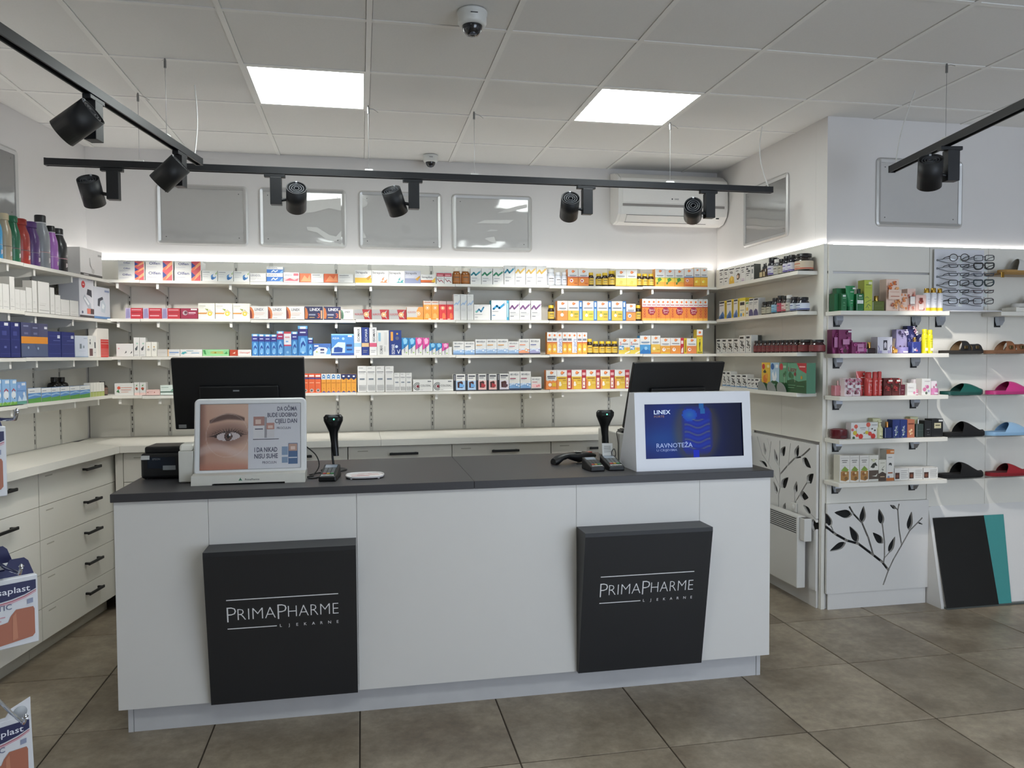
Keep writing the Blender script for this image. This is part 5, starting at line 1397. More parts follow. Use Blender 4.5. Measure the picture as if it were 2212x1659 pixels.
 ('B3', 'spray_box', 'iso_w', 0.05, 0, 'box', '', [
  (-0.098, 0.049, 0.19, 0, 'tall white sea spray box with blue band on third back shelf'),
 ]),
 ('B3', 'spray_box', 'iso_b', 0.05, 0, 'box', '', [
  (-0.047, 0.049, 0.189, 0, 'tall navy sea spray box with tan band on third back shelf'),
 ]),
 ('B3', 'spray_box', 'iso_p', 0.05, 0, 'box', '', [
  (0.005, 0.049, 0.189, 0, 'tall white sea spray box with pink band on third back shelf'),
 ]),
 ('B3', 'spray_box', 'iso_w2', 0.06, 0, 'box', '', [
  (0.055, 0.081, 0.169, 0, 'wide white sea spray box on third back shelf'),
 ]),
 ('B3', 'spray_box', 'iso_b2', 0.06, 0, 'box', '', [
  (0.138, 0.083, 0.169, 0, 'wide navy sea spray box on third back shelf'),
 ]),
 ('B3', 'nose_drops_box', 'op_b', 0.05, 0, 'box', 'tall blue and white nose drop boxes', [
  (0.222, 0.045, 0.118, 0, 'left of two tall blue and white nose drop boxes on third back shelf'),
  (0.269, 0.047, 0.117, 0, 'right of two tall blue and white nose drop boxes on third back shelf'),
 ]),
 ('B3', 'nose_drops_box', 'op_p', 0.05, 0, 'box', 'tall pink and white nose drop boxes', [
  (0.318, 0.046, 0.119, 0, 'left of two tall pink and white nose drop boxes on third back shelf'),
  (0.366, 0.045, 0.118, 0, 'right of two tall pink and white nose drop boxes on third back shelf'),
 ]),
 ('B3', 'nose_drops_box', 'op_b', 0.05, 0, 'box', 'short blue and white nose drop boxes', [
  (0.412, 0.043, 0.081, 0, 'left of two short blue and white nose drop boxes on third back shelf'),
  (0.457, 0.041, 0.081, 0, 'right of two short blue and white nose drop boxes on third back shelf'),
 ]),
 ('B3', 'nose_drops_box', 'op_p', 0.05, 0, 'box', '', [
  (0.5, 0.045, 0.08, 0, 'short pink and white nose drop box on third back shelf'),
 ]),
 ('B3', 'nose_drops_box', 'plainw', 0.05, 0, 'box', '', [
  (0.546, 0.022, 0.055, 0, 'tiny plain white box on third back shelf'),
 ]),
 ('B3', 'probiotic_box', 'bio_b', 0.06, 0, 'box', 'shorter white boxes with blue wave at left', [
  (0.577, 0.077, 0.092, 0, 'left of two shorter white boxes with blue wave at left on third back shelf'),
  (0.656, 0.073, 0.091, 0, 'right of two shorter white boxes with blue wave at left on third back shelf'),
 ]),
 ('B3', 'probiotic_box', 'bio_o', 0.06, 0, 'box', 'taller boxes with blue wave', [
  (0.733, 0.078, 0.107, 0, 'leftmost of 3 taller boxes with blue wave on third back shelf'),
  (0.812, 0.074, 0.108, 0, 'second from left of 3 taller boxes with blue wave on third back shelf'),
  (0.887, 0.079, 0.108, 0, 'rightmost of 3 taller boxes with blue wave on third back shelf'),
 ]),
 ('B3', 'probiotic_box', 'bio_r', 0.06, 0, 'box', '', [
  (0.967, 0.075, 0.092, 0, 'shorter white wave box with red line on third back shelf'),
 ]),
 ('B3', 'probiotic_box', 'bio_or', 0.06, 0, 'box', '', [
  (1.043, 0.076, 0.109, 0, 'white box with orange wave on third back shelf'),
 ]),
 ('B3', 'probiotic_box', 'bio_pu', 0.06, 0, 'box', '', [
  (1.121, 0.077, 0.11, 0, 'white box with violet wave on third back shelf'),
 ]),
 ('B3', 'three_pack', 'gratis', 0.05, 0, 'pack', 'orange triple packs with sideways blue lettering', [
  (1.248, 0.111, 0.157, 0, 'left of two orange triple packs with sideways blue lettering on third back shelf'),
  (1.361, 0.107, 0.156, 0, 'right of two orange triple packs with sideways blue lettering on third back shelf'),
 ]),
 ('B3', 'carton', 'gratisone', 0.05, 0, 'box', 'narrow orange cartons beside brown bottles', [
  (1.47, 0.036, 0.155, 0, 'left of two narrow orange cartons beside brown bottles on third back shelf'),
  (1.507, 0.037, 0.155, 0, 'right of two narrow orange cartons beside brown bottles on third back shelf'),
 ]),
 ('B3', 'pill_bottle', 'brown', 0.0, 0, 'bottle', '', [
  (1.545, 0.044, 0.11, 0, 'tallest brown bottle beside orange cartons on third back shelf'),
 ]),
 ('B3', 'pill_bottle', 'brown', 0.0, 0, 'bottle', 'short brown yellow-capped bottles', [
  (1.591, 0.044, 0.092, 0, 'leftmost of 4 short brown yellow-capped bottles on third back shelf'),
  (1.638, 0.045, 0.092, 0, 'second from left of 4 short brown yellow-capped bottles on third back shelf'),
  (1.685, 0.047, 0.092, 0, 'third from left of 4 short brown yellow-capped bottles on third back shelf'),
  (1.733, 0.046, 0.092, 0, 'rightmost of 4 short brown yellow-capped bottles on third back shelf'),
 ]),
 ('B3', 'supplement_box', 'mg5', 0.06, 0, 'box', 'white and yellow boxes with red numeral', [
  (1.783, 0.084, 0.113, 0, 'left of two white and yellow boxes with red numeral on third back shelf'),
  (1.868, 0.075, 0.113, 0, 'right of two white and yellow boxes with red numeral on third back shelf'),
 ]),
 ('B3', 'supplement_box', 'ow_blue', 0.06, 0, 'box', '', [
  (1.944, 0.082, 0.133, 0, 'blue box with white top on third back shelf'),
 ]),
 ('B3', 'supplement_box', 'ow_lime', 0.06, 0, 'box', '', [
  (2.029, 0.072, 0.133, 0, 'yellow-orange box right of blue box on third back shelf'),
 ]),
 ('B3', 'supplement_box', 'ow_white2', 0.06, 0, 'box', '', [
  (2.102, 0.078, 0.116, 0, 'orange box with white circle on third back shelf'),
 ]),
 ('B3', 'supplement_box', 'ow_redside', 0.06, 0, 'box', '', [
  (2.181, 0.102, 0.116, 0, 'orange box with red end stripe on third back shelf'),
 ]),
 ('B3', 'supplement_box', 'ow_yelside', 0.06, 0, 'box', '', [
  (2.286, 0.098, 0.113, 0, 'orange box with yellow end stripe on third back shelf'),
 ]),
 ('B3', 'supplement_box', 'runner', 0.06, 0, 'box', '', [
  (2.386, 0.047, 0.177, 0, 'tall narrow yellow box with dark runner on third back shelf'),
 ]),
 ('B4', 'ointment_box', 'berry', 0.05, 0, 'box', '', [
  (-1.609, 0.115, 0.078, 0, 'white box with red flower on lowest back shelf'),
 ]),
 ('B4', 'ointment_box', 'berryt', 0.05, 0, 'box', 'upright white boxes with berry', [
  (-1.492, 0.033, 0.083, 0, 'left of two upright white boxes with berry on lowest back shelf'),
  (-1.458, 0.037, 0.082, 0, 'right of two upright white boxes with berry on lowest back shelf'),
 ]),
 ('B4', 'ointment_box', 'pinklow', 0.05, 0, 'box', '', [
  (-1.42, 0.084, 0.034, 0, 'low pink box on lowest back shelf'),
 ]),
 ('B4', 'ointment_box', 'mint', 0.06, 0, 'box', '', [
  (-1.334, 0.101, 0.062, 0, 'mint white box with dark green line on lowest back shelf'),
 ]),
 ('B4', 'syrup_box', 'herb_r', 0.05, 0, 'box', 'orange-red syrup boxes', [
  (-0.44, 0.038, 0.129, 0, 'leftmost of 3 orange-red syrup boxes on lowest back shelf'),
  (-0.401, 0.041, 0.129, 0, 'second from left of 3 orange-red syrup boxes on lowest back shelf'),
  (-0.359, 0.04, 0.128, 0, 'rightmost of 3 orange-red syrup boxes on lowest back shelf'),
 ]),
 ('B4', 'syrup_box', 'herb_o', 0.05, 0, 'box', 'narrow orange boxes with pale top', [
  (-0.317, 0.031, 0.126, 0, 'leftmost of 4 narrow orange boxes with pale top on lowest back shelf'),
  (-0.285, 0.031, 0.126, 0, 'second from left of 4 narrow orange boxes with pale top on lowest back shelf'),
  (-0.253, 0.032, 0.126, 0, 'third from left of 4 narrow orange boxes with pale top on lowest back shelf'),
  (-0.22, 0.031, 0.125, 0, 'rightmost of 4 narrow orange boxes with pale top on lowest back shelf'),
 ]),
 ('B4', 'syrup_box', 'herb_n', 0.05, 0, 'box', 'narrow orange boxes with navy top', [
  (-0.187, 0.033, 0.124, 0, 'leftmost of 3 narrow orange boxes with navy top on lowest back shelf'),
  (-0.152, 0.032, 0.124, 0, 'second from left of 3 narrow orange boxes with navy top on lowest back shelf'),
  (-0.119, 0.033, 0.123, 0, 'rightmost of 3 narrow orange boxes with navy top on lowest back shelf'),
 ]),
 ('B4', 'lotion_box', 'dots', 0.06, 0, 'box', 'tall white boxes with dot pattern', [
  (-0.077, 0.06, 0.177, 0, 'leftmost of 4 tall white boxes with dot pattern on lowest back shelf'),
  (-0.016, 0.059, 0.176, 0, 'second from left of 4 tall white boxes with dot pattern on lowest back shelf'),
  (0.045, 0.058, 0.176, 0, 'third from left of 4 tall white boxes with dot pattern on lowest back shelf'),
  (0.107, 0.059, 0.175, 0, 'rightmost of 4 tall white boxes with dot pattern on lowest back shelf'),
 ]),
 ('B4', 'lotion_box', 'dots', 0.05, 0, 'box', 'short white boxes with dot pattern', [
  (0.167, 0.04, 0.128, 0, 'leftmost of 3 short white boxes with dot pattern on lowest back shelf'),
  (0.208, 0.039, 0.128, 0, 'second from left of 3 short white boxes with dot pattern on lowest back shelf'),
  (0.248, 0.041, 0.127, 0, 'rightmost of 3 short white boxes with dot pattern on lowest back shelf'),
 ]),
 ('B4', 'supplement_box', 'colosal', 0.06, 0, 'box', 'wide white boxes with dark arcs', [
  (0.297, 0.136, 0.081, 0, 'left of two wide white boxes with dark arcs on lowest back shelf'),
  (0.436, 0.139, 0.079, 0, 'right of two wide white boxes with dark arcs on lowest back shelf'),
 ]),
 ('B4', 'probiotic_box', 'mag_b', 0.06, 0, 'box', 'black-edged boxes with blue chocolate print', [
  (0.576, 0.084, 0.115, 0, 'left of two black-edged boxes with blue chocolate print on lowest back shelf'),
  (0.661, 0.074, 0.114, 0, 'right of two black-edged boxes with blue chocolate print on lowest back shelf'),
 ]),
 ('B4', 'probiotic_box', 'mag_p', 0.06, 0, 'box', 'black-edged boxes with pink chocolate print', [
  (0.736, 0.073, 0.115, 0, 'left of two black-edged boxes with pink chocolate print on lowest back shelf'),
  (0.811, 0.072, 0.114, 0, 'right of two black-edged boxes with pink chocolate print on lowest back shelf'),
 ]),
 ('B4', 'probiotic_box', 'mag_l', 0.06, 0, 'box', '', [
  (0.885, 0.085, 0.115, 0, 'black-edged box with lilac chocolate print on lowest back shelf'),
 ]),
 ('B4', 'probiotic_box', 'bio_pr', 0.06, 0, 'box', 'white boxes with blue six', [
  (0.972, 0.077, 0.13, 0, 'left of two white boxes with blue six on lowest back shelf'),
  (1.051, 0.078, 0.13, 0, 'right of two white boxes with blue six on lowest back shelf'),
 ]),
 ('B4', 'probiotic_box', 'bio_pk', 0.06, 0, 'box', '', [
  (1.131, 0.075, 0.09, 0, 'small white box with pink print on lowest back shelf'),
 ]),
 ('B4', 'supplement_box', 'ow_zig', 0.06, 0, 'box', '', [
  (1.24, 0.078, 0.138, 0, 'orange box with zigzag white top on lowest back shelf'),
 ]),
 ('B4', 'supplement_box', 'ow_six', 0.06, 0, 'box', 'yellow boxes with red end panel', [
  (1.319, 0.107, 0.138, 0, 'leftmost of 5 yellow boxes with red end panel on lowest back shelf'),
  (1.428, 0.107, 0.138, 0, 'second from left of 5 yellow boxes with red end panel on lowest back shelf'),
  (1.536, 0.105, 0.137, 0, 'third from left of 5 yellow boxes with red end panel on lowest back shelf'),
  (1.643, 0.105, 0.136, 0, 'fourth from left of 5 yellow boxes with red end panel on lowest back shelf'),
  (1.751, 0.112, 0.136, 0, 'rightmost of 5 yellow boxes with red end panel on lowest back shelf'),
 ]),
 ('R1', 'sleep_box', 'ink', 0.05, 0, 'box', 'slim white boxes with black lettering', [
  (-1.976, 0.073, 0.124, 0, 'left of two slim white boxes with black lettering on top right-wall shelf'),
  (-1.899, 0.071, 0.118, 0, 'right of two slim white boxes with black lettering on top right-wall shelf'),
 ]),
 ('R1', 'sleep_box', 'inkgold', 0.05, 0, 'box', '', [
  (-1.823, 0.092, 0.114, 0, 'white box with golden hair picture on top right-wall shelf'),
 ]),
 ('R1', 'sleep_box', 'inkhair', 0.05, 0, 'box', '', [
  (-1.728, 0.081, 0.109, 0, 'white box with dark hair picture on top right-wall shelf'),
 ]),
 ('R1', 'sleep_box', 'inkmauve', 0.05, 0, 'box', '', [
  (-1.644, 0.065, 0.107, 0, 'white box with mauve lines on top right-wall shelf'),
 ]),
 ('R1', 'sleep_box', 'inkbig', 0.05, 0, 'box', '', [
  (-1.577, 0.074, 0.106, 0, 'white box with large black letters on top right-wall shelf'),
 ]),
 ('R1', 'sleep_box', 'inkslim', 0.05, 0, 'box', '', [
  (-1.5, 0.04, 0.108, 0, 'slim white box beside dropper bottles on top right-wall shelf'),
 ]),
 ('R1', 'dropper_bottle', 'dropper', 0.0, 0, 'bottle', 'small brown dropper bottles', [
  (-1.389, 0.048, 0.096, 0, 'left of two small brown dropper bottles on top right-wall shelf'),
  (-1.339, 0.027, 0.097, 0, 'right of two small brown dropper bottles on top right-wall shelf'),
 ]),
 ('R1', 'vitamin_bottle', 'dk_purple', 0.0, 0, 'bottle', '', [
  (-1.311, 0.078, 0.123, 0, 'dark bottle with violet ring label on top right-wall shelf'),
 ]),
 ('R1', 'vitamin_bottle', 'dk_grey', 0.0, 0, 'bottle', '', [
  (-1.231, 0.059, 0.105, 0, 'grey bottle with white cap on top right-wall shelf'),
 ]),
 ('R1', 'vitamin_bottle', 'dk_olive', 0.0, 0, 'bottle', '', [
  (-1.169, 0.048, 0.1, 0, 'dark bottle with olive label on top right-wall shelf'),
 ]),
 ('R1', 'vitamin_bottle', 'dk_purple', 0.0, 0, 'bottle', 'tall dark bottles with violet labels', [
  (-1.12, 0.057, 0.111, 0, 'left of two tall dark bottles with violet labels on top right-wall shelf'),
  (-1.061, 0.056, 0.111, 0, 'right of two tall dark bottles with violet labels on top right-wall shelf'),
 ]),
 ('R1', 'vitamin_bottle', 'dk_tan', 0.0, 0, 'bottle', '', [
  (-1.001, 0.108, 0.107, 0, 'big dark bottle with tan label on top right-wall shelf'),
 ]),
 ('R2', 'sleep_box', 'moun', 0.05, 0, 'box', 'blue mountain boxes with yellow edge', [
  (-1.971, 0.114, 0.13, 0, 'leftmost of 3 blue mountain boxes with yellow edge on second right-wall shelf'),
  (-1.852, 0.102, 0.133, 0, 'second from left of 3 blue mountain boxes with yellow edge on second right-wall shelf'),
  (-1.746, 0.083, 0.132, 0, 'rightmost of 3 blue mountain boxes with yellow edge on second right-wall shelf'),
 ]),
 ('R2', 'sleep_box', 'yellow', 0.07, 0, 'box', '', [
  (-1.659, 0.083, 0.132, 0, 'yellow-topped white box on second right-wall shelf'),
 ]),
 ('R2', 'sleep_box', 'yellow2', 0.05, 0, 'box', '', [
  (-1.572, 0.045, 0.102, 0, 'small cream box with yellow print on second right-wall shelf'),
 ]),
 ('R2', 'sleep_box', 'eleph', 0.05, 0, 'box', 'white boxes with navy animal', [
  (-1.524, 0.062, 0.12, 0, 'left of two white boxes with navy animal on second right-wall shelf'),
  (-1.459, 0.061, 0.118, 0, 'right of two white boxes with navy animal on second right-wall shelf'),
 ]),
 ('R2', 'vitamin_bottle', 'dk_olive', 0.0, 0, 'bottle', 'small dark bottles with pale labels', [
  (-1.379, 0.059, 0.086, 0, 'left of two small dark bottles with pale labels on second right-wall shelf'),
  (-1.312, 0.053, 0.085, 0, 'right of two small dark bottles with pale labels on second right-wall shelf'),
 ]),
 ('R2', 'vitamin_bottle', 'dk_cyan', 0.0, 0, 'bottle', '', [
  (-1.257, 0.066, 0.102, 0, 'dark bottle with light blue label on second right-wall shelf'),
 ]),
 ('R2', 'vitamin_bottle', 'dk_red', 0.0, 0, 'bottle', '', [
  (-1.184, 0.051, 0.112, 0, 'dark bottle with crimson label on second right-wall shelf'),
 ]),
 ('R2', 'vitamin_bottle', 'dk_pink', 0.0, 0, 'bottle', '', [
  (-1.129, 0.05, 0.106, 0, 'dark bottle with pink ring label on second right-wall shelf'),
 ]),
 ('R2', 'vitamin_bottle', 'dk_grey', 0.0, 0, 'bottle', '', [
  (-1.075, 0.042, 0.107, 0, 'pale bottle with white cap on second right-wall shelf'),
 ]),
 ('R2', 'vitamin_bottle', 'dk_blue', 0.0, 0, 'bottle', 'dark bottles with blue ring labels', [
  (-1.031, 0.055, 0.092, 0, 'left of two dark bottles with blue ring labels on second right-wall shelf'),
  (-0.972, 0.079, 0.085, 0, 'right of two dark bottles with blue ring labels on second right-wall shelf'),
 ]),
 ('R3', 'sleep_box', 'scrib', 0.05, 0, 'box', 'low white boxes with black scribble', [
  (-2.015, 0.085, 0.106, 0, 'leftmost of 4 low white boxes with black scribble on third right-wall shelf'),
  (-1.922, 0.082, 0.104, 0, 'second from left of 4 low white boxes with black scribble on third right-wall shelf'),
  (-1.834, 0.083, 0.104, 0, 'third from left of 4 low white boxes with black scribble on third right-wall shelf'),
  (-1.744, 0.08, 0.103, 0, 'rightmost of 4 low white boxes with black scribble on third right-wall shelf'),
 ]),
 ('R3', 'sleep_box', 'scrib', 0.05, 0, 'box', 'taller white boxes with black scribble', [
  (-1.66, 0.087, 0.121, 0, 'left of two taller white boxes with black scribble on third right-wall shelf'),
  (-1.567, 0.074, 0.122, 0, 'right of two taller white boxes with black scribble on third right-wall shelf'),
 ]),
 ('R3', 'sleep_box', 'inkslim', 0.05, 0.06, 'box', '', [
  (-1.601, 0.049, 0.122, 0, 'dark-topped white box behind red bottles on third right-wall shelf'),
 ]),
 ('R3', 'vitamin_bottle', 'cherry', 0.0, 0, 'bottle', 'dark red bottles', [
  (-1.482, 0.058, 0.082, 0, 'leftmost of 11 dark red bottles on third right-wall shelf'),
  (-1.423, 0.054, 0.081, 0, 'second from left of 11 dark red bottles on third right-wall shelf'),
  (-1.367, 0.053, 0.081, 0, 'third from left of 11 dark red bottles on third right-wall shelf'),
  (-1.311, 0.052, 0.081, 0, 'fourth from left of 11 dark red bottles on third right-wall shelf'),
  (-1.256, 0.051, 0.081, 0, 'fifth from left of 11 dark red bottles on third right-wall shelf'),
  (-1.203, 0.051, 0.08, 0, 'sixth from left of 11 dark red bottles on third right-wall shelf'),
  (-1.15, 0.05, 0.08, 0, 'seventh from left of 11 dark red bottles on third right-wall shelf'),
  (-1.097, 0.049, 0.079, 0, 'eighth from left of 11 dark red bottles on third right-wall shelf'),
  (-1.046, 0.047, 0.079, 0, 'ninth from left of 11 dark red bottles on third right-wall shelf'),
  (-0.996, 0.046, 0.078, 0, 'tenth from left of 11 dark red bottles on third right-wall shelf'),
  (-0.948, 0.088, 0.078, 0, 'rightmost of 11 dark red bottles on third right-wall shelf'),
 ]),
 ('R3', 'vitamin_bottle', 'cherry', 0.0, 0, 'bottle', '', [
  (-0.832, 0.09, 0.074, 0, 'dark red bottle standing apart at shelf end on third right-wall shelf'),
 ]),
 ('R4', 'sleep_box', 'scrib2', 0.05, 0, 'box', 'taller black-lettered white boxes behind monitor', [
  (-1.912, 0.06, 0.115, 0, 'left of two taller black-lettered white boxes behind monitor on lowest right-wall shelf'),
  (-1.846, 0.059, 0.115, 0, 'right of two taller black-lettered white boxes behind monitor on lowest right-wall shelf'),
 ]),
 ('R4', 'sleep_box', 'scrib2', 0.05, 0, 'box', 'low white boxes with black lettering', [
  (-1.783, 0.079, 0.094, 0, 'leftmost of 3 low white boxes with black lettering on lowest right-wall shelf'),
  (-1.699, 0.078, 0.096, 0, 'second from left of 3 low white boxes with black lettering on lowest right-wall shelf'),
  (-1.617, 0.075, 0.098, 0, 'rightmost of 3 low white boxes with black lettering on lowest right-wall shelf'),
 ]),
 ('R4', 'sleep_box', 'dotsw', 0.05, 0, 'box', 'tiny white boxes with black dots', [
  (-1.537, 0.047, 0.074, 0, 'leftmost of 3 tiny white boxes with black dots on lowest right-wall shelf'),
  (-1.487, 0.047, 0.073, 0, 'second from left of 3 tiny white boxes with black dots on lowest right-wall shelf'),
  (-1.438, 0.069, 0.075, 0, 'rightmost of 3 tiny white boxes with black dots on lowest right-wall shelf'),
 ]),
 ('R4', 'childrens_box', 'lz_y', 0.05, 0, 'box', '', [
  (-1.349, 0.107, 0.182, 0, 'yellow and green picture box on lowest right-wall shelf'),
 ]),
 ('R4', 'childrens_box', 'lz_b', 0.05, 0, 'box', '', [
  (-1.239, 0.108, 0.183, 0, 'pale blue and green picture box on lowest right-wall shelf'),
 ]),
 ('R4', 'childrens_box', 'lz_r', 0.05, 0, 'box', '', [
  (-1.128, 0.09, 0.183, 0, 'green picture box with red round badge on lowest right-wall shelf'),
 ]),
 ('R4', 'childrens_box', 'lz_g', 0.06, 0, 'box', '', [
  (-1.035, 0.212, 0.182, 0, 'large green picture box at shelf end on lowest right-wall shelf'),
 ]),
 ('L1', 'drinking_bottle', 'w_blue', 0.0, 0, 'bottle', '', [
  (-0.863, 0.076, 0.24, 0, 'sky blue drinking bottle on top left-wall shelf'),
 ]),
 ('L1', 'drinking_bottle', 'w_beige', 0.0, 0, 'bottle', '', [
  (-0.784, 0.071, 0.239, 0, 'beige drinking bottle on top left-wall shelf'),
 ]),
 ('L1', 'drinking_bottle', 'w_green', 0.0, 0, 'bottle', '', [
  (-0.71, 0.069, 0.239, 0, 'green drinking bottle on top left-wall shelf'),
 ]),
 ('L1', 'drinking_bottle', 'w_red', 0.0, 0, 'bottle', '', [
  (-0.637, 0.088, 0.239, 0, 'red drinking bottle on top left-wall shelf'),
 ]),
 ('L1', 'drinking_bottle', 'w_purple', 0.0, 0, 'bottle', '', [
  (-0.545, 0.085, 0.239, 0, 'dark purple drinking bottle on top left-wall shelf'),
 ]),
 ('L1', 'drinking_bottle', 'w_grey', 0.0, 0, 'bottle', '', [
  (-0.451, 0.091, 0.291, 0, 'tall grey drinking bottle with black cap on top left-wall shelf'),
 ]),
 ('L1', 'drinking_bottle', 'w_violet', 0.0, 0, 'bottle', '', [
  (-0.359, 0.071, 0.246, 0, 'violet drinking bottle with black cap on top left-wall shelf'),
 ]),
 ('L1', 'drinking_bottle', 'w_black', 0.0, 0, 'bottle', '', [
  (-0.282, 0.1, 0.246, 0, 'black drinking bottle on top left-wall shelf'),
 ]),
 ('L1', 'device_box', 'hair', 0.12, 0, 'box', '', [
  (-0.084, 0.26, 0.164, 0, 'white device box with dark base band on top left-wall shelf'),
 ]),
 ('L2', 'cream_box', 'pl1', 0.07, 0, 'box', 'white cartons at far left', [
  (-0.863, 0.033, 0.128, 0, 'left of two white cartons at far left on second left-wall shelf'),
  (-0.828, 0.054, 0.129, 0, 'right of two white cartons at far left on second left-wall shelf'),
 ]),
 ('L2', 'cream_box', 'pl1', 0.05, 0.0, 'box', '', [
  (-0.77, 0.041, 0.17, 0, 'tall slim white carton on second left-wall shelf'),
 ]),
 ('L2', 'cream_box', 'pl1', 0.07, 0, 'box', 'low plain white cartons', [
  (-0.728, 0.043, 0.11, 0, 'left of two low plain white cartons on second left-wall shelf'),
  (-0.684, 0.05, 0.11, 0, 'right of two low plain white cartons on second left-wall shelf'),
 ]),
 ('L2', 'cream_box', 'pl1', 0.07, 0, 'box', '', [
  (-0.632, 0.052, 0.128, 0, 'medium white carton before slim one on second left-wall shelf'),
 ]),
 ('L2', 'cream_box', 'pl1', 0.05, 0, 'box', '', [
  (-0.576, 0.042, 0.169, 0, 'slim tall white carton in middle on second left-wall shelf'),
 ]),
 ('L2', 'cream_box', 'pl2', 0.08, 0, 'box', '', [
  (-0.523, 0.107, 0.17, 0, 'wide white carton with grey line on second left-wall shelf'),
 ]),
 ('L2', 'cream_box', 'pl1', 0.06, 0, 'box', '', [
  (-0.408, 0.042, 0.147, 0, 'white carton right of wide one on second left-wall shelf'),
 ]),
 ('L2', 'cream_box', 'pl1', 0.06, 0, 'box', '', [
  (-0.362, 0.055, 0.11, 0, 'short white carton on second left-wall shelf'),
 ]),
 ('L2', 'cream_box', 'pl2', 0.06, 0, 'box', 'lowest white cartons before device boxes', [
  (-0.304, 0.088, 0.089, 0, 'left of two lowest white cartons before device boxes on second left-wall shelf'),
  (-0.208, 0.092, 0.09, 0, 'right of two lowest white cartons before device boxes on second left-wall shelf'),
 ]),
 ('L2', 'device_box', 'bpm', 0.12, 0, 'box', '', [
  (-0.104, 0.168, 0.245, 0, 'tall device box with red dot on second left-wall shelf'),
 ]),
 ('L2', 'device_box', 'bpm2', 0.1, 0, 'box', '', [
  (0.065, 0.2, 0.197, 0, 'device box with blue base band on second left-wall shelf'),
 ]),
 ('L3', 'cream_box', 'navy', 0.06, 0, 'box', 'tall navy cartons with price sticker', [
  (-0.864, 0.089, 0.18, 0, 'left of two tall navy cartons with price sticker on third left-wall shelf'),
  (-0.773, 0.079, 0.18, 0, 'right of two tall navy cartons with price sticker on third left-wall shelf'),
 ]),
 ('L3', 'gift_set', 'navyset', 0.08, 0, 'box', '', [
  (-0.685, 0.242, 0.183, 0, 'slate blue gift set with orange band on third left-wall shelf'),
 ]),
 ('L3', 'cream_box', 'navy2', 0.06, 0, 'box', 'square navy cartons', [
  (-0.442, 0.131, 0.144, 0, 'left of two square navy cartons on third left-wall shelf'),
  (-0.308, 0.142, 0.145, 0, 'right of two square navy cartons on third left-wall shelf'),
 ]),
 ('L3', 'cream_box', 'ice', 0.05, 0, 'box', '', [
  (-0.164, 0.145, 0.128, 0, 'pale blue carton with dark figures on third left-wall shelf'),
 ]),
 ('L3', 'cream_box', 'whsq', 0.05, 0, 'box', '', [
  (-0.013, 0.056, 0.13, 0, 'white carton with brown picture on third left-wall shelf'),
 ]),
 ('L3', 'cream_box', 'whsq2', 0.05, 0, 'box', '', [
  (0.047, 0.034, 0.132, 0, 'narrow white carton with dark letter on third left-wall shelf'),
 ]),
 ('L3', 'cream_box', 'redlist', 0.05, 0, 'box', '', [
  (0.089, 0.149, 0.18, 0, 'white carton with red lined lower half on third left-wall shelf'),
 ]),
 ('L4', 'baby_box', 'cow', 0.05, 0, 'box', 'light blue boxes with cartoon bottle', [
  (-0.899, 0.041, 0.135, 0, 'leftmost of 3 light blue boxes with cartoon bottle on lowest left-wall shelf'),
  (-0.855, 0.063, 0.132, 0, 'second from left of 3 light blue boxes with cartoon bottle on lowest left-wall shelf'),
  (-0.79, 0.055, 0.13, 0, 'rightmost of 3 light blue boxes with cartoon bottle on lowest left-wall shelf'),
 ]),
 ('L4', 'baby_box', 'sky', 0.05, 0, 'box', '', [
  (-0.734, 0.082, 0.115, 0, 'light blue meadow box on lowest left-wall shelf'),
 ]),
 ('L4', 'ointment_box', 'meadow', 0.04, 0, 'box', 'flat blue-green boxes', [
  (-0.639, 0.119, 0.078, 0, 'leftmost of 6 flat blue-green boxes on lowest left-wall shelf'),
  (-0.517, 0.092, 0.075, 0, 'second from left of 6 flat blue-green boxes on lowest left-wall shelf'),
  (-0.424, 0.089, 0.074, 0, 'third from left of 6 flat blue-green boxes on lowest left-wall shelf'),
  (-0.333, 0.099, 0.074, 0, 'fourth from left of 6 flat blue-green boxes on lowest left-wall shelf'),
  (-0.233, 0.106, 0.073, 0, 'fifth from left of 6 flat blue-green boxes on lowest left-wall shelf'),
  (-0.124, 0.116, 0.072, 0, 'rightmost of 6 flat blue-green boxes on lowest left-wall shelf'),
 ]),
 ('L4', 'ointment_box', 'whgreen', 0.04, 0, 'box', 'white boxes with green foot', [
  (-0.002, 0.033, 0.085, 0, 'leftmost of 5 white boxes with green foot on lowest left-wall shelf'),
  (0.032, 0.034, 0.085, 0, 'second from left of 5 white boxes with green foot on lowest left-wall shelf'),
  (0.067, 0.033, 0.085, 0, 'third from left of 5 white boxes with green foot on lowest left-wall shelf'),
  (0.101, 0.033, 0.084, 0, 'fourth from left of 5 white boxes with green foot on lowest left-wall shelf'),
  (0.136, 0.031, 0.084, 0, 'rightmost of 5 white boxes with green foot on lowest left-wall shelf'),
 ]),
 ('L4', 'tonic_bottle', 'tonic', 0.0, 0, 'bottle', '', [
  (0.174, 0.064, 0.088, 0, 'dark brown tonic bottle on lowest left-wall shelf'),
 ]),
 ('L4', 'tonic_bottle', 'tonic2', 0.0, 0.12, 'bottle', 'dark bottles behind flat boxes', [
  (-0.146, 0.075, 0.125, 0, 'left of two dark bottles behind flat boxes on lowest left-wall shelf'),
  (-0.068, 0.075, 0.123, 0, 'right of two dark bottles behind flat boxes on lowest left-wall shelf'),
 ]),
 ('P1', 'perfume_box', 'gr_plain', 0.05, 0.03, 'box', '', [
  (2.666, 0.046, 0.102, 0, 'dark green carton at left end on top cosmetics shelf'),
 ]),
 ('P1', 'perfume_box', 'gr_logo', 0.05, 0, 'box', '', [
  (2.692, 0.035, 0.1, 0, 'dark green carton with leaf emblem on top cosmetics shelf'),
 ]),
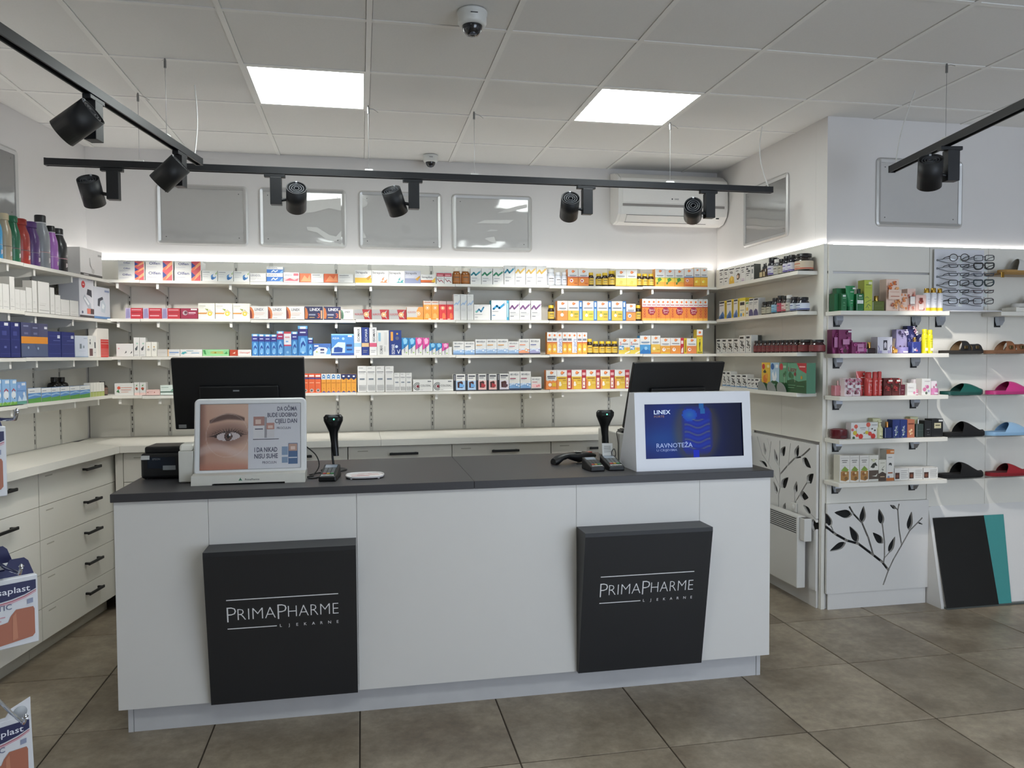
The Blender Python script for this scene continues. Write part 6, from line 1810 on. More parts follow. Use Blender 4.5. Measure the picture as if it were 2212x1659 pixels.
 ('P1', 'perfume_box', 'gr_plain', 0.04, 0.055, 'box', '', [
  (2.697, 0.065, 0.136, 0, 'green carton standing behind the leaf carton on top cosmetics shelf'),
 ]),
 ('P1', 'cream_tube', 'tube_g', 0.0, 0, 'tube', '', [
  (2.728, 0.062, 0.147, 0, 'green squeeze tube on top cosmetics shelf'),
 ]),
 ('P1', 'perfume_bottle', 'spray_g', 0.0, 0, 'bottle', '', [
  (2.791, 0.048, 0.13, 0, 'green bottle with white label on top cosmetics shelf'),
 ]),
 ('P1', 'perfume_box', 'lime', 0.06, 0, 'box', '', [
  (2.84, 0.053, 0.181, 0, 'tall lime green carton on top cosmetics shelf'),
 ]),
 ('P1', 'perfume_bottle', 'flask_o', 0.0, 0, 'bottle', '', [
  (2.895, 0.079, 0.09, 0, 'olive flask with gold cap on top cosmetics shelf'),
 ]),
 ('P1', 'perfume_box', 'blossom', 0.06, 0, 'box', '', [
  (2.984, 0.084, 0.188, 0, 'tall blush carton with orange blossom on top cosmetics shelf'),
 ]),
 ('P1', 'perfume_box', 'blossom2', 0.05, 0, 'box', '', [
  (3.07, 0.054, 0.106, 0, 'low blush carton with orange blossom on top cosmetics shelf'),
 ]),
 ('P1', 'perfume_box', 'rosew', 0.05, 0, 'box', '', [
  (3.125, 0.055, 0.133, 0, 'blush carton with framed white label on top cosmetics shelf'),
 ]),
 ('P1', 'perfume_box', 'rosew2', 0.05, 0, 'box', '', [
  (3.182, 0.069, 0.097, 0, 'low pink carton with pale label on top cosmetics shelf'),
 ]),
 ('P1', 'spray_can', 'spray_y', 0.0, 0, 'bottle', 'gold-capped white and yellow sprays', [
  (3.252, 0.039, 0.138, 0, 'leftmost of 3 gold-capped white and yellow sprays on top cosmetics shelf'),
  (3.296, 0.039, 0.14, 0, 'second from left of 3 gold-capped white and yellow sprays on top cosmetics shelf'),
  (3.341, 0.034, 0.138, 0, 'rightmost of 3 gold-capped white and yellow sprays on top cosmetics shelf'),
 ]),
 ('P2', 'perfume_box', 'mag_big', 0.05, 0.055, 'box', '', [
  (2.671, 0.04, 0.142, 0, 'narrow magenta floral carton on second cosmetics shelf'),
 ]),
 ('P2', 'perfume_box', 'mag_big2', 0.07, 0.03, 'box', '', [
  (2.698, 0.083, 0.141, 0, 'large magenta floral carton on second cosmetics shelf'),
 ]),
 ('P2', 'perfume_box', 'mag_low', 0.05, 0, 'box', '', [
  (2.763, 0.095, 0.067, 0, 'low magenta floral carton on second cosmetics shelf'),
 ]),
 ('P2', 'perfume_bottle', 'dark_gold', 0.0, 0, 'bottle', '', [
  (2.86, 0.061, 0.067, 0, 'dark plum bottle with gold cap on second cosmetics shelf'),
 ]),
 ('P2', 'perfume_box', 'iris', 0.06, 0, 'box', '', [
  (2.931, 0.097, 0.097, 0, 'white carton with lilac floral window on second cosmetics shelf'),
 ]),
 ('P2', 'diffuser_bottle', 'diff', 0.0, 0, 'bottle', '', [
  (3.03, 0.045, 0.089, 0, 'small amber reed diffuser on second cosmetics shelf'),
 ]),
 ('P2', 'perfume_box', 'lilacflo', 0.04, 0.066, 'box', '', [
  (3.106, 0.072, 0.144, 0, 'lilac carton with dark flowers on second cosmetics shelf'),
 ]),
 ('P2', 'cream_jar', 'jar_lil', 0.0, 0, 'jar', '', [
  (3.079, 0.078, 0.037, 0, 'low lilac cream jar on second cosmetics shelf'),
 ]),
 ('P2', 'perfume_box', 'navyflo', 0.04, 0.064, 'box', '', [
  (3.178, 0.059, 0.165, 0, 'tall navy floral carton on second cosmetics shelf'),
 ]),
 ('P2', 'perfume_bottle', 'blue_gold', 0.0, 0, 'bottle', '', [
  (3.163, 0.061, 0.095, 0, 'blue bottle with gold cap on second cosmetics shelf'),
 ]),
 ('P2', 'perfume_box', 'navyflo2', 0.04, 0.075, 'box', '', [
  (3.25, 0.049, 0.115, 0, 'small navy floral carton behind blue bottle on second cosmetics shelf'),
 ]),
 ('P2', 'spray_can', 'yellow_a', 0.0, 0, 'bottle', 'bright yellow spray bottles', [
  (3.241, 0.033, 0.144, 0, 'left of two bright yellow spray bottles on second cosmetics shelf'),
  (3.277, 0.034, 0.14, 0, 'right of two bright yellow spray bottles on second cosmetics shelf'),
 ]),
 ('P3', 'perfume_bottle', 'pinkflask', 0.0, 0.04, 'bottle', '', [
  (2.684, 0.061, 0.089, 0, 'pink bottle on third cosmetics shelf'),
 ]),
 ('P3', 'perfume_box', 'roses', 0.05, 0, 'box', 'white and rose floral cartons', [
  (2.719, 0.05, 0.105, 0, 'left of two white and rose floral cartons on third cosmetics shelf'),
  (2.77, 0.051, 0.105, 0, 'right of two white and rose floral cartons on third cosmetics shelf'),
 ]),
 ('P3', 'cream_tube', 'tube_c', 0.0, 0.04, 'tube', '', [
  (2.831, 0.062, 0.144, 0, 'coral squeeze tube on third cosmetics shelf'),
 ]),
 ('P3', 'spray_can', 'coral', 0.0, 0, 'bottle', 'coral red cylinder bottles', [
  (2.865, 0.043, 0.14, 0, 'leftmost of 3 coral red cylinder bottles on third cosmetics shelf'),
  (2.91, 0.03, 0.141, 0, 'second from left of 3 coral red cylinder bottles on third cosmetics shelf'),
  (2.941, 0.029, 0.143, 0, 'rightmost of 3 coral red cylinder bottles on third cosmetics shelf'),
 ]),
 ('P3', 'perfume_box', 'poppy', 0.05, 0, 'box', 'dark red poppy cartons', [
  (2.974, 0.055, 0.103, 0, 'left of two dark red poppy cartons on third cosmetics shelf'),
  (3.031, 0.049, 0.103, 0, 'right of two dark red poppy cartons on third cosmetics shelf'),
 ]),
 ('P3', 'perfume_bottle', 'wine', 0.0, 0, 'bottle', '', [
  (3.081, 0.039, 0.097, 0, 'wine red slim bottle on third cosmetics shelf'),
 ]),
 ('P3', 'perfume_box', 'peony', 0.05, 0, 'box', '', [
  (3.132, 0.061, 0.071, 0, 'low white carton with pink text on third cosmetics shelf'),
 ]),
 ('P3', 'cream_jar', 'jar_pink2', 0.0, 0, 'jar', '', [
  (3.172, 0.048, 0.034, 0, 'small rose patterned jar on third cosmetics shelf'),
 ]),
 ('P3', 'perfume_box', 'peony2', 0.05, 0.06, 'box', '', [
  (3.223, 0.055, 0.092, 0, 'white carton behind rose jar on third cosmetics shelf'),
 ]),
 ('P3', 'perfume_box', 'peony3', 0.05, 0, 'box', '', [
  (3.231, 0.061, 0.097, 0, 'white carton with pink blossoms on third cosmetics shelf'),
 ]),
 ('P3', 'perfume_box', 'peony2', 0.05, 0.06, 'box', '', [
  (3.344, 0.039, 0.08, 0, 'small white carton behind pink jar on third cosmetics shelf'),
 ]),
 ('P3', 'cream_jar', 'jar_pink', 0.0, 0, 'jar', '', [
  (3.297, 0.063, 0.038, 0, 'plain pink cream jar on third cosmetics shelf'),
 ]),
 ('P4', 'cream_jar', 'candle', 0.0, 0.02, 'candle', '', [
  (2.68, 0.097, 0.054, 0, 'dark red glass candle on fourth cosmetics shelf'),
 ]),
 ('P4', 'perfume_box', 'poppyw', 0.05, 0.015, 'box', '', [
  (2.774, 0.177, 0.095, 0, 'wide white carton with red poppies on fourth cosmetics shelf'),
 ]),
 ('P4', 'perfume_box', 'paleyel', 0.04, 0.075, 'box', '', [
  (2.959, 0.056, 0.112, 0, 'pale yellow carton behind lotion bottle on fourth cosmetics shelf'),
 ]),
 ('P4', 'lotion_bottle', 'lotion', 0.0, 0, 'bottle', '', [
  (2.944, 0.04, 0.103, 0, 'pale yellow pump lotion bottle on fourth cosmetics shelf'),
 ]),
 ('P4', 'perfume_bottle', 'navygold', 0.0, 0, 'bottle', '', [
  (2.988, 0.047, 0.097, 0, 'navy bottle with copper cap on fourth cosmetics shelf'),
 ]),
 ('P4', 'perfume_box', 'royal', 0.05, 0, 'box', 'navy cartons with white blossom letters', [
  (3.037, 0.049, 0.108, 0, 'left of two navy cartons with white blossom letters on fourth cosmetics shelf'),
  (3.088, 0.047, 0.108, 0, 'right of two navy cartons with white blossom letters on fourth cosmetics shelf'),
 ]),
 ('P4', 'perfume_box', 'ginger', 0.05, 0, 'box', '', [
  (3.137, 0.049, 0.108, 0, 'terracotta carton with ginger picture on fourth cosmetics shelf'),
 ]),
 ('P4', 'perfume_box', 'paleyel', 0.04, 0.075, 'box', '', [
  (3.214, 0.055, 0.116, 0, 'grey white carton behind terracotta one on fourth cosmetics shelf'),
 ]),
 ('P4', 'perfume_bottle', 'darkgreen', 0.0, 0, 'bottle', '', [
  (3.199, 0.05, 0.106, 0, 'dark green bottle with clear pump on fourth cosmetics shelf'),
 ]),
 ('P4', 'perfume_box', 'black_l', 0.05, 0, 'box', '', [
  (3.253, 0.048, 0.098, 0, 'plain black carton on fourth cosmetics shelf'),
 ]),
 ('P4', 'perfume_box', 'black_g', 0.06, 0, 'box', '', [
  (3.302, 0.078, 0.107, 0, 'black carton with cream label on fourth cosmetics shelf'),
 ]),
 ('P5', 'oil_box', 'walnut', 0.06, 0, 'box', 'white cartons with walnut picture', [
  (2.692, 0.065, 0.158, 0, 'leftmost of 3 white cartons with walnut picture on lowest cosmetics shelf'),
  (2.758, 0.062, 0.157, 0, 'second from left of 3 white cartons with walnut picture on lowest cosmetics shelf'),
  (2.822, 0.061, 0.156, 0, 'rightmost of 3 white cartons with walnut picture on lowest cosmetics shelf'),
 ]),
 ('P5', 'oil_box', 'olivep', 0.06, 0, 'box', '', [
  (2.884, 0.063, 0.155, 0, 'white carton with dark olive branch on lowest cosmetics shelf'),
 ]),
 ('P5', 'oil_box', 'olives', 0.05, 0, 'box', '', [
  (2.948, 0.05, 0.126, 0, 'shorter carton with dark brown lower half on lowest cosmetics shelf'),
 ]),
 ('P5', 'oil_box', 'orangetop', 0.06, 0, 'box', '', [
  (2.999, 0.052, 0.185, 0, 'tall white carton with orange top on lowest cosmetics shelf'),
 ]),
 ('P5', 'oil_box', 'amberp', 0.08, 0, 'box', 'low white cartons with dark amber picture', [
  (3.054, 0.094, 0.072, 0, 'leftmost of 3 low white cartons with dark amber picture on lowest cosmetics shelf'),
  (3.149, 0.098, 0.071, 0, 'second from left of 3 low white cartons with dark amber picture on lowest cosmetics shelf'),
  (3.249, 0.099, 0.068, 0, 'rightmost of 3 low white cartons with dark amber picture on lowest cosmetics shelf'),
 ]),
]

# ================================================================== products
# print on a carton front: R rect, C disc, P polygon, S stroke, T text; u to the right, v up, 0..1
def R(u0,v0,u1,v1,c): return ('R',u0,v0,u1,v1,c)
def C(u,v,r,c): return ('C',u,v,r,c)
def P(c,*pts): return ('P',pts,c)
def Sk(w,c,*pts): return ('S',pts,w,c)
def T(u,v,h,s,c,w=None,rot=0,al='C'): return ('T',u,v,h,s,c,w,rot,al)
def ln(u0,u1,v,n,dv,c,t=.02): return [R(u0,v-dv*i-t,u1-(.12*(u1-u0) if i % 2 else 0),v-dv*i,c) for i in range(n)]
WHT = '#dddcd8'; GRY = '#9a9a9c'; ORG = '#e07a3a'
def fish(u,v,r): return [C(u,v,r,'#e2763a'),P('#c95f2e',(u+r*.5,v+.01),(u+r*1.7,v+.05),(u+r*1.2,v-.03)),C(u-r*.1,v,r*.5,'#f0a060')]
def zig(c, x0=.08, x1=.92, y=.62, k=1.0): return [Sk(.15*k,c,(x0,y-.04),(x0+.26*(x1-x0),y+.11*k),(x0+.48*(x1-x0),y-.05),(x1,y+.19*k)),C(x1-.02,y+.185*k,.045*k,WHT)]
def Nbox(c, y=.62): return (WHT,None,zig(c,y=y)+ln(.10,.62,.40,1,.1,'#8d8f94',.03)+ln(.10,.90,.34,2,.07,'#c3c4c8',.015)+[R(.10,.18,.44,.215,'#77797f'),R(.62,.955,.95,.975,'#b9babf')])
def ow(bot, extra=(), top=.50, line='#5b6070'): return (WHT,bot,[R(0,0,1,top,bot)]+fish(.5,.86,.13)+[R(.16,top+.10,.84,top+.135,line),R(.26,top+.05,.74,top+.065,'#a9abb2')]+list(extra))
def bio(wave, dark, acc=None, rnd=None):
    s = [R(0,0,1,.34,wave),P('#dfe7f0',(0,.34),(.35,.40),(.7,.34),(1,.46),(1,.34)),P('#c9d8ea',(0,.22),(.4,.30),(1,.16),(1,.24),(.4,.37),(0,.28)),R(0,0,1,.09,dark),T(.5,.80,.105,'BIO-RELA','#5d6672',.74)]
    if acc: s += [R(.08,.60,.62,.65,acc),R(.08,.54,.46,.565,'#b8bcc4')]
    s += [C(.70,.27,.15,rnd or '#9dbbdd'),C(.70,.27,.09,'#dfe9f4')]
    return (WHT,None,s)
def linex(arc, edge): return (WHT,None,[P(arc,(.0,.05),(.0,.97),(.10,.90),(.20,.65),(.23,.35),(.20,.05)),P(edge,(.0,.05),(.0,.8),(.08,.62),(.12,.3),(.11,.05)),T(.27,.66,.20,'LINEX','#50505e',.48,al='L')]+ln(.27,.82,.50,2,.13,'#e3b9a6',.03)+[R(.27,.1,.5,.13,'#a8a8ac')])
def aqua(top='#3c3f8c', k=0): return ('#3f7fc0','#2f5f9f',[R(0,.66,1,.90,top),R(0,.90,1,1,'#6fb2de'),R(.22,.90,.82,.975,'#e9f0f6'),P('#7cb8e6',(.2,.10),(.2,.42),(.34,.60),(.62,.60),(.80,.42),(.80,.10)),P('#2a4f9c',(.28,.22),(.30,.40),(.55,.50),(.78,.36),(.70,.30),(.5,.38)),C(.5,.10,.14,'#a9d2ee'),R(.2,.76,.8,.80,'#cfd6ee')])
def iso(a,b,c,band): return (a,None,[R(0,.30,1,.44,band),R(0,0,1,.30,c),T(.62,.72,.34,'ISOMAR',b,None,90),R(.2,.16,.8,.18,GRY),R(.2,.10,.7,.12,GRY)])
def oper(c1,c2): return (WHT,None,[P(c1,(0,.30),(0,1),(1,1),(1,.62),(.5,.42)),P(c2,(.35,.62),(.2,.9),(.55,1),(.9,.86),(.75,.66)),T(.44,.36,.24,'OPERIL','#3a4570',.64,90),C(.74,.14,.10,'#8fbf4a')])
def magn(c,bar): return (WHT,None,[R(0,0,.22,1,'#26262b'),R(.05,.62,.17,.95,'#85858a'),R(.22,0,1,.60,c),R(.30,.84,.92,.93,'#55565c'),R(.30,.74,.75,.79,'#8d8e94'),P('#4a2a28',(.36,.18),(.34,.52),(.70,.58),(.80,.50),(.78,.16)),P(bar,(.50,.20),(.52,.46),(.92,.34),(.88,.20)),R(.22,0,1,.05,'#4a4a55')])
INK = '#26272b'
def ink(rows, extra=()): return (WHT,None,[R(.12,.90,.90,.96,INK)]+[R(.16+.1*(i % 2),v,.62+.2*((i*7) % 3)/2,v+.045,INK) for i, v in enumerate(rows)]+list(extra))
def scrib(): 
    return (WHT,None,[R(.10,.82,.72,.93,INK),Sk(.10,INK,(.22,.70),(.42,.62),(.30,.48),(.56,.40)),Sk(.10,INK,(.62,.66),(.52,.50),(.80,.40),(.66,.26)),Sk(.08,INK,(.2,.34),(.44,.28)),C(.74,.16,.07,INK),R(0,0,1,.05,'#c9c9c8')])
def flor(base, cols, n, seed, side=None, extra=()):
    rd = random.Random(seed); s = []
    for i in range(n):
        u, v, r = rd.uniform(.08,.92), rd.uniform(.06,.94), rd.uniform(.07,.14); c = rd.choice(cols)
        for k in range(5): a = 2*pi*k/5+rd.random(); s.append(C(min(.96,max(.04,u+.8*r*math.cos(a))),min(.97,max(.03,v+.5*r*math.sin(a))),r*.55,c))
        s.append(C(u,v,r*.4,rd.choice(cols)))
    return (base,side or base,s+list(extra))
def arcs(u,v,cs): return [C(u,v,r,c) for r, c in cs]
def strep(c,mode):
    s = [T(.40,.74,.17,'Strepsils','#45454d',.72)]+ln(.10,.62,.58,2,.09,'#c9c9cc',.03)
    if mode == 'band': s += [R(0,0,1,.40,c),P('#b98a2c',(.66,.36),(.95,.62),(.98,.5),(.8,.2))]
    else: s += [C(.76,.26,.16,c),C(.80,.34,.09,WHT),P(c,(.45,.05),(.7,.22),(.98,.02)),C(.70,.18,.06,WHT)]
    return (WHT if c != '#7f86a2' else '#b4b6c2',None,s)
D = {
'olfen': (WHT,None,[R(.63,0,.975,1,'#d4585e'),P('#f0a877',(.72,0),(.975,.62),(.975,1),(.80,.55)),P('#e9795a',(.63,.62),(.80,.45),(.72,.0),(.63,.0)),P('#33418e',(.63,.20),(.63,.86),(.78,.50)),T(.33,.56,.28,'Olfen','#474c86',.50),R(.05,.30,.40,.34,'#b9bac6'),R(.05,.18,.30,.21,'#cfd0d8')]),
'swirl': ('#e9e9e4',None,[R(.05,.82,.50,.87,'#8b8d90'),R(.05,.62,.42,.65,'#c1c2c4'),C(.74,.42,.17,'#5f93c8'),C(.80,.52,.10,'#e9e9e4'),C(.68,.26,.10,'#3f74ae'),P('#8fb45a',(.88,.70),(.98,.92),(.94,.6)),R(.05,.40,.36,.43,'#c1c2c4')]),
'lekgrey': (WHT,'#c5c5c2',[R(0,.08,1,.46,'#cdcdca'),T(.36,.60,.26,'LEKADOL','#82868f',.62),P(WHT,(.30,.14),(.42,.38),(.5,.20),(.62,.40),(.56,.14))]),
'lekblue': (WHT,'#9fb4cc',[R(0,.06,1,.60,'#3a6fb6'),T(.36,.70,.24,'LEKADOL','#7c838e',.62),Sk(.06,'#d5e2f2',(.30,.22),(.42,.46),(.52,.24),(.66,.44)),P('#7fb0dc',(.78,.10),(.98,.50),(.98,.10))]),
'lekpink': (WHT,'#e6c8c6',[R(0,.06,1,.44,'#eeb0b0'),P('#dd5a66',(.05,.14),(.4,.40),(.7,.2),(.95,.40),(.9,.12)),T(.30,.62,.24,'LEKADOL','#82868f',.50),R(.64,.64,.96,.90,'#df6a76')]),
'orwhite': (WHT,None,[R(0,0,.48,1,'#dd6a40'),P('#ee9a6a',(.05,.1),(.2,.8),(.33,.4),(.42,.9),(.46,.1)),R(.53,.80,.85,.86,'#6f7076'),R(.53,.60,.90,.63,GRY),R(.53,.16,.70,.19,GRY)]),
'strep_y': strep('#d6ad3c','band'), 'strep_o': strep('#dd7a4c','sw'), 'strep_t': strep('#3f8f92','sw'), 'strep_s': strep('#7f86a2','band'),
'strepl': (WHT,None,[T(.42,.60,.24,'Strepfen','#45454d',.72),R(0,.16,.9,.40,'#c9632c'),P('#e3b53c',(.7,.20),(.98,.70),(.98,.12)),R(0,.10,.9,.16,'#8b3a1c')]),
'redwhite': (WHT,None,[R(0,.62,1,.90,'#b43c4a'),R(.1,.92,.9,.95,GRY),R(.1,.70,.85,.76,'#e6b9be'),Sk(.08,'#a8404a',(.1,.42),(.4,.18),(.6,.32),(.9,.12)),R(.15,.46,.8,.49,GRY)]),
'N_teal': Nbox('#2f8f9f'),'N_green': Nbox('#2f8560'),'N_teal2': Nbox('#3590ac',.66),'N_yellow': Nbox('#e6bc58',.66),'N_purple': Nbox('#7a4a80'),
'N_pale': (WHT,None,[Sk(.17,'#a9c3e0',(.10,.58),(.40,.66),(.55,.60),(.90,.74)),R(0,.46,1,.468,'#c9cacc')]+ln(.12,.8,.42,2,.05,'#b5b7bb',.012)+[R(.1,.94,.6,.95,GRY)]),
'N_wide': (WHT,None,[Sk(.09,'#3a8fb6',(.16,.52),(.30,.70),(.42,.54),(.58,.82)),C(.14,.54,.06,'#6fb6a0'),R(.05,.34,.50,.37,GRY),R(.05,.16,.22,.19,'#77797f'),R(.30,.93,.92,.95,'#b9babf')]),
'N_big': (WHT,'#3f9fb2',[Sk(.12,'#1f94c6',(.12,.56),(.32,.72),(.46,.60),(.76,.82)),C(.76,.82,.035,WHT),R(.05,.42,.40,.45,GRY),R(.05,.22,.22,.26,'#5f92b6'),R(.88,0,1,1,'#3a9fc0'),R(.915,.15,.965,.85,'#cfe9f0')]),
'ow_red': ow('#e58a3c',[C(.36,.30,.17,'#f4e6e2'),C(.34,.30,.09,'#c2404c'),R(.0,.50,1,.54,'#c2404c'),R(.62,.12,.92,.16,'#b8502c')]),
'ow_lemon': ow('#ead66a',[P('#c9b84a',(.30,.14),(.45,.36),(.66,.30),(.58,.10)),R(0,.0,1,.08,'#e2a83c')]),
'ow_ginkgo': ow('#eda23e',[R(0,.26,1,.50,'#e9c84a'),P('#4e8f3a',(.30,.22),(.22,.44),(.52,.50),(.70,.38),(.50,.30)),P('#3f7a30',(.12,.12),(.14,.24),(.28,.26),(.30,.14)),R(0,.49,1,.51,'#6a9f3a')]),
'ow_multi': ow('#e78a44',[R(0,.50,1,.56,'#5a86b4'),C(.32,.34,.16,'#f0cfc0'),C(.32,.34,.08,'#c2506a'),R(.1,.08,.9,.12,'#d8602c')]),
'ow_fruit': ow('#e9b43c',[R(0,.50,1,.53,'#5a86b4'),C(.42,.28,.22,'#f0d94a'),C(.30,.26,.12,'#f7ef9c'),R(0,.0,1,.07,'#dd8a3a')]),
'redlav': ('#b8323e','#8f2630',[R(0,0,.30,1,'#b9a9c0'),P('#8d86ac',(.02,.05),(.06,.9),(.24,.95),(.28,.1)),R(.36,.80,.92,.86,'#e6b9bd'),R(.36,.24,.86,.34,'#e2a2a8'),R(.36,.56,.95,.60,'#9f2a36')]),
'crimson': ('#9a2a48',None,[C(.26,.56,.15,'#b9a3a8'),C(.30,.58,.09,'#6a3a48'),R(.46,.52,.88,.62,'#e9c9d2'),R(.44,.40,.80,.44,'#c98a9c'),R(.60,.82,.96,.96,'#e3d9d8'),R(0,0,1,.06,'#7a1f38')]),
'olive': ('#e6e3d6',None,[R(.04,.80,.44,.84,'#b3b0a2'),R(.04,.70,.34,.73,'#c9c6b9'),R(0,.32,.52,.40,'#d08a3c'),C(.70,.34,.14,'#d9c23c'),C(.70,.34,.07,'#f0e9b0'),P('#8f9a4a',(.40,.66),(.62,.62),(.56,.50)),Sk(.02,'#b99a2c',(.5,.40),(.7,.58),(.92,.36))]),
'olive_s': None,
'linex': linex('#cf7a4a','#7a3a36'), 'linexg': linex('#5d7f6a','#2c4a3a'),
'linexd': ('#2b2e52','#23253f',[P('#c2703c',(.0,.05),(.02,.95),(.12,.8),(.18,.4),(.14,.05)),T(.58,.66,.22,'LINEX','#eeeef2',.58),R(.22,.30,.60,.42,'#8d93a8'),T(.78,.12,.36,'3','#d8603c'),R(.90,.06,.985,.70,'#e3a07a'),R(.25,.12,.55,.17,'#b9a06a')]),
'target': ('#a8a7a6','#8f8e8d',[P('#a52a30',(.60,0),(.46,1),(1,1),(1,0)),P('#a8a7a6',(.60,.1),(.7,.5),(.52,.9),(.66,.6),(.9,.95),(.8,.5),(.9,.05),(.68,.4)),C(.70,.50,.145,'#e8cf9a'),C(.70,.50,.11,'#d8743c'),C(.70,.50,.075,'#f3e0b4'),T(.30,.42,.24,'NUROFEN','#b85058',.50)]),
'targeto': ('#c4c1bd','#dd9a54',[R(0,0,1,.20,'#e39a3e'),P('#e8954a',(.72,1),(.60,.7),(.64,.2),(1,.2),(1,1)),C(.70,.48,.125,'#f3e3bc'),C(.70,.48,.09,'#e0762e'),C(.70,.48,.06,'#f6ead0'),T(.30,.52,.20,'NUROFEN','#c98a80',.50)]),
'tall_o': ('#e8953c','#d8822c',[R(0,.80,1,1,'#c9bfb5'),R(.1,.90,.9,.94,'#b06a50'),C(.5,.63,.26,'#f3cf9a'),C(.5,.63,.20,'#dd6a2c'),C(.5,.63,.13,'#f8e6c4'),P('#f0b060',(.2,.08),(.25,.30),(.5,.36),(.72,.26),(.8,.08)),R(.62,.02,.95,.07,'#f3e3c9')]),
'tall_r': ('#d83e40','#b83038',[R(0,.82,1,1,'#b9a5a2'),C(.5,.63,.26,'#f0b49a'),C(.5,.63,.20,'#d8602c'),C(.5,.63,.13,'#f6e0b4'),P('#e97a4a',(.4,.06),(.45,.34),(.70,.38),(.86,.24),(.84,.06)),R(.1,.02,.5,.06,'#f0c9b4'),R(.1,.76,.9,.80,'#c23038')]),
'ow_white': ow('#e6934a',[C(.45,.28,.16,'#f2ece2'),P('#7f9a4a',(.40,.42),(.50,.50),(.56,.40))]),
'ow_bluestripe': (WHT,'#d9b53c',[R(0,0,.76,.50,'#dcbc48'),R(.76,0,1,1,'#2f6fb2'),R(.82,.06,.94,.60,'#8fb9dc'),R(.82,.70,.94,.94,'#cfe0ee'),C(.26,.26,.10,'#f2ecd8'),P('#7f9a4a',(.20,.40),(.26,.50),(.32,.38)),R(.44,.30,.70,.36,'#8f9a3c'),R(.44,.16,.70,.20,'#b9962c'),R(.08,.62,.68,.66,'#6d6f78')]+fish(.38,.86,.09)),
'ow_mag': ow('#e9944a',[C(.36,.28,.19,'#e6e2ea'),C(.36,.28,.11,'#5a5f96'),C(.34,.30,.05,WHT),R(0,.50,1,.53,'#7d6a9c')]),
'ow_blue': ow('#4a94c8',[P('#2a6fb0',(0,.10),(.4,.32),(1,.16),(1,0),(0,0)),C(.55,.30,.15,'#8fc2e2'),R(.1,.62,.9,.66,'#6a8fb0')]),
'ow_lime': ow('#e2b84e',[C(.32,.28,.15,'#f3e6b0'),R(.60,.20,.92,.25,'#b99a2c'),R(0,0,1,.08,'#d98a3a')],.52),
'ow_white2': ow('#e2a03e',[C(.34,.26,.17,'#f2eee6'),C(.36,.30,.06,'#c96a4a'),R(.60,.30,.92,.34,'#f0d9a0'),R(0,0,1,.07,'#d8b02c')]),
'ow_redside': (WHT,'#b8323c',[R(0,0,.76,.52,'#e08f40'),C(.26,.26,.13,'#f2eee6'),C(.27,.30,.05,'#c96a4a'),R(.76,0,1,1,'#b8323e'),R(.80,.62,.96,.82,'#e9d3d0'),P('#e6d9d4',(.80,.05),(.96,.05),(.96,.42),(.84,.30)),R(.1,.62,.66,.66,'#6d6f78')]+fish(.38,.86,.10)),
'ow_yelside': (WHT,'#d8b82c',[R(0,0,.22,1,'#d9b62c'),R(.06,.08,.16,.9,'#8a7420'),R(.22,0,1,.50,'#dd8650'),C(.44,.26,.13,'#efe0da'),C(.46,.28,.06,'#b8503c'),R(.34,.60,.92,.64,'#6d6f78')]+fish(.62,.86,.10)),
'mg5': (WHT,None,[T(.16,.56,.22,'5','#b8323c'),R(.28,.60,.84,.66,'#7a7c86'),R(0,0,1,.42,'#dfc54a'),R(0,.26,.46,.52,'#4a8fc0'),T(.22,.32,.16,'Mg','#f3f5f8'),C(.78,.32,.15,'#e5a04a'),P('#f3f0e0',(.5,.04),(1,.20),(1,.12),(.6,.0))]+fish(.5,.86,.13)),
'runner': ('#d9c63a','#c2a83a',[R(0,.76,1,1,WHT),C(.5,.88,.22,'#e2763a'),R(0,.70,1,.76,'#d98a3a'),P('#2a2a2c',(.42,.28),(.40,.44),(.56,.54),(.62,.42),(.54,.26),(.60,.10),(.50,.10)),C(.52,.57,.08,'#2a2a2c'),R(.1,.03,.9,.07,'#6a6a3a')]),
'ow_zig': ow('#e58a4a',[P(WHT,(0,.50),(.17,.42),(.33,.50),(.5,.42),(.67,.50),(.83,.42),(1,.50),(1,.54),(0,.54)),C(.36,.24,.16,'#f3e6d6'),R(.56,.14,.92,.34,'#e0b83c'),R(.1,.64,.9,.70,'#5c5f6a')],.46),
'ow_six': (WHT,'#b02c3a',[R(0,0,.70,.66,'#dcb640'),C(.22,.24,.105,'#f3ead6'),C(.22,.34,.07,'#f3ead6'),R(.08,.54,.62,.60,'#9a6a2c'),R(.40,.44,.64,.48,'#b0862c'),R(.40,.30,.66,.33,'#e9d68a'),R(.0,.0,.14,.5,'#dd8a4a'),R(.70,0,1,1,'#a82c3a'),R(.76,.06,.94,.58,'#ead9cf'),R(.80,.16,.90,.22,'#c8603c'),R(.80,.36,.90,.42,'#d0783c'),R(.74,.72,.96,.86,'#dca6a8')]+fish(.36,.86,.10)),
'minih': (WHT,None,[C(.14,.62,.05,'#e0a0a6'),P('#4f5254',(.48,.22),(.58,.46),(.60,.30)),P('#4f5254',(.80,.20),(.92,.44),(.92,.28))]),
'minidrop': (WHT,None,[C(.60,.68,.15,'#9fc4b0'),P('#4f5558',(.20,.40),(.70,.58),(.62,.34),(.34,.30)),R(.15,.06,.8,.08,GRY)]),
'miniseed': ('#e6e4da',None,[C(.5,.46,.24,'#a9a8a4'),C(.5,.66,.14,'#c9a66a'),C(.56,.44,.10,'#d9d8d2')]),
'plainlow': ('#cfccc6','#c0bdb6',[R(.1,.5,.8,.56,'#bdb9b4')]),
'bluetext': (WHT,None,[R(0,0,.10,1,'#e6b98a'),R(.14,.46,.92,.62,'#7f9fce'),R(.14,.22,.6,.28,'#b5c2d6')]),
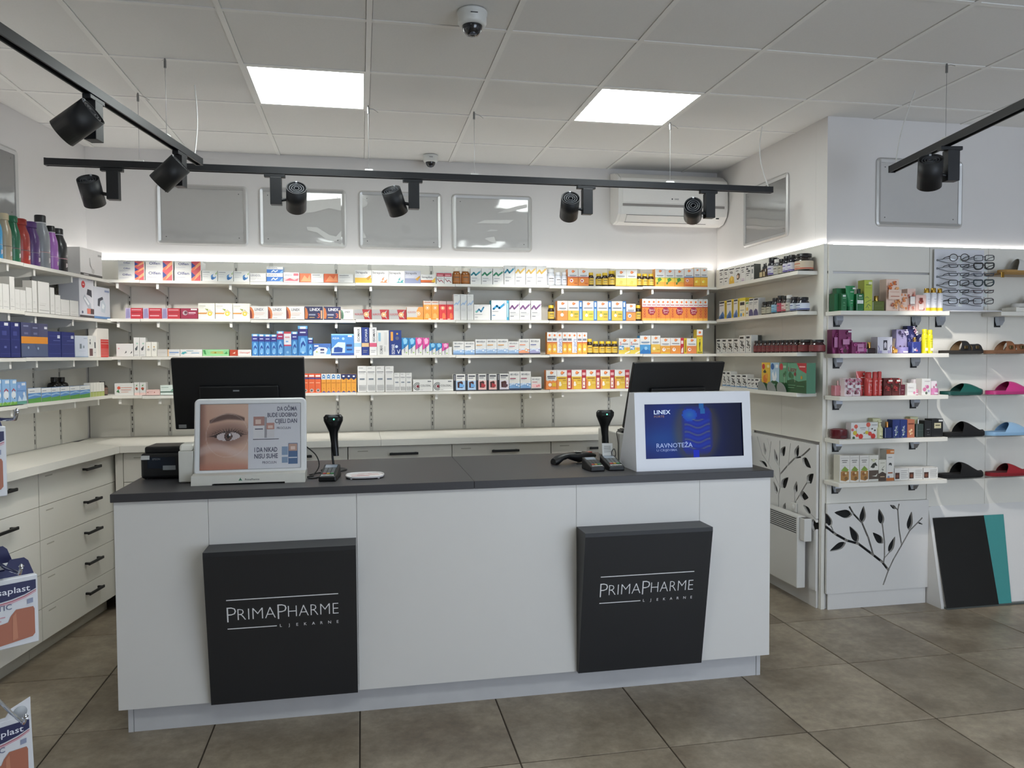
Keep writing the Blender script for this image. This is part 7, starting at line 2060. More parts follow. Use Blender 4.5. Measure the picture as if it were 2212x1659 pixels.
'tealtext': (WHT,None,[C(.14,.45,.06,'#3f9aa6'),C(.22,.55,.05,'#6fb8b8'),P('#4fa6ac',(.04,.3),(.34,.5),(.1,.62)),R(.50,.40,.86,.52,'#8fb0c8'),R(.28,.74,.6,.80,'#5fa0b0')]),
'greenflat': ('#8fca90','#7ab67e',[P('#3f8f4e',(.02,.9),(.1,.9),(.14,.2),(.06,.3)),T(.56,.34,.36,'HEMOGEL','#d8b03c',.50),P('#3f8f4e',(.82,.3),(.92,.7),(.95,.3)),R(.2,.72,.8,.80,'#b8e0b4')]),
'redwflat': (WHT,None,[R(0,0,.38,1,'#b0442c'),P('#e6c9b8',(.12,.4),(.26,.66),(.24,.34)),T(.70,.42,.28,'Hemogel','#dd7a70',.46)]),
'aqua': aqua(),'aqua2': aqua('#a03a66'),'aqua3': aqua('#3a3478'),
'aquaw': ('#e3e3e6','#b8c4d6',[R(0,.92,1,1,'#c8505c'),R(.15,.74,.8,.80,'#d89aa2'),R(0,0,1,.45,'#5a94cc'),P('#e6e9ee',(.2,.45),(.5,.58),(.8,.45)),R(.25,.56,.6,.62,'#7fb0d8'),R(0,.40,1,.46,'#c8506c'),C(.5,.14,.18,'#8fc0e4')]),
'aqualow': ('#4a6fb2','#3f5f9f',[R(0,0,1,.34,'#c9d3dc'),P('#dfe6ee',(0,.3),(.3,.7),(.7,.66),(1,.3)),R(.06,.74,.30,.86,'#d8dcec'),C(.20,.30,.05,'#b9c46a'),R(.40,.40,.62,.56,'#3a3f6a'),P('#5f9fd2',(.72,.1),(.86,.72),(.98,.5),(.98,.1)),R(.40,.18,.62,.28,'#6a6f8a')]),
'aquabig': ('#4a86c8','#3f6fae',[R(0,.94,1,1,'#8fc6e2'),T(.20,.76,.09,'AQUA','#d9e2f4',.30),P('#c2d8ee',(0,.30),(.3,.62),(.62,.60),(.6,.12),(0,.10)),P('#2a4a92',(.10,.14),(.12,.36),(.30,.40),(.50,.34),(.48,.14)),C(.53,.78,.06,'#a8d4ee'),R(.66,.42,.92,.52,'#33406e'),R(.68,.24,.92,.30,'#33406e'),R(0,0,1,.10,'#2f4f96'),R(.74,.86,.92,.94,'#e9f0f6')]),
'iso_w': iso('#e3e3e2','#5c5f66','#e3e3e2','#9cc2de'),'iso_b': iso('#243a84','#dfe3ee','#243a84','#d9b88a'),'iso_p': iso('#e3e2e2','#5c5f66','#e3e3e2','#d8607f'),
'iso_w2': ('#dcdcd8',None,[T(.30,.22,.34,'ISOMAR','#6a6d70',.36,90),R(.12,.56,.32,.90,'#8cbad0'),R(.62,.42,.86,.92,'#d0d0cd'),R(.62,.14,.70,.36,'#b9b9b4')]),
'iso_b2': ('#22397f','#1c2f6c',[T(.28,.24,.34,'ISOMAR','#e3e6f0',.40,90),R(.12,.58,.32,.94,'#e0a04a'),C(.66,.68,.15,'#5a5f7a'),C(.66,.86,.08,'#c9a24a'),C(.60,.34,.12,'#c9d8ee'),Sk(.05,'#e9ecf4',(.66,.2),(.76,.06),(.88,.22))]),
'op_b': oper('#2f86c2','#8fcbe8'),'op_p': oper('#d84a98','#f0b0d2'),'plainw': (WHT,None,[R(.1,.5,.9,.52,'#cfcfcc')]),
'bio_b': bio('#8fb2d8','#5f7fa6','#5a6270'),'bio_o': bio('#9dbbdd','#5a6a80','#e0a04a'),'bio_r': bio('#9dbbdd','#5a6a80','#c2606a'),'bio_or': bio('#f0a27a','#5a5560','#e8804a','#e39a3c'),'bio_pu': bio('#a3a2c9','#3f3f5a','#5a5f9c','#c9c4e2'),'bio_pr': bio('#7fa8d4','#3a4560','#a04a62','#5a8fc8'),
'bio_pk': (WHT,None,[T(.46,.76,.13,'BIO-RELA','#5d6672',.7),R(.10,.58,.6,.63,'#c2606a'),R(0,0,1,.10,'#3a3a42'),R(.06,.16,.94,.46,'#f3c9c9'),C(.74,.32,.10,'#e0888a'),C(.56,.28,.07,'#d86a70')]),
'berry': (WHT,None,[C(.22,.62,.09,'#d8604a'),P('#3f7a4a',(.08,.3),(.2,.5),(.26,.2)),R(.34,.62,.92,.66,'#e0907a'),R(.34,.44,.86,.48,'#e0907a'),R(.34,.26,.72,.30,'#e6b0a0')]),
'berryt': (WHT,None,[C(.46,.52,.24,'#b0523f'),C(.50,.44,.13,'#7a4a2c'),P('#4f8a4a',(.3,.74),(.6,.86),(.56,.70)),R(0,0,1,.2,'#f0d0c8')]),
'pinklow': ('#ecc9c2',None,[C(.12,.5,.04,'#a04a3a'),C(.60,.5,.04,'#a04a3a'),R(.2,.6,.5,.66,'#d8a59c')]),
'mint': ('#dbe6df',None,[R(0,.24,1,.36,'#4f6a5c'),R(.06,.74,.5,.80,'#9fb4a8'),P('#6fa68c',(.6,.4),(.8,.7),(.84,.4))]),
'herb_r': ('#e0663c','#c8552c',[R(0,.82,1,1,'#dd5a36'),R(.1,.84,.9,.93,'#f0e0d8'),R(0,.72,1,.80,'#4a4a86'),C(.5,.12,.30,'#b9b4b0'),C(.5,.12,.16,'#55524f'),R(.15,.5,.85,.54,'#f3b08a')]),
'herb_o': ('#e39a3e','#d08428',[R(0,.70,1,1,'#dfe3e6'),P('#3f7ab0',(.2,.72),(.2,.92),(.5,.98),(.8,.92),(.8,.72),(.5,.78)),C(.5,.86,.14,'#e9f0f2'),R(.1,.50,.9,.54,'#c97a2c'),C(.5,.22,.10,'#d0663c'),P('#6a5a8a',(0,0),(.5,.10),(1,0))]),
'herb_n': ('#e5a03c','#d08428',[P('#2a3462',(0,1),(1,1),(1,.78),(.5,.68),(0,.78)),R(.3,.84,.7,.92,'#e3e6ee'),R(.1,.52,.9,.56,'#c97a2c'),C(.5,.24,.10,'#d07a3c'),P('#4f4a7a',(0,0),(.5,.09),(1,0))]),
'dots': (WHT,None,[R(.14,.92,.60,.935,'#6f7176'),R(.10,.765,.90,.785,'#55575c'),R(.14,.71,.8,.722,GRY),R(.22,.47,.78,.53,'#7f8892')]+[R(.18+.16*i,.06+.045*j,.18+.16*i+.07,.06+.045*j+.028,'#6a6d72') for i in range(5) for j in range(5)]),
'colosal': (WHT,None,[C(.22,.42,.20,'#3a4a44'),C(.22,.42,.165,WHT),C(.22,.42,.135,'#3a4a44'),C(.22,.42,.10,WHT),C(.24,.42,.075,'#7a2f38'),R(.33,.0,.42,.9,WHT),T(.64,.40,.17,'COLOSAL','#55585c',.54),R(.74,.80,.92,.88,'#6a6c70'),R(.36,.10,.50,.13,GRY)]),
'mag_b': magn('#a9c4e0','#6fa6d8'),'mag_p': magn('#e6bdb8','#b03a40'),'mag_l': magn('#dcd6e2','#5a3a44'),
'ink': ink([.74,.64,.40,.22]),'inkgold': ink([.74,.66],[P('#d9ad3c',(.10,0),(.12,.34),(.45,.52),(.85,.42),(.95,0)),C(.5,.34,.18,'#e9c860')]),
'inkhair': ink([.76],[P('#5a4638',(.35,.22),(.30,.50),(.55,.64),(.90,.56),(.86,.30),(.62,.20)),C(.52,.40,.15,'#e3c9b0'),R(.1,.05,.6,.08,GRY)]),
'inkmauve': ink([.74,.62],[R(.2,.08,.8,.12,'#9a6a9c'),R(.2,.18,.8,.21,'#b890b8')]),'inkbig': ink([.72,.60,.46,.34],[R(.2,.72,.5,.84,INK),R(.55,.56,.9,.68,INK)]),'inkslim': (WHT,'#4a4d4a',[R(0,.84,1,.93,INK),R(.3,.42,.7,.70,'#77797c'),R(.2,.1,.8,.14,GRY)]),
'moun': (WHT,'#e3c83a',[R(.74,0,1,1,'#e0c534'),R(.80,.08,.94,.9,'#a08a2a'),R(.06,.88,.70,.96,INK),R(.08,.74,.6,.78,'#6a6c72'),P('#5a82b4',(0,0),(0,.14),(.30,.30),(.52,.44),(.72,.22),(.72,0)),P('#3a5a8c',(.1,0),(.4,.26),(.7,.02))]),
'yellow': ('#e9e3c4','#dcc53a',[R(0,.84,1,1,'#e3cf3a'),R(.1,.62,.85,.78,INK),R(.15,.34,.8,.38,GRY),C(.3,.12,.16,'#6a9ac2'),C(.7,.12,.14,'#e0b03a')]),
'yellow2': ('#e6e3d2',None,[R(.1,.85,.9,.95,'#6fa05a'),C(.5,.5,.3,'#e0b84a'),R(.2,.2,.8,.25,INK)]),
'eleph': (WHT,'#c9c9c9',[R(.08,.88,.92,.96,INK),R(.1,.74,.8,.78,'#8a8c92'),R(.1,.66,.6,.69,GRY),P('#4a4f78',(0,0),(.06,.28),(.4,.40),(.75,.34),(.95,.16),(1,0))]),
'scrib': scrib(),'scrib2': (WHT,None,scrib()[2][:-1]+[R(0,.08,1,.14,'#4f86b8')]),'dotsw': (WHT,None,[R(.1,.80,.7,.92,INK),C(.3,.5,.14,INK),C(.7,.56,.12,INK),C(.5,.3,.10,INK),R(0,.06,1,.12,'#4f86b8')]),
'lz_y': ('#e2b93c','#c99a2c',[R(0,0,1,.20,'#33603a'),P('#33603a',(0,.2),(.3,.30),(.7,.24),(1,.30),(1,.18),(0,.18)),C(.24,.86,.17,'#c03c34'),C(.45,.42,.26,'#d97a2c'),C(.62,.52,.16,'#e59a3c'),P('#3a3f2c',(.2,.66),(.4,.76),(.6,.66),(.42,.62)),R(.66,.82,.95,.92,'#e9df9c')]),
'lz_b': ('#a9c6dc','#8fb0c8',[R(0,0,1,.30,'#33603a'),P('#33603a',(0,.3),(.4,.42),(1,.30)),C(.26,.86,.19,'#2f5f9c'),P('#e3e9ee',(.3,.36),(.2,.6),(.34,.7),(.5,.5),(.66,.72),(.76,.5),(.6,.36)),R(.62,.82,.92,.93,'#e9edf2'),R(.36,.2,.6,.26,'#8fb09c')]),
'lz_r': ('#5d9470','#4a7f5c',[R(0,0,1,.32,'#27522f'),C(.26,.86,.24,'#b8343a'),C(.66,.58,.16,'#2c5a36'),C(.80,.66,.12,'#3a6f42'),Sk(.03,'#c9d8c0',(.7,.3),(.68,.58)),R(.5,.82,.9,.9,'#9fc0a8')]),
'lz_g': ('#5f9a7c','#4a7f62',[P('#27522f',(0,0),(0,.40),(.3,.46),(.6,.38),(1,.44),(1,0)),T(.28,.72,.15,'Lizzy','#8a2a38',.44),P('#b02f36',(.50,1),(1,1),(1,.66),(.66,.78)),R(.64,.86,.94,.90,'#e3a8a8'),C(.42,.62,.06,'#7a2f2c'),C(.16,.60,.09,'#2f5f3a'),C(.26,.55,.07,'#3a6f42'),C(.76,.52,.05,'#c08a2c'),Sk(.012,'#cfd8c0',(.42,.36),(.42,.58)),R(.06,.24,.46,.26,'#6fa07a'),R(.06,.16,.40,.18,'#6fa07a'),R(.52,.22,.90,.24,'#6fa07a')]),
'hair': ('#e6e2de','#d5d1cd',[R(0,0,1,.09,'#55524f'),R(.14,.025,.36,.06,'#c9c6c2'),Sk(.035,'#b9b5b0',(.42,.66),(.45,.40),(.56,.22)),C(.57,.20,.06,'#c9c5c0'),R(.80,.80,.97,.87,'#a9a6a2')]),
'pl1': ('#dedcd7','#cfccc5',[R(.12,.10,.88,.115,'#a9a7a2'),R(.15,.32,.6,.335,'#c3c1bb'),R(.15,.27,.5,.285,'#cfccc6')]),
'pl2': ('#dedcd7','#cfccc5',[R(.08,.08,.94,.095,'#8f8d88'),R(.1,.24,.6,.255,'#bdbab4'),R(.1,.30,.7,.31,'#c9c6c0')]),
'bpm': ('#dcdce2','#c9c9d0',[C(.28,.80,.13,'#d0484c'),R(.22,.79,.34,.81,'#f0d8d8'),P('#45474f',(.50,.56),(.56,.70),(.84,.68),(.86,.50),(.70,.54)),P('#bcc2ca',(.24,.46),(.34,.56),(.78,.34),(.80,.22),(.66,.22)),P('#eef0f2',(.30,.46),(.36,.50),(.66,.34),(.60,.30)),R(0,0,1,.05,'#4f4c4f'),R(.50,.09,.74,.22,'#e08272'),R(.74,.09,.98,.22,'#5a4a4a'),C(.18,.12,.05,'#5a5f78'),R(.55,.92,.9,.95,'#a9abb8')]),
'bpm2': ('#d3d5dd','#c0c2cc',[R(0,0,1,.07,'#5f86b6'),P('#4a4d55',(.22,.40),(.24,.62),(.52,.70),(.58,.62),(.38,.56),(.34,.38)),P('#c3ccd4',(.42,.22),(.42,.52),(.56,.62),(.74,.44),(.66,.18)),P('#e6ebee',(.48,.34),(.52,.50),(.64,.42),(.58,.30)),R(.66,.86,.96,.92,'#8f9ab8')]),
'navy': ('#1f2a6c','#1a2358',[R(.46,.89,.82,.97,'#dfe0e8'),R(.12,.86,.88,.868,'#4a549c'),R(.24,.62,.66,.74,'#3f488c'),R(.06,.50,.94,.507,'#4a549c'),R(.40,.26,.62,.32,'#5f68a8'),R(.06,.10,.94,.107,'#4a549c')]),
'navyset': ('#55607f','#39436a',[R(0,.40,1,.60,'#e2912f'),R(0,.60,.33,1,'#4a4d72'),R(.335,.60,.66,1,'#454868'),R(.665,.60,1,1,'#4e5070'),R(.08,.88,.26,.92,'#8a8fae'),R(.42,.84,.60,.88,'#7f84a4'),R(.86,.84,.97,.91,'#dfe0e8'),R(.10,.66,.24,.72,'#6a6f92'),R(.44,.66,.58,.72,'#6a6f92'),C(.24,.28,.03,'#9fb0c4'),C(.60,.26,.03,'#9fb0c4'),R(0,.0,1,.03,'#3a4468')]),
'navy2': ('#232f74','#1c2760',[R(.72,.74,.92,.86,'#dfe2ec'),R(.10,.82,.90,.83,'#4f5aa4'),R(.40,.64,.92,.66,'#6a74b4'),R(.06,.50,.94,.51,'#4f5aa4'),R(.06,.14,.94,.15,'#4f5aa4')]),
'ice': ('#ccd3e0',None,[R(.35,.40,.50,.62,'#7a858f'),R(.60,.42,.72,.54,'#8d98a2'),R(.25,.28,.80,.29,'#aab4c4'),R(0,0,1,.05,'#9fb0c6'),R(.66,.86,.92,.9,'#a4aec0')]),
'whsq': (WHT,None,[R(.2,.06,.9,.40,'#6a4a4c'),C(.35,.66,.16,'#6f7274'),C(.35,.80,.12,'#8a8c8e')]),'whsq2': (WHT,None,[R(.3,.42,.75,.70,'#55585a'),R(.2,.2,.7,.23,GRY)]),
'redlist': ('#e6e0d8',None,[R(.30,0,.98,.62,'#d83c3a')]+[R(.32,.05+.055*i,.96,.062+.055*i,'#f0b4ac') for i in range(5)]+[R(.32,.46,.96,.475,'#f0c4bc'),R(.32,.55,.96,.565,'#f0c4bc')]),
'cow': ('#8fb8e0','#7aa4d0',[R(.40,.84,.92,.96,'#dfe8f2'),C(.5,.40,.34,'#e3e9ee'),P('#b8505c',(.22,.56),(.5,.66),(.8,.56),(.76,.52),(.5,.60),(.26,.52)),C(.62,.26,.07,'#55585c'),R(0,0,1,.12,'#9cc26a'),P('#6fa84a',(0,.0),(.3,.16),(.6,.05),(1,.14),(1,0))]),
'sky': ('#7fa6d6','#6a94c6',[R(.50,.84,.88,.95,'#dfe6f0'),C(.22,.80,.12,'#a9b6e0'),P('#c9dcee',(0,.0),(.2,.4),(.5,.16),(.8,.5),(1,.2),(1,0)),C(.72,.46,.12,'#dfe8f4'),R(0,0,1,.14,'#5f9a8a'),R(.02,.60,.98,.62,'#5a88c0')]),
'meadow': ('#5a8fc8','#c9c6bd',[R(0,.66,1,1,'#dfe0e0'),R(.10,.78,.5,.82,'#7f828c'),P('#5d9a4a',(0,0),(1,0),(1,.36),(.5,.30),(0,.28)),P('#9cc0e0',(0,.52),(.6,.62),(1,.50),(1,.44),(.5,.5),(0,.40))]),
'whgreen': ('#e0ded6',None,[R(0,0,1,.30,'#aab468'),R(0,.30,1,.35,'#8a9a4a'),R(.05,.35,.08,1,'#b9b7b0')]),
'gr_plain': ('#1f6a3c','#16502c',[R(.2,.12,.8,.13,'#2f7a4c')]),'gr_logo': ('#1c6b3c','#16502c',[R(.26,.82,.80,.92,'#dfe9e0'),R(.25,.72,.85,.75,'#8fc09c'),Sk(.03,'#9fd0ac',(.35,.46),(.5,.52),(.66,.44)),C(.5,.44,.09,'#6fb484'),C(.5,.44,.06,'#1c6b3c'),R(.3,.30,.7,.315,'#8fc09c'),R(.2,.08,.8,.09,'#6fae84')]),
'lime': ('#b4c04a','#8a8f3a',[R(.55,.86,.95,.94,'#e3e9c4'),R(.2,.83,.8,.86,'#6a7a2c'),R(.1,.74,.9,.748,'#8a9a3a'),Sk(.04,'#4f6a5c',(.1,.42),(.35,.46),(.55,.42)),Sk(.04,'#4f6a4a',(.15,.26),(.5,.32),(.85,.36)),Sk(.05,'#55705c',(.2,.10),(.5,.22),(.8,.16)),Sk(.04,'#6a5a6a',(.4,.16),(.55,.08)),R(.1,.03,.9,.037,'#8a9a3a')]),
'iris': ('#dcdae4','#c9c4cf',[R(.40,.20,.66,.80,'#2f2c38'),P('#d3cfdc',(.46,.24),(.44,.60),(.53,.72),(.62,.60),(.60,.24),(.53,.40)),Sk(.05,'#9088b4',(.06,.02),(.12,.30),(.05,.46)),Sk(.05,'#8a82b0',(.94,.02),(.86,.34),(.95,.50)),C(.22,.10,.09,'#aaa2c8'),C(.78,.10,.10,'#a9a0c6'),R(.3,.0,.7,.12,'#d9d5e4')]),
'royal': ('#1c2f6e','#16265a',[T(.50,.42,.30,'ROYAL','#d3dcE6',.50,90)]+[C(.3+.13*((i*5) % 4),.06+.09*i,.07,('#5f8f5a','#cfd8d2','#3f6a4a')[i % 3]) for i in range(6)]+[R(.1,.03,.9,.036,'#5a6aa4')]),
'ginger': ('#b06a4e','#96563c',[R(.1,.72,.9,.80,'#7a3f2c'),C(.35,.34,.16,'#dcb890'),C(.55,.42,.14,'#e3c49c'),C(.62,.24,.13,'#d3a878'),C(.42,.20,.10,'#e6cfae'),R(.1,.06,.9,.07,'#d0937a')]),
'paleyel': ('#d2d0a4','#c0be94',[R(.1,.86,.9,.96,'#e0dfb8'),R(.2,.5,.8,.51,'#a9a67a')]),
'black_l': ('#131416','#0e0f10',[R(.3,.46,.75,.49,'#8a8c8e'),C(.52,.28,.07,'#55585c'),R(.35,.14,.75,.16,'#77797c')]),
'black_g': ('#121315','#0d0e10',[R(.22,.48,.82,.78,'#c4bd9a'),R(.32,.62,.72,.68,'#4a4636'),R(.60,.86,.96,.96,'#c9c9c6'),R(.2,.06,.9,.068,'#55585c')]),
'walnut': ('#dcd8d0','#cfccbf',[R(.08,.90,.92,.91,'#8f8c86'),R(.2,.80,.78,.83,'#77746e'),R(.25,.73,.70,.76,'#8a8780'),P('#a9793f',(.10,.08),(.10,.40),(.5,.46),(.92,.40),(.92,.10),(.6,.04)),P('#7f9a3f',(.12,.44),(.5,.60),(.9,.46),(.7,.40)),C(.42,.30,.16,'#8a5a30'),C(.60,.34,.10,'#e0c9a0'),C(.64,.14,.17,'#7a5a34'),R(.06,.62,.94,.627,'#bdb9b0')]),
'olivep': ('#dedbd0','#c9c6ba',[P('#33342a',(.15,.54),(.4,.68),(.7,.72),(.9,.58),(.6,.60),(.45,.50)),C(.5,.56,.12,'#3a3a30'),R(0,.08,1,.42,'#55473c'),P('#dedbd0',(.3,.20),(.7,.22),(.9,.30),(.8,.18)),R(.2,.82,.8,.84,'#8a8a5a'),C(.48,.80,.16,'#d3d2b0'),R(.1,.02,.9,.03,GRY)]),
'olives': ('#d9d6c8','#c6c3b5',[P('#4a3a2e',(0,0),(0,.34),(.5,.44),(1,.34),(1,0)),Sk(.04,'#3a3f34',(.35,.52),(.55,.62),(.75,.70)),C(.55,.52,.09,'#45483c'),R(.2,.84,.8,.86,'#8a8a70'),R(.2,.18,.8,.22,'#c2a884')]),
'orangetop': ('#dddad4','#cfccc4',[R(0,.86,1,1,'#c4702c'),R(.5,.90,.95,.96,'#e6c3a0'),R(0,0,1,.09,'#b8682c'),C(.5,.52,.20,'#3a3d3c'),C(.46,.48,.11,'#dddad4'),R(.2,.23,.8,.27,'#a05a34'),C(.28,.12,.14,'#8a9ab0'),R(.2,.74,.7,.76,GRY)]),
'amberp': ('#dbd9d4','#8a8682',[R(.05,.10,.36,.62,'#4a2c22'),C(.20,.38,.07,'#c98a5a'),C(.20,.34,.10,'#7a4630')]+ln(.46,.94,.80,5,.15,'#a4a29e',.04)),
}
D['blossom'] = flor('#ecd0bf',['#e0883c','#d8702c','#f0b070','#a8503a'],16,3,'#b9a294',[R(0,.36,1,.66,'#ecd0bf'),R(.12,.58,.84,.60,'#d8a894'),R(.16,.44,.86,.47,'#c98a76')])
D['blossom2'] = flor('#ecd0bf',['#e0884a','#d8703c','#f0b080'],10,5,'#b9a294',[R(.2,.42,.8,.50,'#ecd0bf')])
D['rosew'] = flor('#e9cabd',['#c9705c','#b85a4c','#e0a08c'],9,9,None,[R(.16,.30,.80,.66,'#8a7a78'),R(.19,.32,.77,.64,'#e9e3de')])
D['rosew2'] = flor('#e6c2b8',['#b8604c','#a84a3c','#d89a88'],4,11,None,[R(.24,.10,.72,.44,'#ead9d2'),R(.34,.58,.62,.82,'#7a2f2a')])
D['mag_big'] = flor('#7a2a5c',['#9a3a76','#642048','#b04a8c'],10,21,'#5a1f44',[R(.14,.26,.78,.68,'#b878a4')])
D['mag_big2'] = flor('#7a2a5c',['#9a3a76','#642048','#b04a8c'],12,22,'#5a1f44',[R(.20,.38,.72,.60,'#c084ac'),R(.60,.88,.95,.95,'#e0dde0'),C(.36,.12,.16,'#4a1f2c')])
D['mag_low'] = flor('#7a2a5c',['#9a3a76','#642048','#b04a8c'],5,23,'#5a1f44',[R(.34,.18,.78,.84,'#c084ac'),R(.42,.46,.70,.54,'#8a3a6a')])
D['lilacflo'] = flor('#a9a0c4',['#3a2f55','#4a3f6a','#c9c0dc','#6a4f5a'],12,31,'#8a82a6',[R(.6,.86,.96,.92,'#dcd8e6')])
D['navyflo'] = flor('#2c2f66',['#d8d3dc','#c87a94','#8a86b0','#d89aa8'],15,33,'#23264f',[R(.2,.42,.8,.50,'#2c2f66')])
D['navyflo2'] = flor('#2a2d60',['#d8d3dc','#c8604a','#8a86b0'],10,35,'#23264f')
D['roses'] = flor('#e3d3d6',['#8f2f4a','#b05a7a','#d8a0b4','#6a2438'],14,41,None,[R(.12,.46,.82,.62,'#e0dadc'),R(.10,.86,.86,.95,'#c98a9c')])
D['poppy'] = flor('#5a1f1c',['#a02c2c','#7a2420','#33402a','#b8383a'],10,51,'#3f1614',[R(.42,.80,.90,.90,'#e0dcd2')])
D['peony'] = (WHT,None,[T(.40,.58,.14,'Cherry','#a9989e',.6),C(.80,.20,.14,'#d88aa8'),R(.1,.3,.6,.32,'#c9bcc2')])
D['peony2'] = flor('#e6dfe2',['#d88aa8','#c06a90'],4,61)
D['peony3'] = (WHT,None,[R(.3,.82,.9,.86,'#b5a9ae'),C(.30,.34,.20,'#d07aa0'),C(.62,.50,.18,'#c8709a'),C(.44,.56,.10,'#e0a4c0'),C(.5,.12,.13,'#5f6a5c'),C(.76,.24,.12,'#a9a4c4')])
D['poppyw'] = (WHT,'#c9c4c4',[C(.18,.76,.07,'#d8604f'),C(.64,.86,.08,'#d8604f'),C(.05,.56,.05,'#c86a6a'),C(.36,.14,.085,'#c8382f'),C(.22,.22,.06,'#d8493c'),C(.14,.36,.075,'#c9b43c'),C(.82,.14,.09,'#c8382f'),C(.70,.30,.07,'#d8493c'),C(.58,.38,.06,'#c9b43c'),C(.09,.06,.05,'#3a5a3a'),Sk(.008,'#4a5a44',(.18,.70),(.20,.4)),Sk(.008,'#4a5a44',(.64,.78),(.66,.4)),C(.78,.60,.025,'#4a3a3c'),C(.88,.50,.03,'#4a3a3c'),C(.48,.34,.02,'#55403f'),R(.32,.66,.54,.70,GRY),R(.36,.56,.50,.58,GRY),R(.76,.82,.96,.86,GRY)])
del D['olive_s']

def paint_front(m, w, h, shapes, y0=-.0003, mi=0, z0=0.0, x0=0.0):
    k = 0
    for s in shapes:
        k += 1; y = y0-.00022*k
        if s[0] == 'R':
            m.add([(x0+s[1]*w,y,z0+s[2]*h),(x0+s[3]*w,y,z0+s[2]*h),(x0+s[3]*w,y,z0+s[4]*h),(x0+s[1]*w,y,z0+s[4]*h)],[(0,1,2,3)],s[5],mi)
        elif s[0] == 'C':
            n = 14; r = s[3]*w; pts = []
            for i in range(n):
                a = 2*pi*i/n; pts.append((x0+min(w,max(0,s[1]*w+r*math.cos(a))),y,z0+min(h,max(0,s[2]*h+r*math.sin(a)))))
            m.add(pts,[tuple(range(n))],s[4],mi)
        elif s[0] == 'P':
            m.add([(x0+p[0]*w,y,z0+p[1]*h) for p in s[1]],[tuple(range(len(s[1])))],s[2],mi)
        elif s[0] == 'S':
            hw = s[2]*w/2; q = [Vector((p[0]*w,p[1]*h)) for p in s[1]]
            for a, b in zip(q,q[1:]):
                d = (b-a).normalized(); nn = Vector((-d.y,d.x))*hw
                m.add([(x0+p.x,y,z0+p.y) for p in (a+nn,b+nn,b-nn,a-nn)],[(0,1,2,3)],s[3],mi)
            for p in q: m.add([(x0+p.x+hw*math.cos(2*pi*i/10),y,z0+p.y+hw*math.sin(2*pi*i/10)) for i in range(10)],[tuple(range(10))],s[3],mi)
        elif s[0] == 'T':
            _, u, v, hh, txt, c, wd, rot, al = s
            if rot == 0: m.text(txt,(x0+u*w,y,z0+v*h),(1,0,0),(0,0,1),hh*h,c,al,width=wd*w if wd else None,m=mi)
            else: m.text(txt,(x0+u*w+hh*w*.5,y,z0+v*h),(0,0,1),(-1,0,0),hh*w,c,'C',width=wd*h if wd else .46*h,m=mi)
def carton_mesh(design, w, h, d, z0=0.0, x0=0.0, m=None):
    base, side, shapes = D[design]
    m = m or MB(); e = .0004
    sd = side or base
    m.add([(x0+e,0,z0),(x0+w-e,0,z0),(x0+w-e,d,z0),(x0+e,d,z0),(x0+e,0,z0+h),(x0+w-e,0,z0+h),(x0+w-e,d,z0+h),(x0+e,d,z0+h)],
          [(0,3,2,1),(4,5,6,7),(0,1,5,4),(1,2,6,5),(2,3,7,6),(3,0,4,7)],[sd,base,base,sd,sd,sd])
    m.add([(x0+.08*w,-.0001,z0+h*.985),(x0+.92*w,-.0001,z0+h*.985),(x0+.92*w,-.0001,z0+h*.992),(x0+.08*w,-.0001,z0+h*.992)],[(0,1,2,3)],sd)   # tuck-flap crease
    paint_front(m,w-2*e,h,shapes,z0=z0,x0=x0+e)
    return m

# ---- bottles: (body colour, label colour, cap colour, glossy)
BOT = {'brown':('#33231a','#d9b64a','#d8b52c'),'amber':('#8a5424','#a86a34','#e3ddd0'),'whiteb':('#c9ccd2','#d6d8de','#dfe0e2'),
 'dk_purple':('#23232b','#d5d3de','#18181b'),'dk_grey':('#77787a','#c0bdb2','#d6d4ce'),'dk_olive':('#2e2b26','#b9b4a0','#1c1b1a'),'dk_tan':('#2b2622','#c4b49c','#161616'),'dk_cyan':('#20262c','#9cc6dc','#17181b'),'dk_red':('#2b1c20','#c2546a','#181718'),'dk_pink':('#30221f','#dcc3bd','#181716'),'dk_blue':('#1c1f2c','#ccd3e0','#15161c'),
 'cherry':('#3a1f20','#7a3336','#1d1b1b'),'tonic':('#2c211c','#7a5f52','#17120f'),'tonic2':('#17120e','#241c16','#120e0b')}
RING = {'dk_purple':'#5a4a94','dk_tan':'#b8604a','dk_pink':'#b03a48','dk_blue':'#3a4684','dk_cyan':'#4a90b4'}
WB = {'w_blue':('#3a9fd2','#3a9fd2','#8fb4d2'),'w_beige':('#a8987f','#bfae8e','#8a7c68'),'w_green':('#1f6a4a','#1f6a4a','#7f6f6a'),'w_red':('#b03a30','#a8382f','#8a6a66'),'w_purple':('#5a3a78','#5a3a78','#8a7a96'),'w_grey':('#8d9094','#1a1a1c','#c9a6a6'),'w_violet':('#a86ab8','#1a1a1c','#e0b0dc'),'w_black':('#1d1e21','#1a1a1c','#b8868e')}
GL2 = mat('bottle_glossy', None, .16, noise=.02, coat=.3)
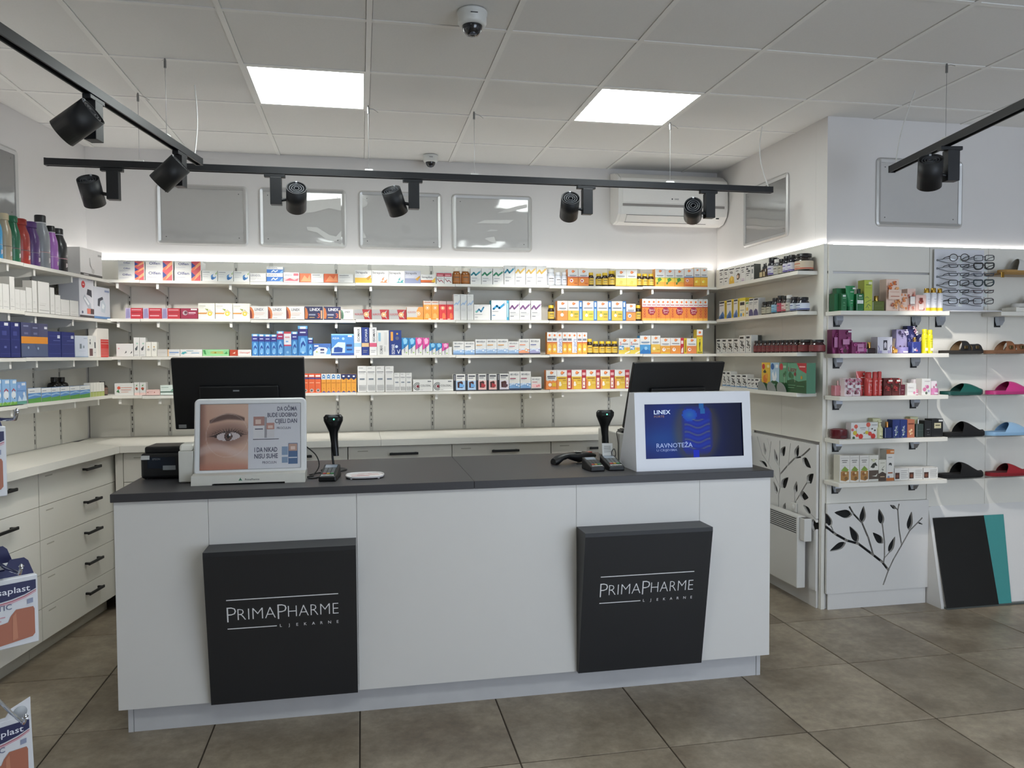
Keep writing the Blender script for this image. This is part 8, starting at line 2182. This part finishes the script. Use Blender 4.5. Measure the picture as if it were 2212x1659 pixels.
def bottle_parts(t, design, w, h):
    r = w/2; c = (r,r,0)
    if design in BOT:
        b, lb, cp = BOT[design]
        tall = design in ('tonic','tonic2')
        ch = h*(.22 if tall else .20); sh = h-ch
        nk = r*(.45 if tall else .72)
        MB().lathe([(r*.90,0),(r,r*.08),(r,sh-r*.55),(r*.86,sh-r*.22),(nk,sh-.002),(nk,sh)],b,20,c).build('body', GL2, t)
        lab = MB().lathe([(r*1.012,sh*.12),(r*1.012,sh*.72)],lb,20,c)
        lab.f = lab.f[:-2] if len(lab.f) > 20 else lab.f; n_ = len(lab.f); lab.c = lab.c[:n_]; lab.m = lab.m[:n_]; lab.s = lab.s[:n_]
        for a0, v0, v1, cc in ((0,.50,.56,'#55504a'),(0,.30,.33,'#77726a')):
            pts = []
            for i in range(7):
                a = -pi/2-.6+1.2*i/6; pts.append((c[0]+r*1.03*math.cos(a),c[1]+r*1.03*math.sin(a)))
            lab.add([(p[0],p[1],sh*v0) for p in pts]+[(p[0],p[1],sh*v1) for p in pts],[(i,i+1,8+i,7+i) for i in range(6)],RING.get(design,cc))
        if design in RING: lab.lathe([(r*1.02,sh*.14),(r*1.02,sh*.24)],RING[design],20,c)
        lab.build('label', PRINT, t)
        capr = nk*1.12 if tall else r*.82
        MB().lathe([(capr,sh),(capr,h-.002),(capr*.93,h)],cp,20,c).build('cap', PLAST, t)
    elif design in WB:
        b, cp, st = WB[design]; screw = cp == '#1a1a1c'
        z1 = h*.56; z2 = h*.80
        MB().lathe([(r*.96,0),(r,.004),(r,z1),(r*.93,h*.66),(r*.66,z2),(r*.58,h*.86)],b,24,c).build('body', mat('bottle_satin',None,.30,noise=.02,coat=.2), t)
        MB().lathe([(r*(.62 if screw else .70),h*.862),(r*(.62 if screw else .70),h*.985),(r*.56,h)],cp,20,c).build('cap', PLAST, t)
        rg = MB().lathe([(r*1.006,h*.285),(r*1.006,h*.30)],st,24,c); rg.lathe([(r*1.004,h*.30),(r*1.004,h*.305)],'#4a3a4a',24,c)
        if screw: rg.lathe([(r*.60,h*.845),(r*.66,h*.85),(r*.66,h*.862)],'#d0d0d2',20,c)
        for k in range(3): rg.add([(r*(.86+.12*k),-.0012+r*.06*abs(k-1)*.3,h*(.09+.01*k)),(r*(.95+.12*k),-.0012+r*.06*abs(k-1)*.3,h*(.09+.01*k)),(r*(.95+.12*k),-.0012,h*.19),(r*(.86+.12*k),-.0012,h*.19)],[(0,1,2,3)],'#e6dede')
        rg.build('band', PRINT, t)
def flask(t, body, cap, w, h, d, bh, capw, label=None, cap_mat=None, pump=False):
    MB().rbox(0,w,0,d,0,h*bh,body,b=min(w,d)*.12,seg=2).build('body', GL2, t)
    MB().lathe([(w*capw,h*bh+.0002),(w*capw,h-.002),(w*capw*.9,h)],cap,16,(w/2,d/2,0)).build('cap', cap_mat or METAL, t)
    if label:
        m = MB(); paint_front(m,w,h*bh,label,y0=-.0006); m.build('label', PRINT, t)
def special(t, design, w, h):
    r = w/2; c = (r,r,0); d = min(w*.7,.045)
    if design == 'dropper':
        MB().lathe([(r,0),(r,h*.52),(r*.45,h*.62),(r*.45,h*.66)],'#4a3626',16,c).build('body', GL2, t)
        MB().lathe([(r*.55,h*.661),(r*.5,h*.80),(r*.28,h*.82),(r*.24,h)],'#1b1b1d',14,c).build('cap', PLAST, t)
        MB().box(w*.12,w*.88,-.0012,-.0004,h*.10,h*.42,'#c9b48a').build('label', PRINT, t)
    elif design == 'tube_g' or design == 'tube_c':
        col, cc = ('#2c8a55','#24774a') if design == 'tube_g' else ('#d85a56','#c84c4a')
        v = []; f = []; n = 18; d2 = .034
        for i in range(9):
            q = i/8; rx = w*.5*(.62+.38*q); ry = d2/2*(1-q*.94)
            for j in range(n): a = 2*pi*j/n; v.append((w/2+rx*math.cos(a),d2/2+ry*math.sin(a),h*.17+h*.83*q))
        for i in range(8):
            for j in range(n): f.append((i*n+j,i*n+(j+1) % n,(i+1)*n+(j+1) % n,(i+1)*n+j))
        m = MB().add(v,f,col,0,True); m.add(v[-n:],[tuple(range(n))],col); m.build('body', GL2, t)
        MB().lathe([(w*.28,0),(w*.29,h*.165)],cc,18,(w/2,d2/2,0)).build('cap', PLAST, t)
        g = MB(); paint_front(g,w,h,[R(.60,.86,.90,.92,'#dfe6e0'),R(.34,.74,.68,.76,'#e6efe6'),R(.38,.40,.62,.42,'#cfe0d4'),R(.38,.30,.6,.31,'#cfe0d4')],y0=-.0004); g.build('label', PRINT, t)
    elif design in ('spray_y','yellow_a','coral'):
        b, cp, lb = {'spray_y':('#dcdde4','#b99544','#e0c62c'),'yellow_a':('#dcd42a','#d6ce26','#c2ba20'),'coral':('#d2504c','#c84644','#e38a84')}[design]
        cut_ = .80 if design != 'coral' else .76
        MB().lathe([(r*.97,0),(r,.003),(r,h*(cut_-.06)),(r*.82,h*cut_)],b,20,c).build('body', GL2, t)
        MB().lathe([(r*.80,h*cut_+.0002),(r*.74 if design == 'spray_y' else r*.86,h*.97),(r*.66,h)],cp,18,c).build('cap', METAL if design == 'spray_y' else PLAST, t)
        g = MB()
        if design == 'spray_y': g.lathe([(r*1.004,.004),(r*1.004,h*.16)],lb,20,c); g.lathe([(r*.83,h*.765),(r*.81,h*.798)],'#dcc63a',20,c); sh_ = [R(.28,.52,.72,.535,'#9aa0b0'),R(.28,.42,.72,.43,'#b0b4c0'),R(.34,.32,.66,.33,'#b0b4c0')]
        elif design == 'yellow_a': sh_ = [R(.28,.60,.74,.615,'#a8a220'),R(.28,.50,.70,.51,'#a8a220'),R(.28,.40,.74,.41,'#a8a220'),R(.22,.10,.80,.22,'#e9e6d0')]
        else: sh_ = [R(.24,.60,.76,.64,'#e8a8a2'),Sk(.06,'#eeb8b2',(.4,.44),(.6,.50),(.66,.40)),R(.24,.22,.76,.235,'#e8a8a2'),R(.24,.12,.70,.13,'#e8a8a2')]
        paint_front(g,w,h,sh_,y0=-.0012); g.build('label', PRINT, t)
    elif design in ('jar_lil','jar_pink','jar_pink2','candle'):
        b, cp = {'jar_lil':('#9a90c4','#8f86ba'),'jar_pink':('#d08ab4','#c87aa8'),'jar_pink2':('#cf7a96','#d894aa'),'candle':('#5a101c','#6a1420')}[design]
        k = .46 if design != 'candle' else .94
        MB().lathe([(r*.94,0),(r,.003),(r,h*k)],b,26,c).build('body', GL2, t)
        MB().lathe([(r*1.0,h*k+.0002),(r*1.0,h-.002),(r*.97,h)] if design != 'candle' else [(r*.95,h*k+.0002),(r*.98,h),(r*.90,h),(r*.88,h*.95),(0,h*.945)],cp,26,c).build('lid' if design != 'candle' else 'rim', PLAST if design != 'candle' else GL2, t)
        MB().box(w*.3,w*.7,.0001-.0012,-.0004,h*.12,h*.36,'#d8cfd8' if design != 'candle' else '#45101a').build('label', PRINT, t)
    elif design == 'spray_g': flask(t,'#1c6b3c','#12301f',w,h,d,.78,.22,[R(.1,.42,.9,.62,'#e0e6e0'),R(.3,.84,.7,.90,'#dfe9e0'),R(.2,.72,.8,.75,'#8fc09c'),R(.2,.08,.8,.09,'#6fae84')],PLAST)
    elif design == 'flask_o': flask(t,'#5d6a2a','#b99c54',w,h,d,.66,.16,[R(.2,.5,.8,.52,'#8a964a')])
    elif design == 'dark_gold': flask(t,'#2a1418','#b08a4a',w,h,d,.48,.17)
    elif design == 'blue_gold': flask(t,'#34408a','#b8935a',w,h,d,.72,.14,[C(.3,.30,.12,'#d8d3dc'),C(.5,.24,.10,'#c87a94'),C(.42,.42,.08,'#8a86b0'),R(.08,.1,.12,.5,'#d8d8e6')])
    elif design == 'pinkflask': flask(t,'#c07a80','#d0a8a4',w,h,d,.70,.10,[C(.70,.40,.20,'#dcb0ae'),C(.76,.42,.14,'#c07a80')])
    elif design == 'wine': flask(t,'#5a1c2a','#b07a72',w,h,d,.66,.15,[R(.3,.5,.76,.53,'#c9a4a8'),R(.4,.2,.6,.22,'#c9a4a8')])
    elif design == 'navygold': flask(t,'#1a2f66','#b07f4a',w,h,d,.66,.20)
    elif design == 'darkgreen': flask(t,'#33403c','#c4c8cc',w,h,d,.76,.07,[R(.1,.5,.9,.51,'#4a5853')],PLAST)
    elif design == 'lotion':
        MB().lathe([(r,0),(r,h*.56),(r*.5,h*.70),(r*.42,h*.76)],'#d6d4a4',20,c).build('body', GL2, t)
        m = MB().lathe([(r*.5,h*.761),(r*.5,h*.86),(r*.18,h*.87),(r*.18,h*.94)],'#e0deb8',16,c); m.rbox(r*.4,r*1.6,r*.55,r*1.1,h*.94,h,'#e0deb8',b=.001,seg=1); m.build('pump', PLAST, t)
        g = MB(); paint_front(g,w,h,[R(.3,.40,.7,.41,'#9a9a6a'),R(.3,.34,.7,.345,'#9a9a6a'),C(.35,.14,.10,'#8a8f5a'),C(.60,.12,.08,'#5a5f3a')],y0=-.0012); g.build('label', PRINT, t)
    elif design == 'diff':
        MB().lathe([(r*.9,0),(r*.9,h*.30),(r*.4,h*.40),(r*.4,h*.46)],'#9a6a2c',16,c).build('body', GL2, t)
        for k, (dx,dy) in enumerate(((-.4,.1),(-.1,-.2),(.2,.15),(.45,-.1))):
            MB().tube([(r,r,h*.10),(r+dx*r,r+dy*r,h)],.0016,'#c4ad86',6).build('reed', MATTE, t)
        MB().box(w*.2,w*.8,-.0004+w*.05,w*.05,h*.06,h*.26,'#d6a44a').build('label', PRINT, t)

FRAMES = {}
for k, z in enumerate((2.035,1.787,1.545,1.294)): FRAMES['B%d' % (k+1)] = (lambda s, o: (s, 2.00+o), 0.0, z+.0112)
for k, z in enumerate((2.038,1.796,1.546,1.300)): FRAMES['R%d' % (k+1)] = (lambda s, o: (2.55+o, -s), -pi/2, z+.0112)
for k, z in enumerate((2.034,1.782,1.541,1.298)): FRAMES['L%d' % (k+1)] = (lambda s, o: tuple(lw(s, .26-o)[:2]), LRZ, z+.0112)
for k, z in enumerate(PZ): FRAMES['P%d' % (k+1)] = (lambda s, o: (s, .70+o), 0.0, z+.0125)
for sh, name, design, depth, back, cat, group, rows in PRODUCTS:
    fn, rz, zt = FRAMES[sh]
    for i, (s, w, h, z0, label) in enumerate(rows):
        px, py = fn(s, back); loc = (px, py, zt+z0)
        jit = 0.0 if name == 'three_pack' else random.uniform(-.012,.012)*(0 if len(rows) < 2 else 1)
        if design in ('ddd','gratis'):
            t = empty(name, loc, rz)
            for k in range(3):
                q = w/3; 
                if design == 'ddd':
                    D['_d'] = ('#e0873c','#d0762c',[R(0,.64,1,1,WHT),C(.5,.86,.22,'#e2763a'),R(.1,.70,.9,.74,'#c2606a'),R(0,.0,1,.10,'#e6b04a'),R(0,.60,1,.64,'#c2443c')]+([T(.52,.36,.46,'DDD','#b02c34',.40,90)] if k == 0 else []))
                else:
                    D['_d'] = ('#e39a3e','#d0822c',[R(0,.55,1,1,WHT),C(.5,.86,.22,'#e2763a')]+([R(.1,.62,.9,.72,'#7a7c86'),R(0,.52,1,.56,'#d0603c'),P('#e8c24a',(.15,.10),(.2,.40),(.5,.48),(.85,.36),(.8,.08)),C(.5,.22,.26,'#f0e0c0')] if k < 2 else [R(.0,.06,1,.74,'#e6e6ec'),T(.60,.40,.56,'2+1 GRATIS','#2f4f9c',.62,90)]))
                carton_mesh('_d', q, h, depth).build('carton', PRINT, t, (q*k,0,0))
            if design == 'ddd':
                b = MB(); cx, cz = w*.67, h*.44; R_ = w*.24
                b.prism([(cx+R_*(1.0+.12*(i_ % 2))*math.cos(2*pi*i_/16+.2),-.0032,cz+R_*(1.05+.12*(i_ % 2))*math.sin(2*pi*i_/16+.2)) for i_ in range(16)],(0,.001,0),'#9c2c3c')
                b.text('2+1',(cx,-.0038,cz-.002),(1,0,0),(0,0,1),R_*.62,'#f0e3e0','C',width=R_*1.5); b.text('GRATIS',(cx,-.0038,cz-R_*.62),(1,0,0),(0,0,1),R_*.30,'#f0d3d0','C',width=R_*1.2)
                b.build('badge', PRINT, t)
            else: MB().box(w*.675,w*.99,-.0030,-.0026,h*.985,h*.995,'#d8d8de').build('badge', PRINT, t)
        elif design == 'dddone' or design == 'gratisone':
            if design == 'dddone': D['_d'] = ('#e0873c','#d0762c',[R(0,.64,1,1,WHT),C(.5,.86,.22,'#e2763a'),R(.1,.70,.9,.74,'#c2606a'),R(0,.0,1,.10,'#e6b04a'),R(0,.60,1,.64,'#c2443c'),T(.52,.36,.46,'DDD','#b02c34',.40,90)])
            else: D['_d'] = ('#e39a3e','#d0822c',[R(0,.55,1,1,WHT),C(.5,.86,.22,'#e2763a'),R(.1,.62,.9,.72,'#7a7c86'),R(0,.52,1,.56,'#d0603c'),P('#e8c24a',(.15,.10),(.2,.40),(.5,.48),(.85,.36),(.8,.08)),C(.5,.22,.26,'#f0e0c0')])
            t = carton_mesh('_d', w, h, depth).build(name, PRINT, None, loc, rz)
        elif design in D:
            t = carton_mesh(design, w, h, depth).build(name, PRINT, None, loc, rz+jit)
        else:
            t = empty(name, loc, rz)
            if design in BOT or design in WB: bottle_parts(t, design, w, h)
            else: special(t, design, w, h)
        tag(t, label, cat, group or None)
# curved grey display tongues in front of the picture boxes
for k, (y, lab) in enumerate(((1.32,'leftmost grey curved display tongue before the picture boxes'),(1.20,'middle grey curved display tongue before the picture boxes'),(1.08,'rightmost grey curved display tongue before the picture boxes'))):
    pts = [(.0,.0)]+[(.115*math.cos(a),.075*math.sin(a)) for a in [pi*i/10 for i in range(11)]]
    pts = [(.055*math.cos(pi*i/12),.060*math.sin(pi*i/12)) for i in range(13)]
    o = MB().prism([(p[0],-.006+p[1]*-.25,p[1]) for p in pts],(0,.0025,0),'#8f938f').build('display_tongue', PLAST, None, (2.545,y,1.300+.0112), -pi/2)
    tag(o, lab, 'display tongue', 'grey display tongues on the lowest right-wall shelf')
